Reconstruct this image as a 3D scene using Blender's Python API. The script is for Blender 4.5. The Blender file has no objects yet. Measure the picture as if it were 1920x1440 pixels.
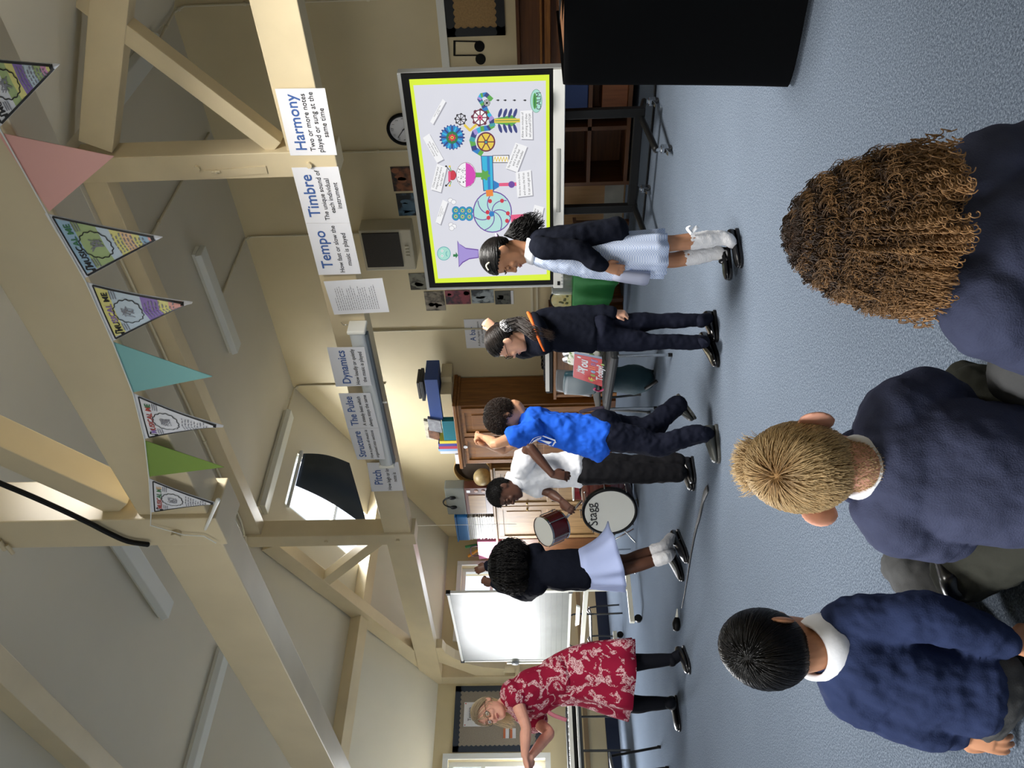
import bpy, bmesh, math, random
import numpy as np
from mathutils import Vector as V, Matrix
from mathutils.noise import noise as pnoise
random.seed(7)
SC = bpy.context.scene
COL = SC.collection
PI = math.pi

# ---------------------------------------------------------------- camera, light, exposure
# World: X along the far (screen) wall, Y into the room, Z up; the phone is held on its side at z = 1 m.
YAW, PITCH, ROLL, FPX, CAMZ = math.radians(44.5955), math.radians(1.6283), math.radians(-1.3221), 1513.57, 1.0
_f0, _r0, _u0 = V((-math.sin(YAW), math.cos(YAW), 0)), V((math.cos(YAW), math.sin(YAW), 0)), V((0, 0, 1))
FWD = math.cos(PITCH)*_f0 + math.sin(PITCH)*_u0
_u1 = -math.sin(PITCH)*_f0 + math.cos(PITCH)*_u0
RGT = math.cos(ROLL)*_r0 + math.sin(ROLL)*_u1
UPV = -math.sin(ROLL)*_r0 + math.cos(ROLL)*_u1
CAMP = V((0, 0, CAMZ))
cam_d = bpy.data.cameras.new('camera'); cam = bpy.data.objects.new('camera', cam_d); COL.objects.link(cam)
cam_d.sensor_fit = 'HORIZONTAL'; cam_d.sensor_width = 36.0; cam_d.lens = 36.0*FPX/1920.0
cam_d.clip_start = 0.05; cam_d.clip_end = 100
_cx, _cy, _cz = -UPV, RGT, -FWD
cam.matrix_world = Matrix(((_cx.x, _cy.x, _cz.x, 0), (_cx.y, _cy.y, _cz.y, 0), (_cx.z, _cy.z, _cz.z, CAMZ), (0, 0, 0, 1)))
SC.camera = cam
SC.view_settings.view_transform = 'Standard'; SC.view_settings.look = 'None'
SC.view_settings.gamma = 1.0; SC.view_settings.use_curve_mapping = False
SC.view_settings.exposure = 0.08
wd = bpy.data.worlds.new('daylight'); SC.world = wd; wd.use_nodes = True
wd.node_tree.nodes['Background'].inputs[0].default_value = (0.75, 0.85, 1.0, 1)
wd.node_tree.nodes['Background'].inputs[1].default_value = 1.6

def area(name, loc, direction, sx, sy, power, color=(1, 1, 1), spread=180):
    d = bpy.data.lights.new(name, 'AREA'); d.shape = 'RECTANGLE'; d.size = sx; d.size_y = sy
    d.energy = power; d.color = color; d.spread = math.radians(spread)
    o = bpy.data.objects.new(name, d); COL.objects.link(o)
    o.location = loc; o.rotation_euler = V(direction).to_track_quat('-Z', 'Z').to_euler()
    return o
XL, XR, YW, YN = -10.8, 0.86, 7.5, -3.6          # room faces: left, right, far, near wall
EAVE, FLAT, KL, KR = 2.44, 4.17, -7.34, -2.6     # eaves, flat ceiling, where the slopes start
def slz(x): return FLAT + 0.5*(x-KL) if x < KL else (FLAT - 0.5*(x-KR) if x > KR else FLAT)
# daylight through the left wall windows, the roof windows (the one behind is added) and the tall windows behind the camera
area('sky_window_far_left', (XL-0.12, 6.35, 1.55), (1, 0, -0.9), 1.15, 1.3, 90, (0.95, 0.97, 1.0), 130)
area('sky_window_mid_left', (XL-0.12, 3.2, 1.6), (1, -0.1, -1.1), 1.6, 1.25, 230, (0.97, 0.98, 1.0), 120)
area('sky_window_near_left', (XL-0.12, 0.3, 1.6), (1, 0, -0.9), 2.3, 1.25, 120, (0.97, 0.98, 1.0), 130)
area('sky_roof_left', (-8.55, 6.22, 3.80), (0.45, 0, -0.9), 1.3, 0.75, 150, (0.96, 0.98, 1.0))
area('sky_roof_right', (-1.35, 3.3, 4.05), (-0.35, 0.1, -0.95), 1.3, 1.5, 230, (1.0, 0.96, 0.90), 118)
area('added_roof_light_behind', (-1.35, -1.6, 4.05), (-0.15, 0.25, -0.95), 1.3, 1.8, 235, (1.0, 0.98, 0.95), 112)  # unseen roof light, added to brighten the near carpet and seated backs
area('sky_window_near', (-3.6, YN-0.12, 1.6), (0, 1, -0.9), 3.6, 1.6, 70, (1.0, 0.97, 0.92), 120)

# ---------------------------------------------------------------- helpers
def ray(x, y):                                   # a photo point (1920 x 1440) as a direction
    return FWD + (720.0-y)/FPX*RGT - (x-960.0)/FPX*UPV
def oZ(x, y, z=0.0):
    d = ray(x, y); return CAMP + d*((z-CAMZ)/d.z)
def oX(x, y, X):
    d = ray(x, y); return CAMP + d*(X/d.x)
def oY(x, y, Y):
    d = ray(x, y); return CAMP + d*(Y/d.y)
def oD(x, y, D): return CAMP + ray(x, y)*D
def depth(p): return (V(p)-CAMP).dot(FWD)

def lin(h):
    h = h.lstrip('#'); o = []
    for i in (0, 2, 4):
        c = int(h[i:i+2], 16)/255
        o.append(c/12.92 if c <= 0.04045 else ((c+0.055)/1.055)**2.4)
    return (o[0], o[1], o[2], 1)

MATS = {}
def mat(name, color='#808080', rough=0.6, metal=0.0, var=0.0, vscale=8.0, bump=0.0, bscale=30.0, emit=0.0, spec=0.5, trans=0.0, alpha=1.0, color2=None, sheen=0.0, coat=0.0, stretch=None, contrast=(0.35, 0.65)):
    if name in MATS: return MATS[name]
    m = bpy.data.materials.new(name); m.use_nodes = True; MATS[name] = m
    nt = m.node_tree; b = nt.nodes['Principled BSDF']
    c = lin(color) if isinstance(color, str) else color
    b.inputs['Base Color'].default_value = c
    b.inputs['Roughness'].default_value = rough; b.inputs['Metallic'].default_value = metal
    b.inputs['Specular IOR Level'].default_value = spec
    if trans: b.inputs['Transmission Weight'].default_value = trans
    if alpha < 1: b.inputs['Alpha'].default_value = alpha
    if sheen: b.inputs['Sheen Weight'].default_value = sheen
    if coat: b.inputs['Coat Weight'].default_value = coat
    if emit:
        b.inputs['Emission Color'].default_value = c; b.inputs['Emission Strength'].default_value = emit
        b.inputs['Base Color'].default_value = (0.02, 0.02, 0.02, 1)
    tc = None
    def coords():
        nonlocal tc
        if tc is None:
            t = nt.nodes.new('ShaderNodeTexCoord'); tc = t.outputs['Object']
            if stretch:
                mp = nt.nodes.new('ShaderNodeMapping'); mp.inputs['Scale'].default_value = stretch
                nt.links.new(tc, mp.inputs[0]); tc = mp.outputs[0]
        return tc
    if var or color2:
        n = nt.nodes.new('ShaderNodeTexNoise'); n.inputs['Scale'].default_value = vscale; n.inputs['Detail'].default_value = 4
        nt.links.new(coords(), n.inputs['Vector'])
        r = nt.nodes.new('ShaderNodeValToRGB')
        r.color_ramp.elements[0].position, r.color_ramp.elements[1].position = contrast
        if color2: ca, cb = c, lin(color2)
        else:
            ca = tuple(max(0, x*(1-var)) for x in c[:3])+(1,); cb = tuple(min(1, x*(1+var)) for x in c[:3])+(1,)
        r.color_ramp.elements[0].color = ca; r.color_ramp.elements[1].color = cb
        nt.links.new(n.outputs['Fac'], r.inputs[0])
        nt.links.new(r.outputs[0], b.inputs['Emission Color' if emit else 'Base Color'])
    if bump:
        n = nt.nodes.new('ShaderNodeTexNoise'); n.inputs['Scale'].default_value = bscale; n.inputs['Detail'].default_value = 3
        nt.links.new(coords(), n.inputs['Vector'])
        bp = nt.nodes.new('ShaderNodeBump'); bp.inputs['Strength'].default_value = bump; bp.inputs['Distance'].default_value = 0.01
        nt.links.new(n.outputs['Fac'], bp.inputs['Height']); nt.links.new(bp.outputs[0], b.inputs['Normal'])
    return m

def wood(name, c1, c2, rough=0.45, scale=2.0, axis='Z'):
    if name in MATS: return MATS[name]
    st = {'Z': (9, 9, 0.7), 'X': (0.7, 9, 9), 'Y': (9, 0.7, 9)}[axis]
    return mat(name, c1, rough, color2=c2, vscale=scale*2.2, stretch=st, bump=0.12, bscale=12, contrast=(0.3, 0.72))

class M:
    """collects shapes, builds ONE mesh object"""
    def __init__(s): s.v = []; s.f = []; s.mi = []; s.sm = []
    def add(s, vs, fs, mi=0, smooth=False):
        o = len(s.v); s.v += [tuple(p) for p in vs]
        for q in fs: s.f.append(tuple(i+o for i in q)); s.mi.append(mi); s.sm.append(smooth)
        return s
    def box(s, x0, x1, y0, y1, z0, z1, mi=0):
        return s.obox(V(((x0+x1)/2, (y0+y1)/2, (z0+z1)/2)), V((abs(x1-x0)/2, 0, 0)), V((0, abs(y1-y0)/2, 0)), V((0, 0, abs(z1-z0)/2)), mi)
    def obox(s, c, a, b, d, mi=0):
        c, a, b, d = V(c), V(a), V(b), V(d)
        if a.cross(b).dot(d) < 0: a = -a
        vs = [c-a-b-d, c+a-b-d, c+a+b-d, c-a+b-d, c-a-b+d, c+a-b+d, c+a+b+d, c-a+b+d]
        return s.add(vs, [(0, 3, 2, 1), (4, 5, 6, 7), (0, 1, 5, 4), (1, 2, 6, 5), (2, 3, 7, 6), (3, 0, 4, 7)], mi)
    def bar(s, p, q, w, h, up=(0, 0, 1), mi=0):
        p, q = V(p), V(q); d = (q-p); L = d.length; d.normalize(); sd = d.cross(V(up)).normalized(); u = sd.cross(d)
        return s.obox((p+q)/2, d*L/2, sd*w/2, u*h/2, mi)
    def quad(s, a, b, c, d, mi=0): return s.add([a, b, c, d], [(0, 1, 2, 3)], mi)
    def prism(s, poly, ext, mi=0):
        poly = [V(p) for p in poly]; e = V(ext); n = len(poly)
        nrm = V((0, 0, 0))
        for i in range(n): nrm += poly[i].cross(poly[(i+1) % n])
        if nrm.dot(e) > 0: poly = poly[::-1]
        return s.add(poly+[p+e for p in poly], [tuple(range(n)), tuple(range(2*n-1, n-1, -1))]+[(i, i+n, (i+1) % n+n, (i+1) % n) for i in range(n)], mi)
    def cyl(s, p, q, r0, r1=None, n=16, mi=0, caps=True, smooth=True):
        r1 = r0 if r1 is None else r1
        p, q = V(p), V(q); d = (q-p).normalized(); a = d.orthogonal().normalized(); b = d.cross(a)
        vs = []
        for c, r in ((p, r0), (q, r1)):
            for i in range(n):
                t = 2*PI*i/n; vs.append(c+(a*math.cos(t)+b*math.sin(t))*r)
        s.add(vs, [(i, (i+1) % n, (i+1) % n+n, i+n) for i in range(n)], mi, smooth)
        if caps: s.add(vs, [tuple(range(n-1, -1, -1)), tuple(range(n, 2*n))], mi)
        return s
    def lathe(s, c, axis, prof, n=24, mi=0, smooth=True):
        c = V(c); d = V(axis).normalized(); a = d.orthogonal().normalized(); b = d.cross(a); vs = []
        for h, r in prof:
            for i in range(n):
                t = 2*PI*i/n; vs.append(c+d*h+(a*math.cos(t)+b*math.sin(t))*max(r, 1e-4))
        fs = [(j*n+i, j*n+(i+1) % n, (j+1)*n+(i+1) % n, (j+1)*n+i) for j in range(len(prof)-1) for i in range(n)]
        return s.add(vs, fs, mi, smooth)
    def ball(s, c, r, n=14, m=9, axes=None, mi=0):
        c = V(c); r = (r, r, r) if not hasattr(r, '__len__') else r
        A = axes or (V((1, 0, 0)), V((0, 1, 0)), V((0, 0, 1)))
        vs = []; fs = []
        for j in range(m+1):
            th = PI*j/m
            for i in range(n):
                ph = 2*PI*i/n
                vs.append(c+A[0]*(r[0]*math.sin(th)*math.cos(ph))+A[1]*(r[1]*math.sin(th)*math.sin(ph))+A[2]*(r[2]*math.cos(th)))
        for j in range(m):
            for i in range(n): fs.append((j*n+i, (j+1)*n+i, (j+1)*n+(i+1) % n, j*n+(i+1) % n))
        return s.add(vs, fs, mi, True)
    def tube(s, pts, rads, side=None, n=14, sub=4, mi=0, cap=True, pw=2.0):
        """smooth tube through pts; a radius is a number or (across, deep) with side = the across direction"""
        pts = [V(p) for p in pts]; R = [(r, r) if not hasattr(r, '__len__') else r for r in rads]
        P, Q = [], []
        if len(pts) > 2 and sub > 1:
            for i in range(len(pts)-1):
                p0, p1, p2, p3 = pts[max(i-1, 0)], pts[i], pts[i+1], pts[min(i+2, len(pts)-1)]
                for k in range(sub):
                    t = k/sub; t2 = t*t; t3 = t2*t
                    P.append(0.5*((2*p1)+(p2-p0)*t+(2*p0-5*p1+4*p2-p3)*t2+(3*p1-p0-3*p2+p3)*t3))
                    e = t*t*(3-2*t)
                    Q.append((R[i][0]*(1-e)+R[i+1][0]*e, R[i][1]*(1-e)+R[i+1][1]*e))
            P.append(pts[-1]); Q.append(R[-1])
        else: P, Q = pts, R
        if cap:                                   # rounded ends
            d0 = (P[0]-P[1]).normalized(); d1 = (P[-1]-P[-2]).normalized(); m0 = min(Q[0]); m1 = min(Q[-1])
            P = [P[0]+d0*m0*0.55, P[0]+d0*m0*0.4]+P+[P[-1]+d1*m1*0.4, P[-1]+d1*m1*0.55]
            Q = [tuple(x*0.35 for x in Q[0]), tuple(x*0.75 for x in Q[0])]+Q+[tuple(x*0.75 for x in Q[-1]), tuple(x*0.35 for x in Q[-1])]
        vs = []; prev = None
        for i, p in enumerate(P):
            d = (P[min(i+1, len(P)-1)]-P[max(i-1, 0)]).normalized()
            if side is not None: a = V(side)-d*V(side).dot(d)
            else:
                a = d.orthogonal() if prev is None else prev-d*prev.dot(d)
            if a.length < 1e-5: a = d.orthogonal()
            a.normalize(); prev = a; b = d.cross(a)
            for k in range(n):
                t = 2*PI*k/n; ct, st = math.cos(t), math.sin(t)
                if pw != 2.0:
                    ct = math.copysign(abs(ct)**(2/pw), ct); st = math.copysign(abs(st)**(2/pw), st)
                vs.append(p+a*(Q[i][0]*ct)+b*(Q[i][1]*st))
        L = len(P)
        s.add(vs, [(j*n+i, j*n+(i+1) % n, (j+1)*n+(i+1) % n, (j+1)*n+i) for j in range(L-1) for i in range(n)], mi, True)
        s.add(vs, [tuple(range(n-1, -1, -1)), tuple(range((L-1)*n, L*n))], mi)
        return s
    def text(s, body, size, o, xd, yd, align='LEFT', mi=0, bold=0.0, thick=0.0008, sp=1.0):
        cu = bpy.data.curves.new('t', 'FONT'); cu.body = body; cu.size = size; cu.align_x = align; cu.offset = bold*size; cu.space_line = sp
        cu.resolution_u = 3; cu.extrude = 0
        ob = bpy.data.objects.new('t', cu); COL.objects.link(ob)
        dg = bpy.context.evaluated_depsgraph_get(); dg.update()
        me = ob.evaluated_get(dg).to_mesh()
        xd, yd, o = V(xd).normalized(), V(yd).normalized(), V(o); nd = xd.cross(yd)
        s.add([o+xd*v.co.x+yd*v.co.y+nd*thick for v in me.vertices], [tuple(p.vertices) for p in me.polygons], mi)
        ob.evaluated_get(dg).to_mesh_clear(); bpy.data.objects.remove(ob); bpy.data.curves.remove(cu)
        return s
    def fit(s, body, width, maxsize, o, xd, yd, align='CENTER', mi=0, bold=0.0, thick=0.0008):
        t = M().text(body, 1.0, (0, 0, 0), (1, 0, 0), (0, 1, 0), align, 0, bold); xs = [v[0] for v in t.v]
        k = min(maxsize, width/max(1e-3, max(xs)-min(xs))); xd, yd, o = V(xd).normalized(), V(yd).normalized(), V(o); nd = xd.cross(yd)
        return s.add([o+xd*v[0]*k+yd*v[1]*k+nd*thick for v in t.v], t.f, mi)
    def build(s, name, mats, parent=None, world=True, bevel=0.0, remesh=0.0, smooth=0, disp=None, label=None, wob=0.0):
        me = bpy.data.meshes.new(name); me.from_pydata(s.v, [], s.f)
        mats = mats if isinstance(mats, (list, tuple)) else [mats]
        for m in mats: me.materials.append(m)
        if not remesh:
            me.polygons.foreach_set('material_index', s.mi); me.polygons.foreach_set('use_smooth', s.sm)
        me.update()
        o = bpy.data.objects.new(name, me); COL.objects.link(o)
        if parent is not None:
            o.parent = parent
            if world and not parent.parent and parent.type == 'EMPTY':
                o.matrix_parent_inverse = (Matrix.Translation(parent.location) @ parent.rotation_euler.to_matrix().to_4x4()).inverted()
        if remesh:
            md = o.modifiers.new('skin', 'REMESH'); md.mode = 'VOXEL'; md.voxel_size = remesh; md.use_smooth_shade = True
        if smooth:
            md = o.modifiers.new('relax', 'SMOOTH'); md.iterations = smooth; md.factor = 0.5
        if disp:
            for (st, sz) in disp:
                tx = bpy.data.textures.new('folds', 'CLOUDS'); tx.noise_scale = sz; tx.noise_depth = 2
                md = o.modifiers.new('folds', 'DISPLACE'); md.texture = tx; md.strength = st; md.mid_level = 0.5; md.texture_coords = 'LOCAL'
        if bevel:
            md = o.modifiers.new('edge', 'BEVEL'); md.width = bevel; md.segments = 2; md.limit_method = 'ANGLE'
        if label: o['label'] = label
        return o

def thing(name, label, cat, loc=(0, 0, 0), rotz=0.0, group=None, kind=None):
    o = bpy.data.objects.new(name, None); COL.objects.link(o); o.location = loc; o.rotation_euler = (0, 0, rotz)
    o.empty_display_size = 0.1
    return tag(o, label, cat, group, kind)
def tag(o, label, cat, group=None, kind=None):
    o['label'] = label; o['category'] = cat
    if group: o['group'] = group
    if kind: o['kind'] = kind
    return o
def struct(o): o['kind'] = 'structure'; return o
def centre(poly): return sum((V(p) for p in poly), V((0, 0, 0)))/len(poly)
# ---------------------------------------------------------------- the room
m_wall = mat('cream_wall_paint', '#cfc19c', 0.55, var=0.05, vscale=1.2, bump=0.05, bscale=6)
m_ceil = mat('white_ceiling_paint', '#cfc9b6', 0.65, var=0.03, vscale=0.8)
m_beam = mat('cream_gloss_timber_paint', '#d3c4a2', 0.36, var=0.05, vscale=2.5, bump=0.10, bscale=9)
m_white = mat('white_gloss_paint', '#e6e6de', 0.35)
m_pipe = mat('painted_conduit', '#cfc6ab', 0.4)
m_navy_skirt = mat('navy_skirting_paint', '#16233c', 0.4)
m_black = mat('black_plastic', '#0a0b0d', 0.5, spec=0.2)
m_blackmetal = mat('black_metal', '#090a0b', 0.45, spec=0.25)
m_chrome = mat('chrome', '#c8cacc', 0.18, metal=1.0)
m_paper = mat('white_paper', '#e4e5ea', 0.35)
m_ink = mat('black_ink', '#16161a', 0.5)
m_blueink = mat('blue_heading_ink', '#3d5f9e', 0.5)
m_glasswhite = mat('white_upvc', '#eef0ee', 0.3)

def glass_mat():
    m = bpy.data.materials.new('window_glass'); m.use_nodes = True; nt = m.node_tree; nt.nodes.clear()
    o = nt.nodes.new('ShaderNodeOutputMaterial'); mx = nt.nodes.new('ShaderNodeMixShader'); mx.inputs[0].default_value = 0.06
    t = nt.nodes.new('ShaderNodeBsdfTransparent'); g = nt.nodes.new('ShaderNodeBsdfGlossy'); g.inputs['Roughness'].default_value = 0.05
    nt.links.new(t.outputs[0], mx.inputs[1]); nt.links.new(g.outputs[0], mx.inputs[2]); nt.links.new(mx.outputs[0], o.inputs[0]); return m
m_glass = glass_mat()

def carpet_mat():
    m = bpy.data.materials.new('blue_flecked_carpet'); m.use_nodes = True; nt = m.node_tree; b = nt.nodes['Principled BSDF']
    b.inputs['Roughness'].default_value = 0.95; b.inputs['Specular IOR Level'].default_value = 0.0
    tc = nt.nodes.new('ShaderNodeTexCoord')
    n1 = nt.nodes.new('ShaderNodeTexNoise'); n1.inputs['Scale'].default_value = 170; n1.inputs['Detail'].default_value = 6; n1.inputs['Roughness'].default_value = 0.85
    n2 = nt.nodes.new('ShaderNodeTexNoise'); n2.inputs['Scale'].default_value = 1.1; n2.inputs['Detail'].default_value = 3
    r = nt.nodes.new('ShaderNodeValToRGB')
    e = r.color_ramp.elements; e[0].position = 0.37; e[0].color = lin('#3b424c'); e[1].position = 0.63; e[1].color = lin('#929caa')
    x = r.color_ramp.elements.new(0.5); x.color = lin('#5d6877')
    mx = nt.nodes.new('ShaderNodeMixRGB'); mx.blend_type = 'MULTIPLY'; mx.inputs[0].default_value = 1
    r2 = nt.nodes.new('ShaderNodeValToRGB'); r2.color_ramp.elements[0].color = (0.88, 0.88, 0.88, 1); r2.color_ramp.elements[0].position = 0.3; r2.color_ramp.elements[1].position = 0.7
    for n in (n1, n2): nt.links.new(tc.outputs['Object'], n.inputs['Vector'])
    nt.links.new(n1.outputs['Fac'], r.inputs[0]); nt.links.new(n2.outputs['Fac'], r2.inputs[0])
    nt.links.new(r.outputs[0], mx.inputs[1]); nt.links.new(r2.outputs[0], mx.inputs[2]); nt.links.new(mx.outputs[0], b.inputs['Base Color'])
    bp = nt.nodes.new('ShaderNodeBump'); bp.inputs['Strength'].default_value = 0.5; bp.inputs['Distance'].default_value = 0.004
    nt.links.new(n1.outputs['Fac'], bp.inputs['Height']); nt.links.new(bp.outputs[0], b.inputs['Normal'])
    return m
struct(M().box(XL-0.3, XR+0.3, YN-0.3, YW+0.3, -0.15, 0).build('floor', carpet_mat()))

WIN_L = [(-0.9, 1.5, 0.95, 2.2), (2.35, 4.03, 0.98, 2.24), (5.75, 6.95, 0.92, 2.2)]     # y0, y1, z0, z1 on the left wall
m = M(); y = YN
for (a, b, z0, z1) in WIN_L:
    m.box(XL-0.3, XL, y, a, 0, EAVE); m.box(XL-0.3, XL, a, b, 0, z0); m.box(XL-0.3, XL, a, b, z1, EAVE); y = b
m.box(XL-0.3, XL, y, YW+0.3, 0, EAVE)
struct(m.build('wall_left', m_wall))
struct(M().box(XR, XR+0.3, YN-0.3, YW+0.3, 0, EAVE).build('wall_right', m_wall))
struct(M().prism([(XL-0.3, YW, 0), (XR+0.3, YW, 0), (XR+0.3, YW, slz(XR+0.3)), (KR, YW, FLAT+0.02), (KL, YW, FLAT+0.02), (XL-0.3, YW, slz(XL-0.3))], (0, 0.3, 0)).build('wall_far', m_wall))
m = M(); wx0, wx1, wz0, wz1 = -5.4, -1.8, 0.8, 2.4
m.box(XL-0.3, wx0, YN-0.3, YN, 0, EAVE); m.box(wx1, XR+0.3, YN-0.3, YN, 0, EAVE); m.box(wx0, wx1, YN-0.3, YN, 0, wz0); m.box(wx0, wx1, YN-0.3, YN, wz1, EAVE)
m.prism([(XL-0.3, YN, EAVE), (XR+0.3, YN, EAVE), (KR, YN, FLAT+0.02), (KL, YN, FLAT+0.02)], (0, -0.3, 0))
struct(m.build('wall_near', m_wall))
struct(M().box(KL, KR, YN-0.3, YW+0.3, FLAT, FLAT+0.1).build('ceiling_flat', m_ceil))
def slope(name, xk, xe, holes):
    m = M(); up = V((0, 0, 0.12)); y = YN-0.3
    def q(xa, xb, ya, yb):
        m.prism([(xa, ya, slz(xa)), (xb, ya, slz(xb)), (xb, yb, slz(xb)), (xa, yb, slz(xa))], up)
    for (xa, xb, ya, yb) in holes:
        if abs(xa-xk) > abs(xb-xk): xa, xb = xb, xa
        q(xk, xe, y, ya); q(xk, xa, ya, yb); q(xb, xe, ya, yb); y = yb
    q(xk, xe, y, YW+0.3)
    struct(m.build(name, m_ceil))
SKY = (-7.66, -9.08, 5.83, 6.62)
slope('ceiling_left', KL, XL-0.3, [SKY]); slope('ceiling_right', KR, XR+0.3, [(-0.8, -1.9, -2.5, -0.7), (-0.8, -1.9, 2.55, 4.05)])  # the right slope's hole behind the camera is added for its light
# skirtings, rails and panel on the walls
struct(M().box(XL, XL+0.02, YN, YW, 0, 0.17).build('baseboard_left', m_navy_skirt))
struct(M().box(XL, XL+0.025, YN, YW, 0.40, 0.46).build('trim_left_rail', mat('brown_rail', '#8d7758', 0.5)))
struct(M().box(XL+0.02, -5.0, YW-0.02, YW, 0, 0.17).build('baseboard_far', m_white))
struct(M().box(-3.27, XR, YW-0.03, YW, 1.73, 1.80).build('trim_far_rail', m_white))
struct(M().box(-3.27, -3.21, YW-0.02, YW, 0.95, 1.70).build('trim_far_strip', wood('orange_pine', '#a9713d', '#c08a52')))
struct(M().box(-6.9, -4.3, YW-0.022, YW, 1.0, 1.03).box(-6.9, -4.3, YW-0.016, YW, 0.94, 0.965).build('trim_far_dado', m_pipe))

def window(n, y0, y1, z0, z1):
    """white frame, one mullion and a transom in the left wall"""
    m = M(); x0, x1 = XL-0.14, XL-0.08; w = 0.06
    m.box(x0, x1, y0, y0+w, z0, z1).box(x0, x1, y1-w, y1, z0, z1).box(x0+.002, x1-.002, y0+w, y1-w, z0, z0+w).box(x0+.002, x1-.002, y0+w, y1-w, z1-w, z1)
    ym = (y0+y1)/2; m.box(x0+.004, x1-.004, ym-0.03, ym+0.03, z0+w, z1-w)
    m.box(x0+.006, x1-.006, y0+w, y1-w, z0+(z1-z0)*0.62, z0+(z1-z0)*0.62+0.05)
    a = 0.07                                                                  # architrave on the room side
    m.box(XL, XL+0.03, y0-a, y0, z0-a, z1+a).box(XL, XL+0.03, y1, y1+a, z0-a, z1+a).box(XL, XL+0.028, y0, y1, z1, z1+a).box(XL, XL+0.05, y0+0.001, y1-0.001, z0-a, z0)
    o = m.build('window_%d' % n, m_glasswhite); struct(o)
    g = M().box(XL-0.115, XL-0.11, y0+w, y1-w, z0+w, z1-w).build('pane', m_glass, o); return o
for i, w in enumerate(WIN_L): window(i+1, *w)
o = struct(M().box(wx0, wx1, YN-0.14, YN-0.08, wz0, wz0+0.06).box(wx0, wx1, YN-0.14, YN-0.08, wz1-0.06, wz1).box(wx0, wx0+0.06, YN-0.14, YN-0.08, wz0, wz1).box(wx1-0.06, wx1, YN-0.14, YN-0.08, wz0, wz1).box(-3.63, -3.57, YN-0.14, YN-0.08, wz0, wz1).build('window_4', m_glasswhite))
M().box(wx0+0.05, wx1-0.05, YN-0.115, YN-0.11, wz0+0.05, wz1-0.05).build('pane', m_glass, o)
def roof_window(n, xa, xb, ya, yb):
    sg = 1 if xa > xb else -1; nrm = V((0.447*sg, 0, -0.894)); out = -nrm
    def P(x, y, h): return V((x, y, slz(x)))+out*h
    m = M()
    for (a, b) in (((xa, ya), (xb, ya)), ((xb, ya), (xb, yb)), ((xb, yb), (xa, yb)), ((xa, yb), (xa, ya))):
        m.bar(P(a[0], a[1], 0.06), P(b[0], b[1], 0.06), 0.09, 0.06, up=nrm)
    m.bar(P((xa+xb)/2-0.1, ya, 0.06), P((xa+xb)/2-0.1, yb, 0.06), 0.05, 0.05, up=nrm)
    o = struct(m.build('window_%d' % n, m_glasswhite))
    M().quad(P(xa, ya, 0.07), P(xb, ya, 0.07), P(xb, yb, 0.07), P(xa, yb, 0.07)).build('pane', m_glass, o)
    return o
roof_window(5, *SKY); roof_window(6, -0.8, -1.9, 2.55, 4.05); roof_window(7, -0.8, -1.9, -2.5, -0.7)  # the last one is unseen, added to let light onto the near floor

# ---------------------------------------------------------------- roof trusses (queen posts, struts, purlin)
def truss(Yf, label, arch):
    t = thing('roof_truss', label, 'roof truss', (-4.97, Yf, 2.37), 0, 'cream timber roof trusses', 'structure')
    T = 0.17; cx = -5.03
    def mir(x): return 2*cx-x
    M().box(XL, XR, Yf, Yf+T, 2.37, 2.66).build('tie_beam', m_beam, t, bevel=0.006)
    for s in (0, 1):
        f = mir if s else (lambda x: x)
        xa, xb = sorted((f(-2.685), f(-2.875)))
        q = M().box(xa, xb, Yf-0.025, Yf+T+0.02, 2.33, 4.17).build('queen_post', m_beam, t, bevel=0.006)
        for z in (2.52, 3.3):
            M().cyl(((xa+xb)/2, Yf-0.05, z), ((xa+xb)/2, Yf-0.02, z), 0.022, n=6).build('bolt', m_beam, q)
        M().bar((f(-2.68), Yf+T/2, 2.74), (f(-1.66), Yf+T/2, 3.693), 0.12, 0.13, up=(0, 1, 0)).build('strut', m_beam, t, bevel=0.004)
        M().bar((f(-2.62), Yf+T/2, 3.97), (f(0.30), Yf+T/2, 2.53), 0.22, 0.15, up=(0, 1, 0)).build('principal_rafter', m_beam, t, bevel=0.005)
    M().box(mir(-2.87), -2.87, Yf+0.01, Yf+T, 4.0, 4.17).build('straining_beam', m_beam, t, bevel=0.005)
    if arch:
        pl = [(-9.80, 2.37), (-9.80, 2.29), (-9.93, 2.26), (-10.10, 2.15), (-10.24, 2.0), (-10.35, 1.8), (-10.42, 1.5), (-10.62, 1.5), (-10.62, 1.88), (-10.2, 2.37)]
        M().prism([(x, Yf+0.02, z) for x, z in pl], (0, T-0.04, 0)).build('arched_brace', m_beam, t, bevel=0.004)
        M().box(XL, -10.6, Yf, Yf+T, 1.15, 2.37).cyl((-10.5, Yf+T/2, 1.36), (-10.5, Yf+T/2, 1.52), 0.075).box(-10.62, -10.4, Yf, Yf+T, 1.30, 1.36).build('wall_post', m_beam, t, bevel=0.004)
    return t
YA, YB = 2.0, 5.05
truss(YA, 'nearer cream timber roof truss, its beam edged with bunting', False)
truss(YB, 'farther cream timber roof truss, its beam carrying the music word sheets', True)
for sg, nm in ((1, 'trim_purlin_left'), (-1, 'trim_purlin_right')):
    x = -9.02 if sg > 0 else 2*-4.97+9.02
    struct(M().bar((x, YN, slz(x)-0.09), (x, YW, slz(x)-0.09), 0.16, 0.16, up=(0.447*sg, 0, -0.894)).build(nm, m_beam, bevel=0.005))

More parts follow.
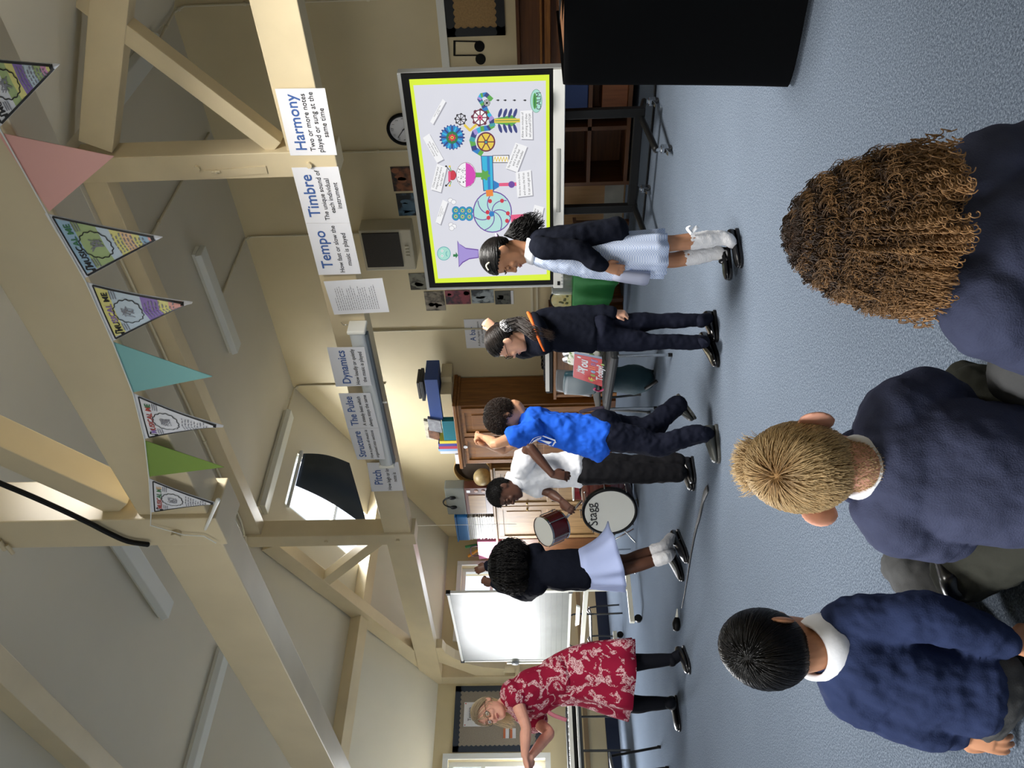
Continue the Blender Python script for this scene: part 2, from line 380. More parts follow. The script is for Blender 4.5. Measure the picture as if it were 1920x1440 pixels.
def hook(p, d, label):
    d = V(d).normalized(); p = V(p); dn = V((0, 0, -1)); pts = [p, p+d*0.02]
    for k in range(7):
        a = PI*k/6*1.35; pts.append(p+d*(0.02+0.02*math.sin(a))+dn*(0.02-0.02*math.cos(a)))
    return tag(M().tube(pts, [0.003]*len(pts), n=6, sub=1).build('cup_hook', m_white), label, 'hook')
hook((-4.0, YB, 4.09), (0, -1, 0), 'white cup hook in the straining beam behind the teal pennant')
hook((-9.2, YA+0.2, 3.35), (0.4, -0.2, -1), 'white cup hook high in the roof timber near the sloping ceiling')

# conduits clipped along ceiling and walls
def pipe(pts, label, r=0.011):
    m = M().tube(pts, [r]*len(pts), n=8, sub=1)
    for a, b in zip(pts[:-1], pts[1:]):
        a, b = V(a), V(b); k = max(1, int((b-a).length/0.8))
        for i in range(k):
            c = a+(b-a)*((i+0.5)/k); d = (b-a).normalized(); m.cyl(c-d*0.012, c+d*0.012, r*1.7, n=8)
    return tag(m.build('conduit_pipe', m_pipe), label, 'pipe', 'painted conduits')
zc = FLAT-0.014; yw = YW-0.014
pipe([(-5.0, 6.5, zc), (-5.0, yw-0.05, zc), (-5.0, yw, zc-0.06), (-5.0, yw, 2.75)], 'conduit from the middle ceiling light down the wall behind the word sheets')
pipe([(-7.30, 7.05, zc-0.02), (-7.32, yw-0.05, zc-0.02), (-7.32, yw, zc-0.08), (-7.32, yw, 2.95)], 'conduit from the light beside the roof window down the wall')
pipe([(-2.64, 6.9, zc-0.02), (-2.58, yw-0.05, zc-0.02), (-2.55, yw, zc-0.1), (-2.55, yw, 1.85)], 'conduit coming down the wall right of the screen')
pipe([(-3.72, YB+0.25, zc), (-3.72, 7.4, zc), ], 'conduit running along the flat ceiling behind the right queen post')
pipe([(-6.42, yw, 2.98), (-6.42, yw, 1.05)], 'thin conduit down the wall beside the half hidden sheet')
pipe([(-4.02, yw, 3.05), (-4.02, yw, 1.0)], 'thin conduit down the wall beside the clock')
pipe([(-3.5, YB-0.02, 4.13), (-6.9, YB-0.02, 4.13), (-7.3, YB-0.14, 4.13)], 'conduit along the top of the farther straining beam')
pipe([(-2.6, 0.2, FLAT-0.02), (-4.9, 0.2, FLAT-0.02)], 'white conduit across the ceiling above the nearer beam')
# fluorescent fittings
def ceiling_light(loc, rz, L, label, tilt=0.0):
    t = thing('ceiling_light', label, 'ceiling light', loc, 0, 'fluorescent fittings'); t.rotation_euler = (0, tilt, rz)
    M().box(-L/2, L/2, -0.07, 0.07, -0.035, 0).build('body', m_white, t, world=False, bevel=0.004)
    M().prism([(-L/2, -0.10, -0.04), (-L/2, -0.075, -0.095), (-L/2, 0.075, -0.095), (-L/2, 0.10, -0.04)], (L, 0, 0)).build('diffuser', mat('prismatic_diffuser', '#d5d8d2', 0.4), t, world=False, bevel=0.006)
    return t
ceiling_light((-4.93, 6.25, FLAT), 0, 1.24, 'unlit fluorescent fitting across the flat ceiling beyond the farther beam')
ceiling_light((-7.34, 6.25, FLAT), PI/2, 1.5, 'unlit fluorescent fitting at the top of the slope beside the roof window')
ceiling_light((-2.62, 6.25, FLAT), PI/2, 1.2, 'unlit fluorescent fitting above the right of the far wall')
ceiling_light((-5.35, 3.46, FLAT), 0, 1.24, 'unlit fluorescent fitting across the ceiling left of the hanging post')
ceiling_light((-7.34, 3.2, FLAT), PI/2, 1.22, 'unlit fluorescent fitting alone above the left slope')
ceiling_light((-2.6, 3.2, FLAT), PI/2, 1.22, 'unlit fluorescent fitting above the pink pennant')
s = oY(70, 1425, YA-1.1)
tag(M().lathe((-6.2, 0.9, FLAT), (0, 0, -1), [(0, 0.05), (0.02, 0.055), (0.035, 0.045), (0.045, 0.02), (0.046, 0)]).build('smoke_detector', m_white), 'round white smoke detector on the ceiling by the nearer truss', 'smoke detector')
# roof window blind: dark cloth hanging away from the slope
t = blind_t = thing('roller_blind', 'dark blue blind sagging from the bright roof window', 'blind', (-7.66, 6.22, slz(-7.66)))
M().cyl((-7.68, 5.80, slz(-7.68)-0.03), (-7.68, 6.66, slz(-7.68)-0.03), 0.022).build('roller', mat('grey_roller', '#b8bdc2', 0.4), t)
m = M(); NB = 18
far0, far1 = V((-7.70, 6.64, 3.95)), oY(655, 868, 6.64); nr0, nr1 = V((-7.70, 6.13, 3.95)), oY(690, 991, 6.05)
for i in range(NB+1):
    u = i/NB; sag = 0.20*math.sin(PI*min(1, u*1.0))*(1-0.3*u)
    for a, b in ((far0, far1), (nr0, nr1)):
        p = a.lerp(b, u)+V((0.6, 0, -0.35))*sag*0.55; m.v.append(tuple(p))
for i in range(NB): m.f.append((2*i, 2*i+2, 2*i+3, 2*i+1)); m.mi.append(0); m.sm.append(True)
b = m.build('blind_cloth', mat('dark_blue_blind_cloth', '#26313f', 0.55, spec=0.3), t)
md = b.modifiers.new('t', 'SOLIDIFY'); md.thickness = 0.004
# ---------------------------------------------------------------- word sheets on the farther beam
def oP(x, y, p0, n):
    d = ray(x, y); return CAMP + d*((V(p0)-CAMP).dot(V(n))/d.dot(V(n)))
def sheet(head, lines, TL, TR, BL, BR, Y, label, hy=0.0):
    p = [oY(*q, Y) for q in (TL, TR, BL, BR)]
    tl, tr, bl, br = p
    m = M().prism([bl, br, tr, tl], (0, 0.003, 0))
    xd = (tr-tl+br-bl).normalized(); yd = (tl-bl+tr-br).normalized(); W = (tr-tl).length; H = (tl-bl).length
    c = (tl+tr)/2+V((0, -0.0015, 0)); K = len(lines)
    m.fit(head, W*0.84, H*0.36, c-yd*H*(0.38+hy), xd, yd, 'CENTER', 1, bold=0.012)
    t0 = 0.57 if K == 3 else 0.63
    fs = 9
    for ln in lines:
        t_ = M().text(ln, 1.0, (0, 0, 0), (1, 0, 0), (0, 1, 0), 'CENTER', 0); xs = [v[0] for v in t_.v]; fs = min(fs, 0.90*W/(max(xs)-min(xs)), H*0.205)
    for k, ln in enumerate(lines):
        m.fit(ln, W, fs, c-yd*H*(t0+hy+k*(0.165 if K == 3 else 0.2)), xd, yd, 'CENTER', 2, bold=0.006)
    return tag(m.build('word_sheet', [m_paper, m_blueink, m_ink]), label, 'sign', 'music word sheets on the beam')
YS = YB-0.012
sheet('Harmony', ['Two or more notes', 'played or sung at the', 'same time'], (544.6, 291.7), (515.4, 166.7), (632, 290.6), (609, 165.6), YS-0.02, 'Harmony sheet on the beam, right of the queen post')
sheet('Timbre', ['The unique sound of', 'each individual', 'instrument'], (573, 418.5), (546.5, 314.6), (656, 418), (634, 312.6), YS-0.02, 'Timbre sheet on the beam, left of the queen post')
sheet('Tempo', ['How fast or slow the', 'music is played'], (597.7, 515.6), (573, 419), (677, 513.5), (656, 418.5), YS-0.02, 'Tempo sheet on the beam between the Timbre sheet and the page of small print')
YS2 = YB-0.155
sheet('Dynamics', ['How loudly or quietly', 'the music is played'], (630, 725), (613, 651.7), (697, 723), (683, 651), YS2, 'Dynamics sheet overlapping the right part of the white screen case', 0.06)
sheet('The Pulse', ['A steady beat which', 'always stays the same'], (651.7, 803), (635, 738), (710, 802), (694, 737), YS2, 'The Pulse sheet above the middle of the white screen case')
sheet('Structure', ['How a piece of music is', 'organised into sections'], (670, 861.7), (652, 803.5), (722, 861), (710.5, 802.5), YS2, 'Structure sheet above the left part of the white screen case')
sheet('Pitch', ['How high or low a', 'note is'], (696.7, 921.7), (688, 868), (756.7, 920), (746.7, 866.7), YS-0.02, 'Pitch sheet at the left end of the row of word sheets')
p = [oY(*q, YS-0.025) for q in ((626.7, 590), (606.7, 528), (730, 585), (716.7, 521.7))]
m = M().prism([p[2], p[3], p[1], p[0]], (0, 0.003, 0))
xd = (p[1]-p[0]).normalized(); yd = (p[0]-p[2]).normalized(); W = (p[1]-p[0]).length; Hh = (p[0]-p[2]).length
rr = random.Random(3)
for k in range(19):
    a = p[0]+xd*W*0.12-yd*Hh*(0.12+0.04*k)+V((0, -0.001, 0)); L = W*(0.74 if k % 5 else 0.45)*rr.uniform(0.85, 1)
    x = 0
    while x < L:
        w = rr.uniform(0.008, 0.03); m.quad(a+xd*x, a+xd*min(x+w, L), a+xd*min(x+w, L)+yd*0.005, a+xd*x+yd*0.005, 1); x += w+0.006
tag(m.build('printed_page', [m_paper, mat('grey_print', '#83848a', 0.5)]), 'tall page of small print taped to the beam below it', 'sign')
# pull-down projector screen hung on the beam
a, b = oY(700, 612, YB-0.08), oY(768, 868, YB-0.08)
zc_ = 2.43; x0, x1 = b.x, a.x
t = thing('projector_screen', 'rolled up white projector screen case along the beam', 'projector screen', ((x0+x1)/2, YB-0.08, zc_))
m_case = mat('grey_white_enamel', '#c5cacb', 0.35)
M().tube([(x0+0.02, YB-0.08, zc_), (x1-0.02, YB-0.08, zc_)], [(0.062, 0.068)]*2, side=(0, 1, 0), n=20, cap=False, pw=3.2).build('case', m_case, t)
for x in (x0, x1-0.03): M().box(x, x+0.035, YB-0.15, YB, zc_-0.075, zc_+0.075).build('end_cap', m_white, t, bevel=0.012)
M().box(x0+0.05, x1-0.05, YB-0.125, YB-0.075, zc_-0.085, zc_-0.062).build('bottom_rail', mat('slate_rail', '#56626d', 0.4), t)
M().tube([((x0+x1)/2, YB-0.1, zc_-0.085), ((x0+x1)/2, YB-0.1, zc_-0.12)], [0.009, 0.009]).build('pull_handle', m_white, t)
for x in (x0+0.01, x1-0.01): M().tube([(x, YB-0.04, zc_+0.06), (x, YB-0.04, zc_+0.12), (x, YB-0.01, zc_+0.14)], [0.004]*3, n=6, sub=1).build('hanging_hook', m_chrome, t)

# ---------------------------------------------------------------- bunting along the nearer beam
FC = {'w': m_paper, 'k': m_ink}
for k, h in dict(pink='#e2aaa0', teal='#7fb6b4', green='#7d9a45', y='#e3dc8a', b='#9fbfd6', p='#8d72b8', r='#e8a79c', o='#ecc59a', g='#a9bd84', m='#d99ac0', lb='#c6d5df', red='#b3473e', dg='#3d7a4e', gl='#86868f').items():
    FC[k] = mat('felt_pen_'+k if len(k) < 3 else 'card_'+k, h, 0.45)
FK = list(FC); FM = [FC[k] for k in FK]
def pennant(A, B, T, face, label, drawn=None, curl=0.0, Y=YA-0.035, letters='k', seed=0):
    """A = left base corner (as hung), B = right base corner, T = tip, in photo points on the beam's front plane"""
    A, B, T = (oY(*q, Y) for q in (A, B, T)); n = V((0, -1, 0))
    def f(a, b, h=0.0):
        base = A.lerp(B, a); p = base.lerp(T, b)
        return p+n*(curl*(math.sin(b*2.6)*(0.6-1.2*abs(a-0.5))+0.5*math.sin(b*PI)*(a-0.4))+h)
    m = M()
    def patch(a0, a1, b0, b1, h, k, na=8, nb=8):
        vs = [f(a0+(a1-a0)*i/na, b0+(b1-b0)*j/nb, h) for j in range(nb+1) for i in range(na+1)]
        m.add(vs, [(j*(na+1)+i, j*(na+1)+i+1, (j+1)*(na+1)+i+1, (j+1)*(na+1)+i) for j in range(nb) for i in range(na)], FK.index(k), True)
    patch(0, 1, 0, 0.995, 0, face); patch(0, 1, 0, 0.995, -0.0015, face)
    if drawn:
        r = random.Random(seed); H = 0.0012
        lo, hi = 0.06, 0.90
        W = (B-A).length; Hh = (T-A.lerp(B, 0.5)).length
        for (b0, b1, k) in drawn: patch(0.055, 0.945, lo+(hi-lo)*b0, lo+(hi-lo)*b1, H, k, 6, 4)
        def line(q0, q1, w, k='k', h=2*H):
            q0, q1 = V((q0[0]*W, q0[1]*Hh, 0)), V((q1[0]*W, q1[1]*Hh, 0)); d = (q1-q0); L = d.length
            if L < 1e-5: return
            s = V((-d.y, d.x, 0))/L*w/2; N = 5
            vs = []
            for i in range(N+1):
                c = q0.lerp(q1, i/N)
                for e in (c-s, c+s):
                    b = min(max(e.y/Hh, 0), 0.98); x = e.x/W; vs.append(f((x-b/2)/(1-b), b, h))
            m.add(vs, [(2*i, 2*i+2, 2*i+3, 2*i+1) for i in range(N)], FK.index(k))
        line((0.05, lo), (0.95, lo), 0.005); line((0.05, lo), (0.5-0.03, hi), 0.006); line((0.95, lo), (0.5+0.03, hi), 0.006); line((0.46, hi), (0.54, hi), 0.010)
        # scalloped circle with a scribbled portrait
        cx, cy, R = 0.5, 0.33, 0.155*Hh
        pts = [(cx+math.cos(t)*R*(1+0.05*math.sin(t*14))/W, cy+math.sin(t)*R*(1+0.05*math.sin(t*14))/Hh) for t in [2*PI*i/56 for i in range(57)]]
        for u, w_ in zip(pts[:-1], pts[1:]): line(u, w_, 0.003, 'k', 3*H)
        last = (cx, cy)
        for i in range(26):
            nx = (cx+r.uniform(-0.5, 0.5)*R/W, cy+r.uniform(-0.5, 0.5)*R/Hh); line(last, nx, 0.0016, 'gl', 3*H); last = nx
        for yy in (0.20, 0.225, 0.25):
            for s in (0, 1):
                x = 0.16+0.02*r.random() if s == 0 else 0.72
                line((x, yy), (x+0.13, yy), 0.003, 'gl', 3*H)
        for yy in [0.53+0.035*i for i in range(9)]:
            half = (1-yy)/2*0.7; x = 0.5-half
            while x < 0.5+half-0.03:
                w_ = r.uniform(0.02, 0.06); line((x, yy), (min(x+w_, 0.5+half), yy+r.uniform(-.004, .004)), 0.0035, 'gl', 3*H); x += w_+0.02
        tm = M(); tm.text('MUSICAL ME', 0.118*W, (0, 0, 0), (1, 0, 0), (0, 1, 0), 'CENTER', 0, bold=0.02)
        ks = letters
        for q in tm.f:
            vs = []
            for i in q:
                x, y_ = tm.v[i][0]/W+0.5, (lo+0.105*1.0)*1-tm.v[i][1]/Hh
                b = y_+0.01; vs.append(f((x-b/2)/(1-b), b, 3*H))
            cxm = sum(tm.v[i][0] for i in q)/len(q)/W+0.5
            m.add(vs, [tuple(range(len(q)))], FK.index(ks[int(min(0.99, max(0, cxm))*len(ks))]))
        # music note in the corner
        line((0.14, lo+0.03), (0.14, lo+0.1), 0.004); line((0.10, lo+0.1), (0.15, lo+0.1), 0.012); line((0.14, lo+0.03), (0.2, lo+0.045), 0.005)
    return tag(m.build('pennant', FM), label, 'pennant', 'bunting pennants under the nearer beam')
pennant((-2, 240), (-70, 105), (113, 120), 'w', 'drawn pennant with slanting rainbow stripes, cut by the edge of the picture', [(0.0, .3, 'w'), (.3, .42, 'g'), (.42, .52, 'y'), (.52, .64, 'p'), (.64, .76, 'lb'), (.76, .86, 'g'), (.86, .93, 'm'), (.93, 1, 'y')], 0.01, letters=['k', 'p'], seed=1)
pennant((92, 397), (-6, 248), (214, 293), 'pink', 'plain pink pennant hanging over the queen post')
pennant((157, 523), (84, 400), (306, 444), 'w', 'shiny drawn pennant with green and yellow stripes, left of the pink one', [(0, .16, 'b'), (.16, .42, 'g'), (.42, .55, 'lb'), (.55, .66, 'y'), (.66, .78, 'o'), (.78, .86, 'y'), (.86, .95, 'b'), (.95, 1, 'r')], 0.012, letters=['k', 'dg'], seed=2)
pennant((209, 641), (161, 529), (362, 566), 'w', 'drawn pennant with a purple band, right of the teal one', [(0, .16, 'y'), (.16, .52, 'lb'), (.52, .72, 'p'), (.72, .84, 'y'), (.84, 1, 'r')], 0.03, letters=['k', 'p', 'k'], seed=3)
pennant((248, 736), (211, 641), (399, 706), 'teal', 'plain teal pennant between two drawn ones')
pennant((271, 823), (249, 737), (420, 798), 'w', 'white drawn pennant with a blue, red and green title, right of the green one', [(0, 1, 'w')], 0.03, letters=['p', 'red', 'red', 'dg'], seed=4)
pennant((278, 894), (271, 826), (421, 876), 'green', 'plain green pennant between two white drawn ones')
pennant((283, 961), (279, 897), (411, 944), 'w', 'white drawn pennant nearest the hanging post end', [(0, 1, 'w')], 0.02, letters=['red', 'red', 'dg', 'o'], seed=5)
pts = [oY(x, y, YA-0.040) for x, y in ((-75, 90), (0, 243), (88, 400), (160, 527), (211, 641), (249, 737), (271, 825), (279, 896), (283, 965), (282, 985), (345, 1003), (382, 1005), (405, 1018))]
tag(M().tube(pts, [0.0025]*len(pts), n=5, sub=1).build('bunting_string', m_white), 'white string carrying the pennants along the beam, knotted at the post', 'string')
# the post end: long white peg, bolts, black cable running up the strut
t = thing('coat_peg', 'long white peg sticking down from the hanging post end', 'peg', oY(392, 985, YA-0.03))
M().tube([oY(385, 992, YA-0.02), oY(397, 965, YA-0.06), oY(409, 937, YA-0.08)], [0.007, 0.007, 0.009], n=8).build('arm', m_white, t)
pts = [oY(x, y, YA-0.045) for x, y in ((-60, 880), (0, 906), (60, 931), (120, 958), (170, 982), (205, 1000), (240, 1015), (278, 1021))]
tag(M().tube(pts, [0.011]*len(pts), n=8).build('black_cable', m_black), 'thick black cable slung down the strut to the hanging post', 'cable')
t = thing('timber_clamp', 'cream painted screw clamp on the nearer hanging post', 'clamp', oY(15, 1025, YA-0.03))
q = oY(12, 1022, YA-0.04); M().cyl(q+V((-0.03, 0, 0.02)), q+V((0.03, 0, 0.02)), 0.012, n=10).cyl(q, q+V((-0.05, -0.01, -0.01)), 0.009, n=8).build('screw', m_beam, t)
t = thing('slide_latch', 'cream slide latch plate on the farther right queen post', 'latch', oY(410, 321, YB-0.03))
q0, q1 = oY(383, 327, YB-0.03), oY(500, 318, YB-0.03)
M().obox((q0+q1)/2, (q1-q0)/2, V((0.028, 0, 0)), V((0, 0.004, 0))).build('plate', m_beam, t)
q = oY(405, 322, YB-0.04); M().cyl(q+V((0, 0, -0.03)), q+V((0, 0, 0.03)), 0.009, n=8).ball(q, 0.014).build('bolt', m_beam, t)
# ---------------------------------------------------------------- interactive screen on its wheeled stand
YT = 5.55; TX0, TX1 = -4.228, -2.435; TZ0, TZ1 = 0.850, 1.836
def tv(x, y, h=0.0): return oY(x, y, YT)+V((0, -h, 0))
t = thing('interactive_screen', 'large lit touch screen on a black wheeled stand', 'screen', ((TX0+TX1)/2, YT, 0))
m_silver = mat('silver_bezel', '#b9bcbc', 0.35, metal=0.2)
M().box(TX0-0.09, TX1+0.04, YT+0.012, YT+0.09, TZ0-0.115, TZ1+0.085).build('casing', m_silver, t, bevel=0.008)
m = M()
m.box(TX0-0.05, TX1+0.038, YT-0.004, YT+0.012, TZ1, TZ1+0.055).box(TX0-0.05, TX0, YT-0.004, YT+0.012, TZ0, TZ1).box(TX1, TX1+0.038, YT-0.004, YT+0.012, TZ0, TZ1).box(TX0-0.05, TX1+0.038, YT-0.004, YT+0.012, TZ0-0.028, TZ0)
m.build('bezel', m_black, t)
bar = M().box(TX0-0.085, TX1+0.038, YT-0.012, YT+0.012, TZ0-0.112, TZ0-0.028).build('front_bar', mat('white_plastic', '#dfe0dc', 0.35), t, bevel=0.004)
M().tube([V((-3.55, YT-0.013, TZ0-0.068)), V((-3.0, YT-0.013, TZ0-0.068))], [(0.017, 0.004)]*2, side=(0, 0, 1), n=12).build('speaker_slot', mat('grey_mesh', '#9b9d98', 0.5), bar)
m = M().box(TX0-0.05, TX0-0.01, YT-0.016, YT-0.011, TZ0-0.085, TZ0-0.062, 0)
for k in range(5): m.cyl((TX0-0.04+0.035*k, YT-0.016, TZ0-0.10), (TX0-0.04+0.035*k, YT-0.011, TZ0-0.10), 0.008, n=10, mi=1)
m.build('port_panel', [m_black, m_silver], bar)
# the picture on the screen (a child-like drawing of a worry machine), all of it lit
EC = {}
ES = 0.92
for k, h in dict(bg='#dcdde6', lime='#dcf23a', wht='#f4f4f6', blk='#2a2a30', pur='#6f4ba0', lil='#a594d6', mint='#a9ddd0', teal='#3fa0a8', blue='#2f7fc4', cy='#38b6dc', nav='#39427e', grn='#5fa84e', lg='#b6e0dc', yel='#e6c94c', org='#ec8a3c', red='#cf3a4c', pink='#e55f86', mag='#d648b4', dk='#6d2f45', gry='#a3a3ad', dgr='#2f7a4a').items():
    EC[k] = mat('screen_'+k, h, 0.3, emit=ES, spec=0.2)
EK = list(EC); E_ = [EC[k] for k in EK]
m = M(); lay = [0.0045]
def up(): lay[0] += 0.0003; return lay[0]
def poly(pts, k):
    h = up(); m.add([tv(x, y, h) for x, y in pts], [tuple(range(len(pts)))], EK.index(k))
def cr(pts): return [(740+x/3, 100+y/3) for x, y in pts]                  # close-up coordinates
def cpoly(pts, k): poly(cr(pts), k)
def disc(x, y, rx, ry, k, n=28, rot=0.0):
    cpoly([(x+rx*math.cos(a)*math.cos(rot)-ry*math.sin(a)*math.sin(rot), y+rx*math.cos(a)*math.sin(rot)+ry*math.sin(a)*math.cos(rot)) for a in [2*PI*i/n for i in range(n)]], k)
def gear(x, y, r, n, k, tooth=0.14):
    pts = []
    for i in range(n*4):
        a = 2*PI*i/(n*4); q = r*(1+tooth if i % 4 in (0, 1) else 1); pts.append((x+q*math.cos(a), y+q*math.sin(a)))
    cpoly(pts, k)
def stroke(pts, w, k):
    pts = [V((x, y, 0)) for x, y in pts]
    for a, b in zip(pts[:-1], pts[1:]):
        d = b-a
        if d.length < 1e-4: continue
        s = V((-d.y, d.x, 0)).normalized()*w/2; d = d.normalized()*w*0.2
        cpoly([(p.x, p.y) for p in (a-s-d, b-s+d, b+s+d, a+s-d)], k)
h = 0.0045
m.quad(V((TX0, YT-h, TZ0)), V((TX1, YT-h, TZ0)), V((TX1, YT-h, TZ1)), V((TX0, YT-h, TZ1)), EK.index('lime')); lay[0] = h
cpoly([(105, 178), (850, 152), (855, 1240), (245, 1265)], 'bg')
# pinwheel
disc(550, 890, 110, 117, 'pur'); disc(550, 890, 104, 111, 'lg')
for i in range(7):
    a0 = 2*PI*i/7; stroke([(550+t_*102*math.cos(a0+t_*1.1), 890+t_*109*math.sin(a0+t_*1.1)) for t_ in [j/9 for j in range(10)]], 5, 'pur')
for x, y in ((537, 822), (604, 820), (523, 884), (528, 915), (637, 890), (632, 932)): disc(x, y, 11, 12, 'red', 14)
disc(546, 893, 15, 15, 'blue', 16)
# trumpet, worried face, arrow
cpoly([(353, 1042), (365, 1060), (400, 1083), (472, 1092), (474, 1140), (420, 1148), (385, 1168), (362, 1193)], 'pur'); cpoly([(357, 1050), (372, 1068), (402, 1089), (470, 1098), (470, 1135), (420, 1142), (382, 1162), (364, 1184)], 'lil')
disc(278, 1115, 38, 39, 'teal'); disc(278, 1115, 35, 36, 'mint')
for y in (1100, 1128): disc(268, y, 7, 7, 'wht', 12); disc(268, y, 2.5, 2.5, 'blk', 8)
stroke([(296, 1103), (290, 1110), (291, 1122), (297, 1130)], 3, 'teal')
cpoly([(330, 1118), (345, 1118), (345, 1105), (358, 1125), (345, 1142), (345, 1132), (330, 1132)], 'dgr')
# bubbling column
for x in (345, 383, 421):
    for y in (872, 905): disc(x, y, 22, 24, 'blue', 18); disc(x, y, 17, 19, 'teal', 18); disc(x, y, 9, 10, 'yel', 12); disc(x, y, 5, 6, 'blue', 10)
for x, y in ((315, 812), (333, 822), (318, 950), (335, 958), (322, 968)): disc(x, y, 15, 14, 'gry', 16); disc(x, y, 13, 12, 'wht', 16)
# gears
gear(325, 457, 62, 22, 'nav', 0.16); disc(325, 457, 60, 66, 'blue')
for i in range(16):
    a0 = 2*PI*i/16; stroke([(325+30*math.cos(a0), 457+32*math.sin(a0)), (325+58*math.cos(a0), 457+62*math.sin(a0))], 9, 'cy' if i % 2 else 'nav')
disc(325, 457, 33, 35, 'dgr'); gear(325, 457, 17, 8, 'red', 0.3); disc(325, 457, 9, 9, 'yel', 12); disc(325, 457, 4, 4, 'blk', 8)
def wheel(x, y, r, k, n, rim=6, fill='bg', hub=8, spk=5, teeth=False):
    if teeth: gear(x, y, r, n, k, 0.22)
    disc(x, y, r, r*1.07, k); disc(x, y, r-rim, (r-rim)*1.07, fill)
    for i in range(n):
        a0 = 2*PI*i/n; stroke([(x, y), (x+r*0.95*math.cos(a0), y+r*1.0*math.sin(a0))], spk, k)
    disc(x, y, hub, hub*1.07, k, 14)
wheel(373, 354, 29, 'blk', 8, 4, 'bg', 7, 4, True)
stroke([(395, 385), (425, 415), (466, 378)], 14, 'yel')
# snake of coloured links
arc = [(490, 545), (450, 520), (437, 470), (452, 425), (490, 405), (530, 400), (552, 385), (545, 350), (520, 315), (505, 280), (490, 255), (478, 235), (490, 215), (515, 210), (545, 238)]
for i, (p, q) in enumerate(zip(arc[:-1], arc[1:])):
    mid = ((p[0]+q[0])/2, (p[1]+q[1])/2); stroke([p, mid], 30 if i < 9 else 24, ('grn', 'nav', 'teal', 'lil')[i % 4]); stroke([mid, q], 30 if i < 9 else 24, ('blue', 'grn', 'nav', 'cy')[i % 4])
wheel(515, 476, 52, 'dk', 6, 8, 'yel', 12, 6); disc(515, 476, 7, 7, 'teal', 12)
wheel(482, 338, 42, 'dk', 8, 6, 'wht', 15, 6, True); disc(482, 338, 13, 14, 'pink', 14); disc(482, 338, 6, 6, 'dk', 10)
wheel(520, 255, 18, 'blk', 8, 3, 'wht', 4, 4)
# pipe, plant, ball, beetle
cpoly([(486, 550), (553, 550), (560, 748), (500, 748)], 'nav'); cpoly([(490, 553), (549, 553), (555, 744), (504, 744)], 'cy')
cpoly([(520, 553), (535, 553), (541, 744), (526, 744)], 'blue')
cpoly([(514, 742), (553, 738), (556, 775), (517, 778)], 'org')
cpoly([(455, 643), (500, 645), (500, 670), (455, 670)], 'grn')
gear(508, 658, 22, 6, 'grn', 0.4)
disc(404, 656, 55, 70, 'dk'); disc(404, 656, 53, 68, 'wht')
cpoly([(402, 588), (425, 596), (445, 616), (456, 645), (456, 670), (446, 698), (428, 716), (402, 724)], 'mag')
rr = random.Random(5)
for i in range(26): disc(404-rr.uniform(4, 45), 656+rr.uniform(-44, 44), 2.6, 2.6, 'blk', 6)
disc(328, 655, 22, 28, 'dk'); disc(328, 655, 20, 26, 'red'); cpoly([(305, 632), (318, 632), (318, 694), (305, 690)], 'pink')
for y0, y1 in ((632, 605), (688, 712)):
    stroke([(316, y0), (295, y1)], 4, 'blk'); disc(293, y1, 6, 6, 'blk', 10); stroke([(322, y0), (314, y1)], 4, 'grn'); disc(313, y1, 6, 6, 'yel', 10)
# spring, tubes, leaf
cpoly([(552, 542), (645, 540), (645, 585), (552, 585)], 'blk'); cpoly([(555, 545), (641, 544), (641, 581), (555, 581)], 'wht')
stroke([(558+i*8, 550 if i % 2 else 576) for i in range(11)], 4, 'yel')
cpoly([(556, 680), (588, 698), (588, 718), (560, 735)], 'blue'); cpoly([(588, 696), (690, 692), (690, 712), (588, 714)], 'pink'); disc(658, 704, 18, 19, 'pur', 18)
cpoly([(654, 874), (740, 868), (743, 915), (656, 916)], 'pink'); disc(752, 892, 14, 25, 'grn', 16); disc(752, 892, 8, 17, 'yel', 12)
cpoly([(562, 335), (660, 315), (700, 345), (660, 378), (562, 360)], 'grn'); stroke([(566, 347), (700, 345)], 22, 'yel'); stroke([(566, 347), (700, 345)], 4, 'dgr')
for i in range(4):
    for s in (-1, 1): disc(594+i*28, 346+s*43, 27, 9, 'nav', 16, s*1.25)
disc(795, 235, 33, 66, 'dgr'); disc(795, 235, 31, 64, 'mint'); disc(787, 235, 11, 45, 'grn'); disc(787, 235, 4, 40, 'dgr')
for x in (580, 620, 672, 730): cpoly([(x-10, 230), (x+4, 225), (x+12, 230), (x+4, 236)], 'blk')
XD, YD = V((1, 0, 0)), V((0, 0, 1))
hh = up(); pts = cr([(822, 284)]); m.text('CALM', 0.050, tv(*pts[0], hh), XD, YD, 'LEFT', EK.index('blk'), thick=0.0003)
def note(corners, lines):
    """pale caption card on the picture: tl, tr, bl, br in close-up coordinates"""
    tl, tr, bl, br = corners; off = 6
    cpoly([(tl[0]+off, tl[1]+off), (tr[0]+off, tr[1]+off), (br[0]+off, br[1]+off), (bl[0]+off, bl[1]+off)], 'gry'); cpoly([tl, tr, br, bl], 'wht')
    hh = up(); P = [tv(*cr([q])[0], hh) for q in corners]; xd = (P[1]-P[0]); W = xd.length; xd = xd.normalized(); yd = (P[0]-P[2]); H = yd.length; yd = yd.normalized(); n = len(lines)
    for i, ln in enumerate(lines): m.fit(ln, W*0.9, H*0.8/n, (P[0]+P[1])/2-yd*H*(i+0.82)/(n+0.3), xd, yd, 'CENTER', EK.index('blk'), thick=0.0003)
note(((205, 350), (275, 222), (222, 365), (292, 238)), ['Listen to some music', 'you like'])
note(((243, 580), (165, 440), (280, 560), (200, 415)), ['Breathe in slowly', 'and out slowly until', 'you feel calm'])
note(((208, 728), (243, 585), (265, 745), (298, 605)), ['Close your eyes and', 'imagine a place where', 'you feel calm'])
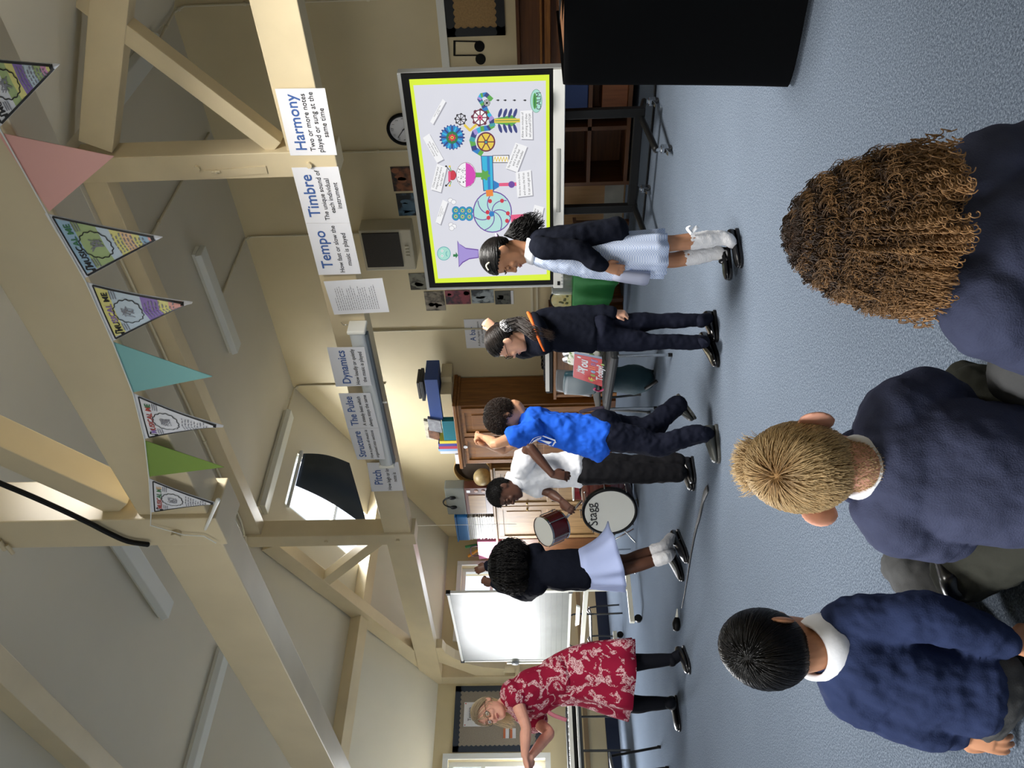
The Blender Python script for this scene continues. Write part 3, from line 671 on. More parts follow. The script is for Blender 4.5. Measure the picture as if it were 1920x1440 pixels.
note(((235, 910), (275, 785), (262, 925), (303, 800)), ['Talk to someone you', 'trust about your', 'worry'])
note(((708, 445), (706, 288), (776, 447), (772, 284)), ['Allow ten minutes of', 'worrying and then', 'tell yourself STOP!'])
note(((625, 608), (680, 465), (690, 632), (745, 487)), ['Say the worry out loud', 'and it will feel', 'a little smaller'])
note(((690, 770), (680, 632), (775, 760), (765, 616)), ['Write the worry down', 'and close the lid so', 'it can not get out'])
note(((752, 965), (785, 812), (805, 985), (838, 826)), ['Think of another time', 'you worried and it all', 'turned out just fine!'])
m.build('picture', E_, t)
# stand
for x in (-2.79, -3.61): M().box(x-0.035, x+0.035, YT+0.09, YT+0.14, 0.14, 0.95).build('post', m_blackmetal, t, bevel=0.006)
M().box(-3.61, -2.79, YT+0.095, YT+0.135, 0.15, 0.22).build('cross_bar', m_blackmetal, t, bevel=0.008)
M().box(-3.5, -2.9, YT+0.09, YT+0.12, 0.76, 1.4).build('mount_plate', m_blackmetal, t)
for x in (-2.84, -3.60):
    pts = [V((x, YT-0.36, 0.115)), V((x, YT-0.1, 0.14)), V((x, YT+0.13, 0.16)), V((x, YT+0.38, 0.115))]
    M().tube(pts, [(0.03, 0.022)]*4, side=(1, 0, 0), n=10).build('foot', m_blackmetal, t)
    for yy in (YT-0.36, YT+0.38):
        c = M().cyl((x, yy, 0.07), (x, yy, 0.115), 0.016, n=10).box(x-0.022, x+0.022, yy-0.03, yy+0.03, 0.06, 0.078).box(x-0.022, x-0.016, yy-0.02, yy+0.03, 0.03, 0.07).box(x+0.016, x+0.022, yy-0.02, yy+0.03, 0.03, 0.07).build('caster', m_chrome, t)
        M().cyl((x-0.012, yy+0.012, 0.036), (x+0.012, yy+0.012, 0.036), 0.036, n=18).build('wheel', mat('grey_rubber', '#4a4c4e', 0.5), c)
        M().bar((x, yy-0.02, 0.05), (x, yy-0.07, 0.035), 0.03, 0.006).build('brake', m_chrome, c)
tag(M().tube([(-2.75, 6.6, 0.012), (-2.74, 6.3, 0.012), (-2.8, 6.1, 0.012), (-3.2, 6.08, 0.012), (-3.9, 6.1, 0.012), (-4.3, 6.15, 0.012)], [0.009]*6, n=8).build('power_cable', m_black), 'black power cable trailing on the floor behind the screen stand', 'cable')

# ---------------------------------------------------------------- things on the far wall
def wall_px(name, x0, y0, x1, y1, label, cat, mats, group=None, Y=YW, d=0.004, parent=None):
    """flat board on the far wall: portrait top left = (x0, y1), bottom right = (x1, y0)"""
    p, q = oY(x0, (y0+y1)/2, Y), oY(x1, (y0+y1)/2, Y); a, b = oY((x0+x1)/2, y1, Y), oY((x0+x1)/2, y0, Y)
    m = M().box(a.x, b.x, Y-d-0.001, Y-0.001, q.z, p.z)
    return m, (a.x, b.x, q.z, p.z)
def photo(nm, x0, y0, x1, y1, c1, c2, label, seed, sc=9, border=None):
    m, (a, b, z0, z1) = wall_px(nm, x0, y0, x1, y1, label, 'photo', None)
    pm = mat('print_%d' % seed, c1, 0.3, color2=c2, vscale=sc, contrast=(0.42, 0.6))
    rr = random.Random(seed)
    for k in range(5):                                            # blurred figures and instruments in the print
        cx, cz = rr.uniform(a+0.04, b-0.04), rr.uniform(z0+0.04, z1-0.04); w, hh = rr.uniform(0.015, 0.04), rr.uniform(0.03, 0.07)
        w = min(w, b-cx-0.005, cx-a-0.005); hh = min(hh, z1-cz-0.004, cz-z0-0.004)
        m.add([(cx+w*math.cos(q), YW-0.0058, cz+hh*math.sin(q)) for q in [2*PI*i/10 for i in range(10)]], [tuple(range(10))], 1)
    if border: m.box(a, b, YW-0.006, YW-0.004, z0-0.03, z0, 2)
    return tag(m.build('photo_print', [pm, mat('print_fig_%d' % seed, c2, 0.35), m_paper]), label, 'photo', 'music photos round the screen')
photo('p', 735, 312, 776, 358, '#2a2226', '#8a5538', 'photo print with warm brown figures above the screen, right of its neighbour', 11)
photo('p', 745, 362, 782, 404, '#20252d', '#4f6d82', 'photo print with blue grey figures between the speaker and the screen', 12)
photo('p', 768, 512, 800, 543, '#1d1d1c', '#6c6d62', 'dark photo print just above the left end of the screen', 13)
photo('p', 797, 546, 834, 582, '#2c2824', '#8d8478', 'brown grey photo print, topmost of the column left of the screen', 14)
photo('p', 835, 544, 882, 570, '#241f33', '#8a4050', 'photo print with red and violet stage light left of the screen', 15)
photo('p', 884, 543, 926, 568, '#3c4248', '#a4aeb4', 'pale photo print of a seated figure left of the screen', 16)
photo('p', 928, 545, 958, 570, '#1c1c1b', '#55564f', 'dark photo print with a white edge, lowest of the column left of the screen', 17, border=1)
m, (a, b, z0, z1) = wall_px('s', 872, 598, 920, 652, '', '', None)
m.fit('A bar', (b-a)*0.6, 0.1, V(((a+b)/2, YW-0.006, z1-(z1-z0)*0.40)), XD, YD, 'CENTER', 1, bold=0.01)
for i, ln in enumerate(['A short, regular measure', 'of music, with a set', 'number of beats']): m.fit(ln, (b-a)*0.85, 0.04, V(((a+b)/2, YW-0.006, z1-(z1-z0)*(0.56+0.15*i))), XD, YD, 'CENTER', 2)
tag(m.build('word_sheet', [m_paper, m_blueink, m_ink]), 'A bar sheet on the far wall behind the raised fist', 'sign')
# clock
c = oY(757, 241, YW)+V((0, -0.02, 0))
t = thing('wall_clock', 'round black rimmed wall clock half hidden behind the screen', 'clock', c)
M().lathe(c+V((0, 0.02, 0)), (0, -1, 0), [(0, 0.165), (0.03, 0.168), (0.045, 0.155), (0.035, 0.138), (0.02, 0.136)], 40).build('rim', m_black, t)
f = M().lathe(c+V((0, 0.002, 0)), (0, -1, 0), [(0, 0.138), (0.0005, 0.001)], 40, smooth=False)
for i in range(12):
    a_ = 2*PI*i/12; n_ = str(12 if i == 0 else i); f.text(n_, 0.032, c+V((math.sin(a_)*0.112, -0.0005, math.cos(a_)*0.112-0.011)), XD, YD, 'CENTER', 1)
f.build('dial', [m_paper, m_ink], t)
for L, w, a_ in ((0.07, 0.009, 2.6), (0.105, 0.006, -0.9)):
    d = V((math.sin(a_), 0, math.cos(a_))); M().bar(c+V((0, -0.004, 0))-d*0.015, c+V((0, -0.004, 0))+d*L, w, 0.002, up=(0, 1, 0)).build('hand', m_ink, t)
# wall speaker
x0, x1, z0, z1 = -5.36, -4.83, 2.29, 2.85
t = thing('wall_speaker', 'cream cased loudspeaker with a dark grille high on the far wall', 'loudspeaker', ((x0+x1)/2, YW-0.12, z0))
m_sp = mat('cream_speaker_case', '#b9b29c', 0.5)
M().box(x0, x1, YW-0.22, YW, z0, z1).build('cabinet', m_sp, t, bevel=0.012)
M().box(x0+0.06, x1-0.03, YW-0.235, YW-0.22, z0+0.13, z1-0.03).build('grille_cloth', mat('dark_brown_cloth', '#2b2620', 0.8, var=0.2, vscale=120), t)
for k in range(4): M().box(x0+0.18+0.04*k, x0+0.205+0.04*k, YW-0.232, YW-0.219, z0+0.045, z0+0.085).build('control', m_sp, t)
# notice boards with scalloped borders
def notice_board(P0, xd, W, H, bw, m_border, m_felt, label):
    """P0 = lower left corner, xd along the wall, outward normal = xd x z"""
    P0, xd = V(P0), V(xd); n = xd.cross(V((0, 0, 1)))
    def P(a, z, h): return P0+xd*a+V((0, 0, z))+n*h
    t = thing('notice_board', label, 'notice board', P0)
    M().prism([P(0, 0, 0), P(W, 0, 0), P(W, H, 0), P(0, H, 0)], n*0.015).build('felt', m_felt, t)
    m = M(); R = 0.03
    def strip(a0, z0, a1, z1, iv):
        L = math.hypot(a1-a0, z1-z0); k = max(2, int(L/(2*R))); d = ((a1-a0)/L, (z1-z0)/L); pts = [(a0, z0), (a1, z1)]
        q = []
        for i in range(k*8+1):
            u = i/(k*8)*L; w = bw-R*0.55*abs(math.sin(PI*u*k/L)); q.append((a0+d[0]*u+iv[0]*w, z0+d[1]*u+iv[1]*w))
        for (u0, q0), (u1, q1) in zip([(i/(k*8)*L, q[i]) for i in range(k*8)], [((i+1)/(k*8)*L, q[i+1]) for i in range(k*8)]):
            m.quad(P(a0+d[0]*u0, z0+d[1]*u0, 0.0175), P(a0+d[0]*u1, z0+d[1]*u1, 0.0175), P(*q1, 0.0175), P(*q0, 0.0175))
    strip(0, 0, W, 0, (0, 1)); strip(0, H, W, H, (0, -1)); strip(0, 0, 0, H, (1, 0)); strip(W, 0, W, H, (-1, 0))
    m.build('scalloped_border', m_border, t); return t, P
m_hess = mat('brown_hessian', '#96794f', 0.9, var=0.12, vscale=60, bump=0.2, bscale=200)
m_hess2 = mat('grey_hessian', '#8d8478', 0.9, var=0.06, vscale=60)
notice_board((-2.905, YW-0.001, 1.195), (1, 0, 0), 1.5, 0.535, 0.09, mat('black_border_card', '#15181c', 0.5), m_hess, 'brown hessian notice board with black scalloped border on the far wall')
tb, P = notice_board((XL+0.001, 4.12, 1.02), (0, 1, 0), 0.89, 1.17, 0.09, mat('navy_border_card', '#2a3442', 0.5), m_hess2, 'grey notice board with navy scalloped border behind the adult in red')
def pinned(a0, a1, z0, z1, label, lines, mats, nm='word_sheet', hs=None):
    m = M().prism([P(a0, z0, 0.018), P(a1, z0, 0.018), P(a1, z1, 0.018), P(a0, z1, 0.018)], V((0.002, 0, 0)))
    c = P((a0+a1)/2, 0, 0.021); yd = V((0, 0, 1)); H = z1-z0
    for i, (ln, fr, sz, k) in enumerate(lines): m.fit(ln, (a1-a0)*sz, 0.12, c+yd*(z1-H*fr), V((0, 1, 0)), yd, 'CENTER', k)
    for a in (a0+0.02, a1-0.02): m.ball(P(a, z1-0.02, 0.022), 0.008, mi=3)
    return tag(m.build(nm, mats), label, 'sign')
red_pin = mat('red_pin', '#b63a34', 0.4)
pinned(0.33, 0.66, 0.80, 1.04, 'Tempo sheet pinned on the grey notice board above the adult in red', [('Tempo', 0.42, 0.55, 1), ('How fast or slow the', 0.72, 0.8, 2), ('music is played', 0.92, 0.6, 2)], [m_paper, m_ink, m_ink, red_pin])
m = M()
for i in range(2): m.prism([P(0.17, 0.34+0.09*i, 0.018), P(0.30, 0.34+0.09*i, 0.018), P(0.30, 0.415+0.09*i, 0.018), P(0.17, 0.415+0.09*i, 0.018)], V((0.002, 0, 0)), 0).prism([P(0.17, 0.385+0.09*i, 0.0205), P(0.30, 0.385+0.09*i, 0.0205), P(0.30, 0.415+0.09*i, 0.0205), P(0.17, 0.415+0.09*i, 0.0205)], V((0.001, 0, 0)), 1)
tag(m.build('pinned_card', [m_paper, mat('orange_card', '#c9744e', 0.5)]), 'small white and orange card pinned low on the grey notice board', 'card')
# music note cut-out
t = thing('music_note_sticker', 'black paired music note stuck on the far wall beside the screen', 'sticker', oY(880, 100, YW-0.03))
m = M(); q = lambda x, y: oY(x, y, YW-0.004)
for x, y in ((899, 87), (901, 111)): m.prism([q(x, y)+V((0.052*math.cos(a)*1.0, 0, 0.048*math.sin(a))) for a in [2*PI*i/24 for i in range(24)]], (0, 0.003, 0))
for a_, b_ in (((899, 78), (851, 77)), ((900, 103.5), (852, 104))): m.bar(q(*a_), q(*b_), 0.012, 0.003, up=(0, 1, 0))
m.prism([q(850, 76), q(850, 105), q(854, 105), q(854, 76)], (0, 0.003, 0)); m.build('note_shape', mat('black_gloss_card', '#0b0c0e', 0.2), t)
# door in the far wall behind the stand
t = thing('door', 'wooden door with a steel kick plate behind the screen stand', 'door', (-4.75, YW, 0), kind='structure'); t.name = 'door_1'
M().box(-5.25, -4.42, YW-0.03, YW-0.001, 0.005, 1.98).build('leaf', wood('oak_veneer', '#8a6a45', '#a07c53', axis='Z'), t)
M().box(-5.24, -4.43, YW-0.034, YW-0.03, 0.02, 0.22).build('kick_plate', mat('brushed_steel', '#a9a79c', 0.35, metal=0.6, var=0.2, vscale=3), t)
M().box(-4.42, -4.32, YW-0.05, YW-0.001, 0, 2.06).box(-4.31, -4.22, YW-0.035, YW-0.001, 0, 2.06).build('frame', m_white, t)
# ---------------------------------------------------------------- cupboards in the far left corner and what stands on them
w_oak = wood('golden_oak', '#6e431a', '#93602a', 0.38)
w_oakx = wood('golden_oak_rail', '#6e431a', '#93602a', 0.38, axis='X')
w_dark = wood('dark_stained_wood', '#54331c', '#6d4526', 0.4)
w_darkx = wood('dark_stained_rail', '#54331c', '#6d4526', 0.4, axis='X')
w_pale = wood('pale_oak', '#785a36', '#96764b', 0.45)
def panelled(t, name, x0, x1, z0, z1, y, w, knob=None, base=None, kn='handle', nz=1):
    """framed door with recessed panels in front plane y"""
    base = base or w
    f = 0.07
    m = M().box(x0, x0+f, y-0.022, y, z0, z1).box(x1-f, x1, y-0.022, y, z0, z1)
    zs = [z0+(z1-z0)*i/nz for i in range(nz+1)]
    for z in zs:
        m.box(x0+f, x1-f, y-0.021, y, max(z0, z-f/2), min(z1, z+f/2)) if z not in (z0, z1) else m.box(x0+f, x1-f, y-0.021, y, z if z == z0 else z-f, z+f if z == z0 else z)
    m.box(x0+f, x1-f, y-0.006, y, z0, z1)
    for i in range(nz): m.box(x0+f+0.06, x1-f-0.06, y-0.014, y, zs[i]+f+0.05, zs[i+1]-f-0.05)
    d = m.build(name, w, t, bevel=0.004)
    if knob: M().ball((knob[0], y-0.035, knob[1]), 0.016).build(kn, knob[2], d)
    return d
brass = mat('aged_brass', '#9a8046', 0.35, metal=0.8)
t = thing('wardrobe', 'tall golden oak cupboard with panelled doors by the far wall', 'cupboard', (-7.8, 7.2, 0))
M().box(-8.37, -7.24, 6.98, 7.48, 0.08, 1.99).build('carcass', w_oak, t, bevel=0.006)
M().box(-8.42, -7.19, 6.93, 7.49, 1.99, 2.035).box(-8.40, -7.21, 6.95, 7.485, 1.955, 1.99).build('cornice', w_oakx, t, bevel=0.008)
M().box(-8.37, -7.24, 7.0, 7.46, 0, 0.08).build('plinth', w_dark, t)
panelled(t, 'door', -8.34, -7.82, 0.12, 1.93, 6.98, w_oak, (-7.86, 1.0, brass), nz=2)
panelled(t, 'door', -7.80, -7.28, 0.12, 1.93, 6.98, w_oak, (-7.76, 1.0, brass), nz=2)
M().cyl((-8.0, 6.953, 1.93), (-8.0, 6.957, 1.93), 0.028, n=16).build('door_disc', m_paper, t)
t = thing('cupboard', 'lower pale oak cupboard in the far left corner', 'cupboard', (-9.3, 7.2, 0))
M().box(-10.12, -8.46, 6.97, 7.48, 0.06, 1.60).build('carcass', w_pale, t, bevel=0.006)
M().box(-10.16, -8.44, 6.93, 7.485, 1.60, 1.635).build('top', w_pale, t, bevel=0.008)
panelled(t, 'door', -10.09, -9.30, 0.1, 1.57, 6.97, w_pale, (-9.36, 1.15, brass), nz=2)
panelled(t, 'door', -9.28, -8.49, 0.1, 1.57, 6.97, w_pale, (-9.22, 1.15, brass), nz=2)
def pbox(name, x0, y0, x1, y1, Y, d, mats, label, cat, group=None, bevel=0.003, lean=0.0, z=None):
    """box whose front face fills photo rectangle x0..x1 (down), y0..y1 (right to left) on plane Y"""
    cx, cy = (x0+x1)/2, (y0+y1)/2
    a, b = oY(cx, y1, Y).x, oY(cx, y0, Y).x; z1, z0 = oY(x0, cy, Y).z, oY(x1, cy, Y).z
    if z is not None: z1 = z+(z1-z0); z0 = z
    m = M().prism([(a, Y, z0), (b, Y, z0), (b+lean, Y, z1), (a+lean, Y, z1)], (0, d, 0))
    return tag(m.build(name, mats, bevel=bevel), label, cat, group)
ZT = 2.036
blue_card = mat('blue_folder_card', '#23478f', 0.5); teal_pl = mat('teal_plastic', '#1d6f80', 0.35); cream_p = mat('cream_paper_stack', '#c9bb99', 0.8, var=0.15, vscale=90, stretch=(1, 1, 12))
pbox('paper_stack', 826, 707, 846, 722, 7.2, 0.24, cream_p, 'cream paper stack at the right end of the tall cupboard top', 'paper stack', 'stacks on the tall cupboard', z=ZT)
ps = pbox('paper_stack', 826, 739, 846, 782, 6.99, 0.34, cream_p, 'wider cream paper stack under the blue box on the tall cupboard', 'paper stack', 'stacks on the tall cupboard', z=ZT)
zb = 2.035+0.16
pbox('file_box', 800, 712, 824, 788, 7.02, 0.35, blue_card, 'blue file box on top of the cream paper stacks', 'box', z=2.185)
pbox('file_box', 824, 790, 848, 826, 6.99, 0.3, teal_pl, 'teal plastic file box on the tall cupboard', 'box', z=ZT)
for i, (x0, x1, y0, y1, k, lb) in enumerate(((793, 799, 716, 752, '#20232a', 'thin black folder lying on the blue box'), (788, 793, 718, 748, '#3b3a3a', 'grey folder lying topmost on the blue box'))):
    pbox('folder', x0, y0, x1, y1, 7.05, 0.25, mat('folder_%d' % i, k, 0.5), lb, 'folder', z=2.375+0.045*i)
for i, (y0, w, hh, k, lb) in enumerate(((827, 5, 33, '#d9c23f', 'yellow spined book upright on the tall cupboard'), (832, 5, 36, '#3d3f8f', 'blue spined book beside the yellow one'), (837, 5, 35, '#a8354c', 'crimson spined book beside the blue one'), (842, 4, 37, '#7fa6cf', 'pale blue spined book beside the crimson one'), (846, 5, 34, '#c4c8d2', 'white spined book at the left end of the row'))):
    pbox('book', 848-hh, y0, 848, y0+w, 6.99, 0.22, mat('book_%d' % i, k, 0.5), lb, 'book', 'upright books on the tall cupboard', 0.002, z=ZT)
for i, (x0, x1, y0, y1, k, lean, lb) in enumerate(((800, 824, 790, 812, '#8d8f96', 0.05, 'grey magazine file leaning on the teal box'), (802, 822, 812, 827, '#6b4b3a', 0.07, 'brown leaning magazine above the upright books'), (785, 800, 793, 826, '#b0aa98', 0.04, 'pale open folder propped highest on the tall cupboard'))):
    pbox('magazine', x0, y0, x1, y1, 7.0+0.08*i, 0.05, mat('mag_%d' % i, k, 0.5, var=0.3, vscale=14), lb, 'magazine', None, 0.002, lean, z=(2.215 if i == 0 else (2.27 if i == 1 else 2.36)))
pbox('small_carton', 846, 853, 853, 870, 6.97, 0.12, m_paper, 'small white carton at the left corner of the tall cupboard top', 'box', z=ZT)
# hoop drum, globe, case, discs, headphones, blue tub, pink bag
ZC = 1.636
c = oY(903, 878, 7.32); R_ = 0.27; c.z = ZC+R_+0.004
t = thing('hoop_drum', 'wooden hoop drum propped on the low cupboard', 'drum', (c.x, c.y, ZC))
ax = V((0.15, -0.98, 0.1)).normalized()
M().lathe(c-ax*0.05, ax, [(0, R_), (0.10, R_), (0.10, R_-0.012), (0, R_-0.012), (0, R_)], 40).build('shell', wood('ash_hoop', '#a98750', '#c2a269', axis='X'), t)
M().lathe(c-ax*0.03, ax, [(0, R_-0.013), (0.001, 0)], 40).build('drum_skin', mat('dark_drum_skin', '#40352b', 0.5), t)
tag(M().ball((c.x+0.06, c.y-0.21, ZC+0.128), 0.127, 20, 14).build('round_gourd', mat('gourd_skin', '#a08c62', 0.45, var=0.2, vscale=14)), 'round tan gourd in front of the hoop drum', 'gourd')
t = thing('display_case', 'dark wooden case with a pale panel on the low cupboard', 'case', oY(925, 941, 6.98))
a, b = oY(895, 965, 6.96).x, oY(895, 916, 6.96).x; z1 = ZC+0.385
M().box(a, b, 6.97, 7.1, ZC, z1).build('case_body', mat('mahogany', '#4a2118', 0.35), t, bevel=0.006)
M().box(a+0.03, b-0.16, 6.962, 6.972, ZC+0.10, z1-0.05).build('front_panel', w_pale, t)
M().box(b-0.10, b-0.05, 6.964, 6.972, z1-0.08, z1-0.03).build('white_label', m_paper, t)
for k in range(2): M().ball((b-0.07, 6.966, ZC+0.12+0.1*k), (0.03, 0.006, 0.03), 12, 8).build('dial_badge', mat('pale_motif', '#9c7f74', 0.5), t)
t = thing('storage_crate', 'clear grey plastic crate on the dark case', 'crate', oY(862, 940, 7.05))
M().box(a-0.02, b-0.02, 6.98, 7.14, z1+0.001, z1+0.28).build('tub', mat('smoky_plastic', '#6d716c', 0.3, alpha=0.75), t, bevel=0.015)
t = thing('headphones', 'black headphones hanging over the grey crate', 'headphones', (a+0.25, 7.0, z1+0.28))
hp = V((a+0.28, 6.985, z1+0.20)); M().tube([hp+V((0.11*math.cos(q), -0.012, 0.12*math.sin(q))) for q in [PI*k/10 for k in range(11)]], [(0.012, 0.008)]*11, n=8, sub=1).build('headband', m_black, t)
for s in (-1, 1): M().ball(hp+V((0.11*s, -0.015, -0.02)), (0.032, 0.03, 0.05)).build('ear_cup', m_black, t)
a2, b2 = oY(900, 1012, 6.99).x, oY(900, 968, 6.99).x
rr = random.Random(9)
for i, (za, zb2, k, lb) in enumerate(((0, 0.13, '#8c8475', 'lowest pile of disc cases beside the dark case'), (0.13, 0.27, '#d8d2c2', 'pale pile of disc cases on the lowest pile'), (0.27, 0.39, '#b5b4ae', 'top pile of disc cases under the blue tub'))):
    m = M(); n_ = 9
    for j in range(n_):
        q = ZC+za+(zb2-za)*j/n_; dx = rr.uniform(-.012, .012); m.box(a2+dx+0.02, b2+dx-0.02, 6.985+rr.uniform(0, .02), 7.2, q, q+(zb2-za)/n_*0.93, j % 2)
    tag(m.build('disc_pile', [mat('disc_%d' % i, k, 0.3), mat('disc_b%d' % i, '#5c564e', 0.4)]), lb, 'disc pile', 'disc piles on the low cupboard')
t = thing('plastic_tub', 'blue plastic tub on the pale piles of discs', 'tub', ((a2+b2)/2, 7.1, ZC+0.39))
M().box(a2, b2, 6.98, 7.26, ZC+0.392, ZC+0.56).build('tub', mat('blue_tub', '#1e5d93', 0.35), t, bevel=0.012); M().box(a2-0.015, b2+0.015, 6.965, 7.275, ZC+0.56, ZC+0.58).build('lid', mat('blue_tub', ''), t, bevel=0.006)
pc = V((-10.47, 7.1, 1.5))
t = thing('gift_bag', 'pink bag with coloured tubes sticking out by the window', 'bag', (pc.x, 7.1, 0.9))
tag(M().box(-10.76, -10.17, 6.99, 7.42, 0, 1.55).build('side_cabinet', w_dark, bevel=0.005), 'dark wooden cabinet end under the pink bag in the corner', 'cabinet')
pw, pe, pz0, pz1 = -10.68, -10.26, 1.552, 1.93
M().prism([(pw, 7.02, pz0), (pe, 7.02, pz0), (pe+0.04, 7.0, pz1), (pw-0.03, 7.0, pz1)], (0, 0.2, 0)).build('bag_body', mat('pink_bag_film', '#c76f96', 0.4), t, bevel=0.01)
M().tube([(pw+0.08, 7.0, pz1), (pw+0.1, 6.99, pz1+0.1), (pe-0.1, 6.99, pz1+0.1), (pe-0.08, 7.0, pz1)], [0.008]*4, n=6).build('bag_handle', mat('purple_cord', '#5b3152', 0.5), t)
for k, (c1, dx, dz) in enumerate((('#2f7d45', -0.02, 0.20), ('#e09a2e', -0.14, 0.17))):
    tag(M().cyl((pc.x+0.02-0.06*k, 7.12, pz1-0.1), (pc.x+0.02-0.06*k+dx*1.6, 7.08, pz1+dz), 0.022, n=14).build('boomwhacker_tube' if 0 else 'sound_tube', mat('tube_%d' % k, c1, 0.35)), ('green' if k == 0 else 'orange')+' plastic tube poking out of the pink bag', 'tube', 'tubes in the pink bag')
M().tube([nr1+V((0, 0.03, 0.01)), nr1+V((0, 0.03, -0.8)), nr1+V((0, 0.03, -1.9))], [0.003]*3, n=5, sub=1).build('pull_cord', m_white, blind_t, label='thin white cord')

# ---------------------------------------------------------------- desk with keyboard, green table, shelves
t = thing('keyboard_desk', 'plain brown wooden desk against the far wall', 'desk', (-6.5, 7.2, 0))
M().box(-7.12, -5.75, 6.93, 7.45, 0.74, 0.775).build('top', w_oakx, t, bevel=0.005)
M().box(-7.10, -5.78, 6.98, 7.0, 0.22, 0.74).build('modesty_panel', w_oakx, t)
for x in (-7.12, -5.80): M().box(x, x+0.05, 6.97, 7.43, 0, 0.74).build('side_panel', w_oak, t)
m_whitekey = mat('white_keys', '#e9e8e2', 0.3)
def keyboard(x0, x1, y0, y1, z, label, ax='X'):
    t = thing('electric_keyboard', label, 'keyboard', ((x0+x1)/2, (y0+y1)/2, z))
    M().box(x0, x1, y0, y1, z, z+0.085).build('body', m_black, t, bevel=0.01)
    if ax == 'X':
        M().box(x0+0.04, x1-0.04, y0-0.006, y0+0.15, z+0.045, z+0.092).build('white_keys', m_whitekey, t)
        M().box(x0+0.02, x1-0.02, y0+0.2, y1, z+0.085, z+0.11).build('control_panel', mat('dark_grey_panel', '#2a2c30', 0.4), t)
        n = int((x1-x0-0.08)/0.0235); kb = M()
        for i in range(n):
            if i % 7 not in (2, 6): kb.box(x0+0.04+0.0235*(i+0.7), x0+0.04+0.0235*(i+1.3), y0+0.05, y0+0.15, z+0.092, z+0.102)
    else:
        M().box(x1-0.15, x1+0.006, y0+0.04, y1-0.04, z+0.045, z+0.092).build('white_keys', m_whitekey, t)
        M().box(x0, x1-0.2, y0+0.02, y1-0.02, z+0.085, z+0.115).build('control_panel', mat('dark_grey_panel', '#2a2c30', 0.4), t)
        n = int((y1-y0-0.08)/0.0235); kb = M()
        for i in range(n):
            if i % 7 not in (2, 6): kb.box(x1-0.15, x1-0.05, y0+0.04+0.0235*(i+0.7), y0+0.04+0.0235*(i+1.3), z+0.092, z+0.102)
    kb.build('black_keys', m_black, t); return t
keyboard(-7.05, -5.95, 6.97, 7.28, 0.78, 'black electric keyboard on the brown wooden desk')
t = thing('power_supply', 'black plug and coiled lead lying on the keyboard on the desk', 'plug', (-6.6, 7.2, 0.89))
M().box(-6.62, -6.52, 7.18, 7.25, 0.892, 0.94).build('plug_body', m_black, t, bevel=0.008); M().box(-6.60, -6.54, 7.178, 7.18, 0.905, 0.93).build('plug_label', m_paper, t)
M().tube([V((-6.62-0.25*k/30+0.03*math.cos(k*0.9), 7.21+0.03*math.sin(k*0.9), 0.905+0.01*math.sin(k*0.45))) for k in range(31)], [0.006]*31, n=6, sub=1).build('lead', m_black, t)
m_green = mat('green_cloth', '#2f8f46', 0.75, bump=0.1, bscale=20)
t = thing('side_table', 'small dark table under the green cloth', 'table', (-5.1, 6.85, 0))
M().box(-5.74, -4.62, 6.62, 7.1, 0.54, 0.575).build('top', w_darkx, t)
for x in (-5.70, -4.7):
    for y in (6.66, 7.04): M().box(x, x+0.05, y, y+0.05, 0, 0.54).build('leg', w_dark, t)
m = M(); nx = 40; rows = [(6.98, 0.580), (6.61, 0.580), (6.598, 0.57), (6.59, 0.40), (6.585, 0.24), (6.58, 0.0)]
rr = random.Random(4)
for j, (y, z) in enumerate(rows):
    for i in range(nx+1):
        u = i/nx; x = -5.75+u*1.14; hem = 0.24-0.15*max(0, min(1, (u-0.25)/0.5)) if u < 0.99 else 0.1
        zz = z if j < 3 else hem+(0.57-hem)*(1-(j-2)/3.0)
        fold = 0.022*math.sin(u*34+j*0.5)*(max(0, j-2)/3) + 0.014*math.sin(u*13+1)*(max(0, j-2)/3)
        m.v.append((x, y-0.02+fold if j > 2 else y, zz))
for j in range(len(rows)-1):
    for i in range(nx): m.f.append((j*(nx+1)+i, j*(nx+1)+i+1, (j+1)*(nx+1)+i+1, (j+1)*(nx+1)+i)); m.mi.append(0); m.sm.append(True)
o = tag(m.build('green_cloth', m_green), 'crumpled green cloth hanging over the small dark table', 'cloth'); md = o.modifiers.new('t', 'SOLIDIFY'); md.thickness = 0.004
zg = 0.586
c = oY(1066, 562, 6.75); t = thing('arched_plaque', 'gold arched picture plaque standing on the green cloth', 'plaque', (c.x, 6.75, zg))
def arch(w, h, y, d, z): return M().prism([(c.x-w, y, z), (c.x+w, y, z)]+[(c.x+w*math.cos(a)*(1-0.0), y, z+h*0.62+h*0.38*math.sin(a)) for a in [PI*k/14 for k in range(15)]], (0, d, 0))
arch(0.12, 0.235, 6.75, 0.025, zg).build('frame', m_black, t); arch(0.105, 0.215, 6.744, 0.008, zg+0.006).build('picture', mat('gold_print', '#e8cf86', 0.35, color2='#f4e7b6', vscale=25), t)
pm = M(); rr = random.Random(8)
for k in range(9): pm.ball((c.x+rr.uniform(-0.05, 0.05), 6.743, zg+0.03+rr.uniform(0, 0.1)), (0.014, 0.002, 0.016), 8, 5)
pm.build('motif', mat('olive_motif', '#6f6a3c', 0.5), t)
m_clear = mat('clear_glass', '#e8eeee', 0.05, alpha=0.3, spec=0.8)
for i, (y, w, h_, lb) in enumerate(((538, 0.085, 0.22, 'clear glass jar beside the gold arched plaque'), (516, 0.05, 0.13, 'short clear glass partly behind the child in the checked dress'))):
    c = oY(1066, y, 6.72); c.z = zg
    tag(M().lathe(c, (0, 0, 1), [(0, 0.001), (0, w*0.9), (0.01, w), (h_*0.8, w), (h_*0.9, w*0.85), (h_, w*0.85), (h_, w*0.8), (0.012, w*0.92), (0.012, 0.001)], 24).build('glass_jar', m_clear), lb, 'jar', 'glass jars on the green cloth')
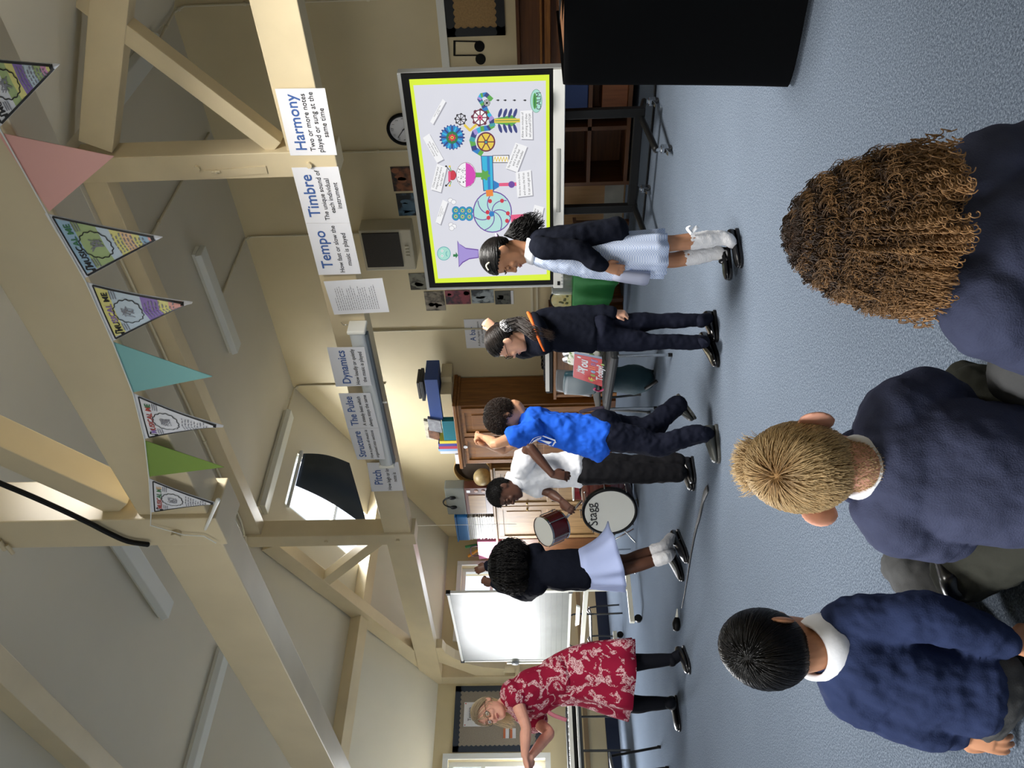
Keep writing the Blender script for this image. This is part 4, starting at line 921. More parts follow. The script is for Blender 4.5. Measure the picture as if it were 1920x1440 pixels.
pbox('wooden_box', 1030, 574, 1072, 594, 6.85, 0.12, mat('red_brown_wood', '#5a2f20', 0.4), 'red brown wooden box at the left end of the green cloth', 'box', z=zg)
# open shelf unit behind the screen, pale boards, blue box
t = thing('shelf_unit', 'low dark wooden shelf unit behind the screen stand', 'shelf unit', (-3.6, 7.2, 0))
for x in (-4.20, -3.10): M().box(x, x+0.04, 7.0, 7.42, 0, 0.84).build('side_panel', w_dark, t)
for z in (0.06, 0.42, 0.80): M().box(-4.16, -3.10, 7.0, 7.42, z, z+0.035).build('shelf', w_darkx, t)
M().box(-4.16, -3.10, 7.41, 7.43, 0.06, 0.80).build('back', w_darkx, t); M().box(-3.62, -3.58, 7.0, 7.41, 0.095, 0.80).build('divider', w_dark, t)
tag(M().box(-3.52, -3.14, 7.03, 7.36, 0.458, 0.74).build('file_box', mat('navy_blue_box', '#1d3a72', 0.5), bevel=0.008), 'navy blue box on the shelf right of the screen post', 'box')
tag(M().box(-3.50, -3.14, 7.05, 7.36, 0.097, 0.33).build('wooden_box', wood('reddish_box', '#7a4626', '#8f5732'), bevel=0.006), 'reddish wooden box low on the shelf right of the screen post', 'box')
# brown sideboard under the notice board, with a long shelf edge
t = thing('upright_piano', 'dark brown wooden piano case along the far wall, right of the screen', 'piano', (-1.3, 7.2, 0))
M().box(-2.98, 0.3, 7.0, 7.45, 0, 1.06).build('case', w_darkx, t, bevel=0.006)
M().box(-3.02, 0.34, 6.96, 7.46, 1.06, 1.09).build('lid', w_darkx, t, bevel=0.006)
M().box(-3.0, 0.32, 6.93, 7.0, 0.80, 0.85).box(-3.0, 0.32, 6.96, 7.0, 0.87, 0.89).box(-3.0, 0.3, 6.86, 7.0, 0.66, 0.70).build('moulding', w_oakx, t, bevel=0.006)
# table under a black cloth, close on the right
t = thing('covered_table', 'table hidden under a floor length black cloth at the right', 'table', (-0.7, 3.4, 0))
M().box(-1.33, 0.6, 3.0, 3.75, 0.82, 0.855).build('top', w_darkx, t)
for x in (-1.28, 0.5):
    for y in (3.05, 3.66): M().box(x, x+0.05, y, y+0.05, 0, 0.82).build('leg', w_dark, t)
m = M(); per = []
for i in range(61):                                   # back left corner -> front left corner -> front right
    s_ = i/60*2.73; per.append((-1.36, 3.78-s_) if s_ < 0.80 else (-1.36+(s_-0.80), 2.98))
hts = [0.866, 0.86, 0.75, 0.6, 0.45, 0.3, 0.15, 0.02]
for j, z in enumerate(hts):
    for i, (x, y) in enumerate(per):
        k = j/7.0; s_ = i/60*2.73; nx_, ny_ = ((-1, 0) if s_ < 0.80 else (0, -1))
        if abs(s_-0.80) < 0.06: nx_, ny_ = -0.7, -0.7
        f = 0.02*math.sin(s_*9+0.6)*k + 0.03*k*k*(1+math.sin(s_*5.0+2)) + 0.035*k*math.exp(-((s_-0.80-0.75*k)/0.10)**2)
        m.v.append((x+nx_*(f+0.004), y+ny_*(f+0.004), z))
n = len(per)
for j in range(len(hts)-1):
    for i in range(n-1): m.f.append((j*n+i, (j+1)*n+i, (j+1)*n+i+1, j*n+i+1)); m.mi.append(0); m.sm.append(True)
k0 = len(m.v); m.v += [(-1.36, 3.78, 0.866), (-1.36, 2.98, 0.866), (0.57, 2.98, 0.866), (0.57, 3.78, 0.866)]; m.f.append((k0, k0+1, k0+2, k0+3)); m.mi.append(0); m.sm.append(False)
o = tag(m.build('black_cloth', mat('black_table_cloth', '#08090b', 0.85, spec=0.05, bump=0.05, bscale=40)), 'floor length black cloth draped over the table at the right', 'tablecloth')
md = o.modifiers.new('s', 'SUBSURF'); md.levels = md.render_levels = 1

# ---------------------------------------------------------------- whiteboard on its stand, seen past the whirling girl
W0 = oZ(1197, 1107); W1 = oZ(1181, 1195); wd_ = (W1-W0); wd_.z = 0; wl = wd_.length; wd_.normalize(); wn = V((-wd_.y, wd_.x, 0))
if wn.dot(V((0, 0, 0))-W0) < 0: wn = -wn
def onb(x, y): return oP(x, y, W0, wn)
tr, br, tl = onb(841, 1116), onb(1070, 1107), onb(863, 1240)
t = thing('whiteboard', 'white music whiteboard on a wheeled stand behind the twirling child', 'whiteboard', (W0+W1)/2)
ztop, zbot = tr.z, br.z; B0 = W0.copy(); Lb = (tl-W0).dot(wd_)
def WB(a, z, h=0.0): return W0+wd_*a+V((0, 0, z))+wn*h
m_wb = mat('whiteboard_enamel', '#7a7d77', 0.34, var=0.08, vscale=3.5, spec=0.3)
M().prism([WB(0, zbot), WB(Lb, zbot), WB(Lb, ztop), WB(0, ztop)], -wn*0.02).build('panel', m_wb, t)
m = M()
for a0, z0, a1, z1 in ((0, zbot, Lb, zbot), (0, ztop, Lb, ztop)): m.bar(WB(a0-0.01, z0, -0.008), WB(a1+0.01, z1, -0.008), 0.034, 0.026)
for a0 in (0, Lb): m.bar(WB(a0, zbot+0.012, -0.008), WB(a0, ztop-0.012, -0.008), 0.03, 0.026, up=wn)
m.build('frame', m_white, t)
m = M()
for a0 in (0, Lb):
    for z0 in (zbot, ztop): m.obox(WB(a0, z0, -0.006), wd_*0.022, V((0, 0, 0.022)), wn*0.02)
m.build('corner_cap', m_black, t)
m = M()
for z in [zbot+0.08+0.058*i for i in range(5)]: m.prism([WB(0.02, z, 0.0005), WB(Lb-0.1, z, 0.0005), WB(Lb-0.1, z+0.004, 0.0005), WB(0.02, z+0.004, 0.0005)], wn*0.0005)
for q in range(7):
    rr = random.Random(q); z = zbot+0.5+0.1*q
    m.prism([WB(0.15+0.1*rr.random(), z, 0.0005), WB(0.7+0.3*rr.random(), z, 0.0005), WB(0.75, z+0.006, 0.0005), WB(0.2, z+0.004, 0.0005)], wn*0.0004, 1)
m.build('stave_lines', [mat('dark_stave', '#4a4c4a', 0.4), mat('faded_marker', '#b0b3ad', 0.3)], t)
for a0 in (-0.045, Lb+0.045):
    M().bar(WB(a0, 0.10), WB(a0, (zbot+ztop)/2+0.1), 0.035, 0.035, up=wn).build('stand_post', mat('cream_metal', '#d2d1c2', 0.4), t)
    M().bar(WB(a0, 0.10, -0.36), WB(a0, 0.10, 0.36), 0.04, 0.045).build('stand_foot', mat('cream_metal', ''), t)
    for h_ in (-0.32, 0.32):
        M().cyl(WB(a0-0.015, 0.038, h_), WB(a0+0.015, 0.038, h_), 0.038, n=18).build('caster', m_black, t)
M().bar(WB(-0.03, 0.53), WB(Lb+0.03, 0.53), 0.03, 0.045).build('cross_rail', mat('cream_metal', ''), t)
M().prism([WB(0.3, 0.62, 0.02), WB(0.8, 0.62, 0.02), WB(0.76, 0.58, 0.02), WB(0.34, 0.58, 0.02)], -wn*0.02).build('pen_tray', m_white, t)
M().lathe(WB(Lb+0.03, (zbot+ztop)/2, 0), wn, [(-0.02, 0.02), (0.012, 0.045), (0.03, 0.045), (0.035, 0.001)], 18).build('clamp_knob', mat('grey_knob', '#a5a8aa', 0.3), t)

# ---------------------------------------------------------------- drum kit
m_red = mat('dark_red_lacquer', '#4d0f16', 0.22, coat=0.6, var=0.25, vscale=3)
m_head = mat('white_drum_skin', '#dadcd6', 0.35)
D_ = 8.0; c = oD(1138, 960, D_); Rb = 0.275; c.z = Rb+0.015
hx = V((FWD.x, FWD.y, 0)).normalized(); rx_ = V((RGT.x, RGT.y, 0)).normalized(); bax = (hx*0.90+rx_*0.44).normalized()
t = thing('bass_drum', 'dark red bass drum with a white front skin', 'drum', (c.x, c.y, 0))
M().lathe(c, bax, [(0.02, Rb-0.012), (0.42, Rb-0.012)], 48).build('shell', m_red, t)
for h_ in (0.0, 0.40): M().lathe(c, bax, [(h_, Rb-0.03), (h_-0.008, Rb-0.02), (h_-0.008, Rb), (h_+0.035, Rb), (h_+0.035, Rb-0.02)], 48).build('hoop', m_black, t)
hd = M().lathe(c, bax, [(-0.002, Rb-0.028), (-0.004, 0.001)], 48)
bu = V((0, 0, 1)); bx = bax.cross(bu).normalized()
if bx.dot(rx_) < 0: bx = -bx
hd.fit('Stagg', 0.27, 0.2, c-bax*0.006+bu*0.13-bx*0.02, (bx+bu*0.12), (bu-bx*0.12), 'CENTER', 1, bold=0.004)
hd.build('front_skin', [m_head, m_ink], t)
for k in range(8):
    a = 2*PI*k/8+0.2; d = bx*math.cos(a)+bu*math.sin(a)
    M().cyl(c+d*(Rb+0.012)-bax*0.01, c+d*(Rb+0.012)+bax*0.12, 0.006, n=6).ball(c+d*(Rb+0.01)+bax*0.12, 0.012, 8, 6).build('lug', m_chrome, t)
for s in (-1, 1): M().tube([c+bx*s*Rb*0.9+bax*0.15-bu*0.1, c+bx*s*(Rb+0.14)+bax*0.05+V((0, 0, 0.012-c.z))], [0.008, 0.008], n=8).build('spur', m_chrome, t)
c2 = oD(1035, 990, 8.15); tax = (V((0, 0, 1))*0.75-hx*0.55-rx_*0.2).normalized()
t = thing('tom_drum', 'dark red tom drum mounted above the bass drum', 'drum', c2)
M().lathe(c2-tax*0.11, tax, [(0, 0.15), (0.22, 0.15)], 36).build('shell', m_red, t)
for h_ in (0, 0.205): M().lathe(c2-tax*0.11, tax, [(h_, 0.158), (h_+0.018, 0.158)], 36).build('hoop', m_chrome, t)
M().lathe(c2+tax*0.108, tax, [(0, 0.15), (0.001, 0.001)], 36).build('skin', m_head, t); M().lathe(c2-tax*0.108, tax, [(0, 0.15), (-0.001, 0.001)], 36).build('skin', m_head, t)
M().tube([c2-tax*0.1, c+bax*0.2+bu*(Rb-0.01)], [0.014, 0.014], n=10).build('tom_arm', m_chrome, t)
for k in range(6):
    a = 2*PI*k/6; d = tax.orthogonal().normalized(); e = tax.cross(d); q = c2+(d*math.cos(a)+e*math.sin(a))*0.163
    M().cyl(q-tax*0.1, q+tax*0.1, 0.005, n=6).build('lug', m_chrome, t)
c3 = oD(1085, 912, 8.95)
t = thing('snare_drum', 'small red and chrome drum beside the bass drum, behind the child in the white shirt', 'drum', (c3.x, c3.y, 0))
M().lathe(c3+V((0, 0, -0.06)), (0, 0, 1), [(0, 0.15), (0.12, 0.15)], 32).build('shell', mat('bright_red_lacquer', '#8f1f28', 0.2), t); M().lathe(c3+V((0, 0, 0.055)), (0, 0, 1), [(0, 0.157), (0.015, 0.157), (0.01, 0.15), (0.008, 0.001)], 32).build('skin', m_head, t)
for k in range(3): M().tube([c3+V((0, 0, -0.06)), V((c3.x+0.22*math.cos(2.1*k), c3.y+0.22*math.sin(2.1*k), 0.012))], [0.008, 0.008], n=8).build('leg', m_chrome, t)
c4 = oD(1012, 1035, 8.5)
t = thing('cymbal_stand', 'chrome cymbal stand beside the tom drum', 'stand', (c4.x, c4.y, 0))
M().cyl((c4.x, c4.y, 0.3), (c4.x, c4.y, c4.z+0.05), 0.012, n=10).build('post', m_chrome, t)
for k in range(3): M().tube([V((c4.x, c4.y, 0.42)), V((c4.x+0.26*math.cos(2.1*k+.4), c4.y+0.26*math.sin(2.1*k+.4), 0.01))], [0.008]*2, n=8).build('leg', m_chrome, t)
M().lathe((c4.x, c4.y, c4.z), (0, 0, 1), [(0.02, 0.012), (0.018, 0.05), (0, 0.17), (-0.002, 0.17), (0.016, 0.05), (0.016, 0.012)], 32).build('cymbal', mat('brass_cymbal', '#b59a4e', 0.25, metal=1), t)

# ---------------------------------------------------------------- low tables and chairs
m_tube = mat('grey_metal_tube', '#4d4f50', 0.35, metal=0.6)
t = thing('low_table', 'low white topped table with grey tube legs by the left wall', 'table', (-9.9, 3.3, 0))
M().box(-10.3, -9.5, 2.2, 4.42, 0.575, 0.60).build('top', m_white, t, bevel=0.004)
M().box(-10.27, -9.53, 2.23, 4.39, 0.54, 0.575).build('rail', m_tube, t)
for x in (-10.25, -9.55):
    for y in (2.3, 3.05, 3.65, 4.34): M().cyl((x, y, 0), (x, y, 0.56), 0.014, n=10).build('leg', m_tube, t)
keyboard(-10.05, -9.62, 2.3, 4.30, 0.602, 'long black electric keyboard on the low table behind the adult in red', 'Y')
def stack_frame(x, y, label, rz=0.0):
    t = thing('chair_frame', label, 'chair', (x, y, 0), rz, 'grey tube chairs by the left wall')
    for s in (-1, 1):
        M().tube([(0.2*s, 0.2, 0.0), (0.18*s, 0.17, 0.36), (0.18*s, -0.14, 0.37), (0.2*s, -0.2, 0.0)], [0.011]*4, n=8).build('leg_frame', m_tube, t, world=False)
    M().box(-0.19, 0.19, -0.17, 0.19, 0.37, 0.385).build('seat', m_tube, t, world=False, bevel=0.006)
    M().tube([(-0.18, -0.16, 0.37), (-0.17, -0.22, 0.66), (0.17, -0.22, 0.66), (0.18, -0.16, 0.37)], [0.01]*4, n=8).build('back_frame', m_tube, t, world=False)
    return t
stack_frame(-10.05, 4.75, 'grey tube chair tucked by the left wall below the notice board', 1.3)
q = oZ(1166, 1186); stack_frame(q.x, q.y+0.1, 'grey tube chair behind the stand of the whiteboard', 0.8)
m_poly = mat('charcoal_polypropylene', '#2c2e31', 0.45); m_greypoly = mat('grey_polypropylene', '#4a4b4d', 0.5)
def chair(loc, rz, label, m_seat, m_leg):
    t = thing('stacking_chair', label, 'chair', loc, rz, 'plastic stacking chairs')
    M().tube([(0, -0.20, 0.44), (0, 0.0, 0.425), (0, 0.19, 0.445)], [(0.2, 0.012), (0.205, 0.012), (0.19, 0.014)], side=(1, 0, 0), n=16, pw=3).build('seat', m_seat, t, world=False)
    M().tube([(0, 0.20, 0.47), (0, 0.235, 0.6), (0, 0.27, 0.80)], [(0.19, 0.012), (0.2, 0.01), (0.18, 0.01)], side=(1, 0, 0), n=16, pw=3).build('backrest', m_seat, t, world=False)
    for sx in (-1, 1):
        for sy in (-1, 1): M().cyl((0.18*sx, 0.17*sy, 0.425), (0.21*sx, 0.23*sy, 0.005), 0.011, n=10).cyl((0.21*sx, 0.23*sy, 0), (0.21*sx, 0.23*sy, 0.03), 0.014, n=10).build('leg', m_leg, t, world=False)
    return t
chair((-7.08, 2.42, 0), 2.4, 'black plastic chair at the left, cut by the edge of the picture', m_poly, m_blackmetal)
q = oD(1150, 757, 7.35); chair((q.x, q.y, 0), -0.2, 'grey plastic chair behind the child in the blue shirt', m_greypoly, m_tube)
# bench with bag and book
F0, F1 = V((-4.0, 4.32, 0)), V((-4.84, 4.59, 0)); bd = (F1-F0).normalized(); bn = V((bd.y, -bd.x, 0))
if bn.y < 0: bn = -bn
t = thing('black_bench', 'low black padded bench holding the tote bag and red book', 'bench', (F0+F1)/2+bn*0.18)
ZB = 0.445
M().obox((F0+F1)/2+bn*0.17+V((0, 0, ZB-0.03)), bd*0.455, bn*0.19, V((0, 0, 0.03))).build('seat', mat('charcoal_vinyl', '#1c1e20', 0.6, spec=0.2), t, bevel=0.02)
for e in (F0, F1):
    for s in (0, 0.34):
        p = e+bn*s; M().cyl(p+V((0, 0, 0.01)), p+V((0, 0, ZB-0.05)), 0.011, n=10).build('leg', m_chrome, t); M().cyl(p, p+V((0, 0, 0.03)), 0.014, n=10).build('rubber_foot', m_black, t)
def onbench(x, y, off): return oP(x, y, F0+bn*off, bn)
m_teal = mat('dark_teal_cloth', '#10333d', 0.8, bump=0.1, bscale=30)
def onb2(x, y): return onbench(x, y, 0.12)
corn = [onb2(1083, 664), onb2(1134.5, 674), onb2(1134.5, 725), onb2(1080, 707)]  # tr, br, bl, tl
bz = min(p.z for p in corn)
corn = [p+V((0, 0, ZB+0.010-bz)) for p in corn]; tr, br, bl, tl = corn
t = thing('picture_book', 'red picture book standing on the black bench', 'book', (br+bl)/2)
m = M().prism([bl, br, tr, tl], bn*0.003, 0)
xd = ((br-bl)+(tr-tl)).normalized(); yd = ((tl-bl)+(tr-br)).normalized(); W = (br-bl).length; H = (tl-bl).length; tc_ = (tl+tr)/2-bn*0.0008
for ln, fr, wf, k, dx in (('How', 0.20, 0.22, 1, -0.05), ('Are', 0.33, 0.18, 1, -0.10), ('You', 0.42, 0.42, 1, 0.12), ('Today?', 0.90, 0.55, 1, 0.0)): m.fit(ln, W*wf, 0.2, tc_-yd*H*fr+xd*W*dx, xd, yd, 'CENTER', k, bold=0.03)
x = -0.36
for ch, k, wd2 in (('F', 2, .13), ('e', 3, .11), ('e', 4, .11), ('l', 5, .05), ('i', 5, .05), ('n', 6, .11), ('g', 6, .11)):
    m.fit(ch, W*wd2, 0.085, tc_-yd*H*0.66+xd*W*(x+wd2/2), xd, yd, 'CENTER', k, bold=0.03); x += wd2+0.02
for a_, b_, k in ((0.36, 0.16, 1), (-0.36, 0.55, 3), (0.38, 0.6, 6), (0.32, 0.88, 3)):                # plain dots where the cover figures are
    q = tc_-yd*H*b_+xd*W*a_-bn*0.0006; m.add([q+xd*0.014*math.cos(g)+yd*0.018*math.sin(g) for g in [2*PI*i/12 for i in range(12)]], [tuple(range(12))], k)
m.build('cover', [mat('red_cover', '#c9272f', 0.35), m_paper, mat('cov_yellow', '#f0c83a', 0.4), mat('cov_green', '#8fae4a', 0.4), mat('cov_blue', '#7fa6d0', 0.4), mat('cov_orange', '#ee7a3c', 0.4), mat('cov_violet', '#8a5a9c', 0.4)], t)
M().prism([bl+bn*0.003, br+bn*0.003, tr+bn*0.003, tl+bn*0.003], bn*0.02).build('pages', mat('pale_blue_pages', '#a9b9d6', 0.6), t)
bagc = onbench(1092, 668, 0.24); bagc.z = 0
t = thing('tote_bag', 'white cloth tote bag with green leaf print behind the red book', 'bag', (bagc.x, bagc.y, ZB))
M().tube([bagc+V((0, 0, ZB+0.05)), bagc+V((0, 0, ZB+0.13)), bagc+V((0, 0, ZB+0.27))], [(0.12, 0.06), (0.14, 0.07), (0.12, 0.04)], side=bd, n=20).build('bag_body', mat('tote_print', '#d9d8cf', 0.8, color2='#6f8a55', vscale=22, contrast=(0.52, 0.58)), t, disp=[(0.03, 0.1)])
for s in (-0.04, 0.05): M().tube([bagc+bd*(s-0.03)+V((0, 0, ZB+0.27)), bagc+bd*s+V((0, 0, ZB+0.33)), bagc+bd*(s+0.05)+V((0, 0, ZB+0.27))], [(0.014, 0.004)]*3, n=8).build('strap', m_paper, t)
bagc = onbench(1090, 718, 0.30)
t = thing('school_bag', 'dark teal book bag standing on the bench left of the tote bag', 'bag', (bagc.x, bagc.y, ZB))
M().tube([V((bagc.x, bagc.y, ZB+0.036)), V((bagc.x, bagc.y, ZB+0.16)), V((bagc.x, bagc.y, ZB+0.30))], [(0.19, 0.035), (0.2, 0.04), (0.19, 0.03)], side=bd, n=18, pw=3).build('bag_body', mat('teal_nylon', '#123c48', 0.5), t)
hb = onbench(1128, 728, 0.1); M().tube([hb+V((0, 0, -0.03)), hb+bd*0.05+V((0, 0, 0.01)), hb+bd*0.02+V((0, 0, 0.06)), hb+V((0, 0, 0.05))], [0.008]*4, n=8).build('carry_handle', mat('magenta_webbing', '#9c2a5c', 0.5), t)
bq = oD(1180, 712, 6.75)
t = thing('backpack', 'dark teal rucksack sagging under the bench', 'bag', (bq.x, bq.y, 0))
M().tube([V((bq.x, bq.y, 0.06)), V((bq.x, bq.y, 0.17)), V((bq.x, bq.y, 0.38))], [(0.11, 0.09), (0.15, 0.12), (0.13, 0.08)], side=bd, n=20).build('bag_body', m_teal, t, disp=[(0.05, 0.12)])
M().tube([V((bq.x, bq.y, 0.09))-bd*0.02-bn*0.1, oZ(1232, 714, 0.012)], [(0.014, 0.004)]*2, n=8).build('strap', m_black, t)
qa = oD(1095, 768, 6.55)
tag(M().tube([qa+V((0.02, 0, -0.16)), qa+V((0, 0, -0.05)), qa+V((-0.03, 0, 0.03)), qa+V((-0.10, 0.02, 0.0)), qa+V((-0.13, 0.02, -0.16))], [(0.014, 0.005)]*5, n=8).build('bag_strap', mat('purple_webbing', '#2f2438', 0.7)), 'purple strap looped over the grey chair', 'strap')
# bits on the carpet
P_ = [oZ(x, y, 0.006) for x, y in ((1327, 916), (1322, 925), (1317, 942), (1312, 965), (1305, 990), (1299, 1018), (1294, 1046), (1289, 1080), (1284, 1110), (1278, 1140))]
tag(M().tube(P_, [(0.022, 0.004), (0.028, 0.008), (0.016, 0.006), (0.018, 0.006), (0.014, 0.006), (0.012, 0.005), (0.010, 0.005), (0.006, 0.004), (0.005, 0.004), (0.004, 0.003)], n=8, side=(0.5, 1, 0)).build('floor_cable', mat('dark_grey_rubber', '#26292c', 0.5)), 'dark cable strip snaking over the carpet past the feet', 'cable')
a_, b_, c_ = oZ(1270, 1142, 0.012), oZ(1269, 1160, 0.02), oZ(1268, 1180, 0.03)
t = thing('microphone', 'black headed microphone with a white handle lying on the carpet', 'microphone', b_)
M().tube([a_, b_], [0.005, 0.014], n=10).build('handle', m_white, t); M().tube([b_, b_.lerp(c_, 0.5), c_], [0.02, 0.032, 0.024], n=14).build('head', m_black, t)
# dark edge of chairs row under left wall
# ---------------------------------------------------------------- people: shared anatomy
def hairmat(name, root, tip, rough=0.42, rnd=0.25, spec=0.35):
    if name in MATS: return MATS[name]
    m = bpy.data.materials.new(name); m.use_nodes = True; MATS[name] = m; nt = m.node_tree; b = nt.nodes['Principled BSDF']
    b.inputs['Roughness'].default_value = rough; b.inputs['Specular IOR Level'].default_value = spec
    h = nt.nodes.new('ShaderNodeHairInfo'); r = nt.nodes.new('ShaderNodeValToRGB')
    r.color_ramp.elements[0].color = lin(root); r.color_ramp.elements[1].color = lin(tip); r.color_ramp.elements[0].position = 0.15
    nt.links.new(h.outputs['Intercept'], r.inputs[0])
    mx = nt.nodes.new('ShaderNodeHueSaturation'); nt.links.new(r.outputs[0], mx.inputs['Color'])
    ma = nt.nodes.new('ShaderNodeMapRange'); ma.inputs['To Min'].default_value = 1-rnd; ma.inputs['To Max'].default_value = 1+rnd
    nt.links.new(h.outputs['Random'], ma.inputs['Value']); nt.links.new(ma.outputs[0], mx.inputs['Value']); nt.links.new(mx.outputs[0], b.inputs['Base Color'])
    return m
def strands(name, S, rad, m, parent, taper=0.35):
    S = [s for s in S if len(s) > 2]
    hc = bpy.data.hair_curves.new(name); hc.add_curves([len(s) for s in S])
    co = np.array([tuple(p) for s in S for p in s], dtype=np.float32).ravel(); hc.attributes['position'].data.foreach_set('vector', co)
    ra = hc.attributes.get('radius') or hc.attributes.new('radius', 'FLOAT', 'POINT')
    ra.data.foreach_set('value', np.concatenate([rad*np.linspace(1, taper, len(s)) for s in S]).astype(np.float32))
    hc.materials.append(m); o = bpy.data.objects.new(name, hc); COL.objects.link(o)
    o.parent = parent
    if parent.type == 'EMPTY': o.matrix_parent_inverse = Matrix.Translation(parent.location).inverted()
    return o
class Head:
    """c = middle of the head, F = where the face points, U = crown direction, s = chin to crown"""
    EC, ER = V((0, -0.035, 0.09)), V((0.350, 0.432, 0.425))
    def __init__(h, c, F, U, s):
        h.c, h.s = V(c), s; h.Y = V(F).normalized(); u = V(U); h.Z = (u-h.Y*u.dot(h.Y)).normalized(); h.X = h.Y.cross(h.Z)
    def P(h, x, y, z): return h.c+(h.X*x+h.Y*y+h.Z*z)*h.s
    def L(h, p): d = (V(p)-h.c)/h.s; return V((d.dot(h.X), d.dot(h.Y), d.dot(h.Z)))
    def add(h, m, ears=True, earout=0.0, fem=False):
        prof = [(-0.515, 0.27, 0.08, 0.06), (-0.495, 0.33, 0.02, 0.13), (-0.45, 0.365, -0.04, 0.19), (-0.37, 0.37, -0.10, 0.235), (-0.27, 0.365, -0.20, 0.265), (-0.14, 0.36, -0.32, 0.295),
                (0.0, 0.345, -0.41, 0.32), (0.10, 0.365, -0.435, 0.325), (0.22, 0.345, -0.425, 0.315), (0.34, 0.275, -0.36, 0.26), (0.43, 0.16, -0.25, 0.18), (0.475, 0.05, -0.15, 0.10), (0.485, -0.02, -0.07, 0.04)]
        n = 28; vs = []
        for z, yf, yb, w in prof:
            for i in range(n):
                t = 2*PI*i/n; c, s = math.cos(t), math.sin(t); e = 2/2.3
                vs.append(h.P(math.copysign(abs(c)**e, c)*w, (yf+yb)/2+math.copysign(abs(s)**e, s)*(yf-yb)/2, z))
        k = len(prof)
        m.add(vs, [(j*n+i, j*n+(i+1) % n, (j+1)*n+(i+1) % n, (j+1)*n+i) for j in range(k-1) for i in range(n)]+[tuple(range(n-1, -1, -1)), tuple(range((k-1)*n, k*n))], 0, True)
        A = (h.X, h.Y, h.Z); s = h.s
        m.tube([h.P(0, 0.355, 0.06), h.P(0, 0.405, -0.06), h.P(0, 0.445, -0.135)], [0.038*s, 0.045*s, 0.058*s], n=10)
        for q in (-1, 1):
            m.ball(h.P(0.058*q, 0.395, -0.15), (0.04*s, 0.042*s, 0.034*s), 10, 8, A)
            m.ball(h.P(0.14*q, 0.31, -0.14), (0.10*s, 0.075*s, 0.10*s), 12, 8, A)
            m.ball(h.P(0.125*q, 0.355, 0.085), (0.105*s, 0.035*s, 0.028*s), 10, 8, A)
            if ears:
                ey = h.X*q; o = earout; a = (ey*(0.35+1.1*o)+h.Y*-0.94).normalized(); th = (ey*0.94+h.Y*(0.35+1.1*o)).normalized()
                m.ball(h.P((0.335+o*0.16)*q, -0.05-o*0.1, -0.05), (0.10*s*(1+o*1.2), 0.035*s, 0.135*s*(1+o*0.4)), 14, 10, (a, th, h.Z))
        m.ball(h.P(0, 0.36, -0.255), (0.10*s, 0.05*s, 0.022*s), 12, 8, A); m.ball(h.P(0, 0.355, -0.30), (0.085*s, 0.048*s, 0.025*s), 12, 8, A)
        m.ball(h.P(0, 0.32, -0.44), (0.085*s, 0.06*s, 0.055*s), 12, 8, A)
    def features(h, root, iris='#3a2a1c', brow='#2a1d14', lip='#a8605a', closed=None):
        s = h.s; A = (h.X, h.Y, h.Z)
        for q in (-1, 1):
            if closed:
                M().ball(h.P(0.132*q, 0.325, 0.005), 0.060*s, 14, 10, A).build('eyelid', closed, root)
                M().tube([h.P(0.075*q, 0.368, -0.012), h.P(0.132*q, 0.384, -0.022), h.P(0.19*q, 0.355, -0.012)], [0.005*s, 0.008*s, 0.005*s], n=6).build('eyelashes', m_ink, root)
                M().tube([h.P(0.06*q, 0.385, 0.095), h.P(0.13*q, 0.388, 0.118), h.P(0.205*q, 0.345, 0.095)], [0.010*s, 0.014*s, 0.007*s], n=6).build('eyebrow', mat('brow_'+brow[1:], brow, 0.8), root); continue
            e = M().ball(h.P(0.132*q, 0.325, 0.005), 0.058*s, 14, 10, A)
            e.ball(h.P(0.132*q, 0.369, 0.003), (0.026*s, 0.016*s, 0.026*s), 10, 6, A, 1).ball(h.P(0.132*q, 0.380, 0.003), (0.011*s, 0.007*s, 0.011*s), 8, 5, A, 2)
            e.build('eye', [mat('eye_white', '#d8d4cc', 0.25), mat('iris_'+iris[1:], iris, 0.2), m_ink], root)
            M().tube([h.P(0.06*q, 0.385, 0.095), h.P(0.13*q, 0.388, 0.118), h.P(0.205*q, 0.345, 0.095)], [0.010*s, 0.014*s, 0.007*s], n=6).build('eyebrow', mat('brow_'+brow[1:], brow, 0.8), root)
        m = M().tube([h.P(-0.095, 0.375, -0.273), h.P(-0.04, 0.404, -0.262), h.P(0, 0.405, -0.267), h.P(0.04, 0.404, -0.262), h.P(0.095, 0.375, -0.273)], [0.008*s, 0.016*s, 0.014*s, 0.016*s, 0.008*s], n=8)
        m.tube([h.P(-0.085, 0.373, -0.283), h.P(0, 0.398, -0.300), h.P(0.085, 0.373, -0.283)], [0.008*s, 0.02*s, 0.008*s], n=8).build('lips', mat('lip_'+lip[1:], lip, 0.4), root)
    # hair
    def hl(h, y):
        T = [(-0.6, -0.30), (-0.25, -0.27), (-0.10, -0.10), (0.0, 0.04), (0.12, 0.13), (0.30, 0.26), (0.6, 0.36)]
        for (a, b), (c, d) in zip(T[:-1], T[1:]):
            if y <= c: return b+(d-b)*max(0, (y-a))/(c-a)
        return 0.36
    def on(h, d, k=1.0): return V((h.EC.x+d.x*h.ER.x*k, h.EC.y+d.y*h.ER.y*k, h.EC.z+d.z*h.ER.z*k))
    def roots(h, n, r, hl=None):
        o = []
        while len(o) < n:
            d = V((r.gauss(0, 1), r.gauss(0, 1), r.gauss(0, 1))).normalized(); p = h.on(d)
            if p.z > (hl or h.hl)(p.y): o.append(d)
        return o
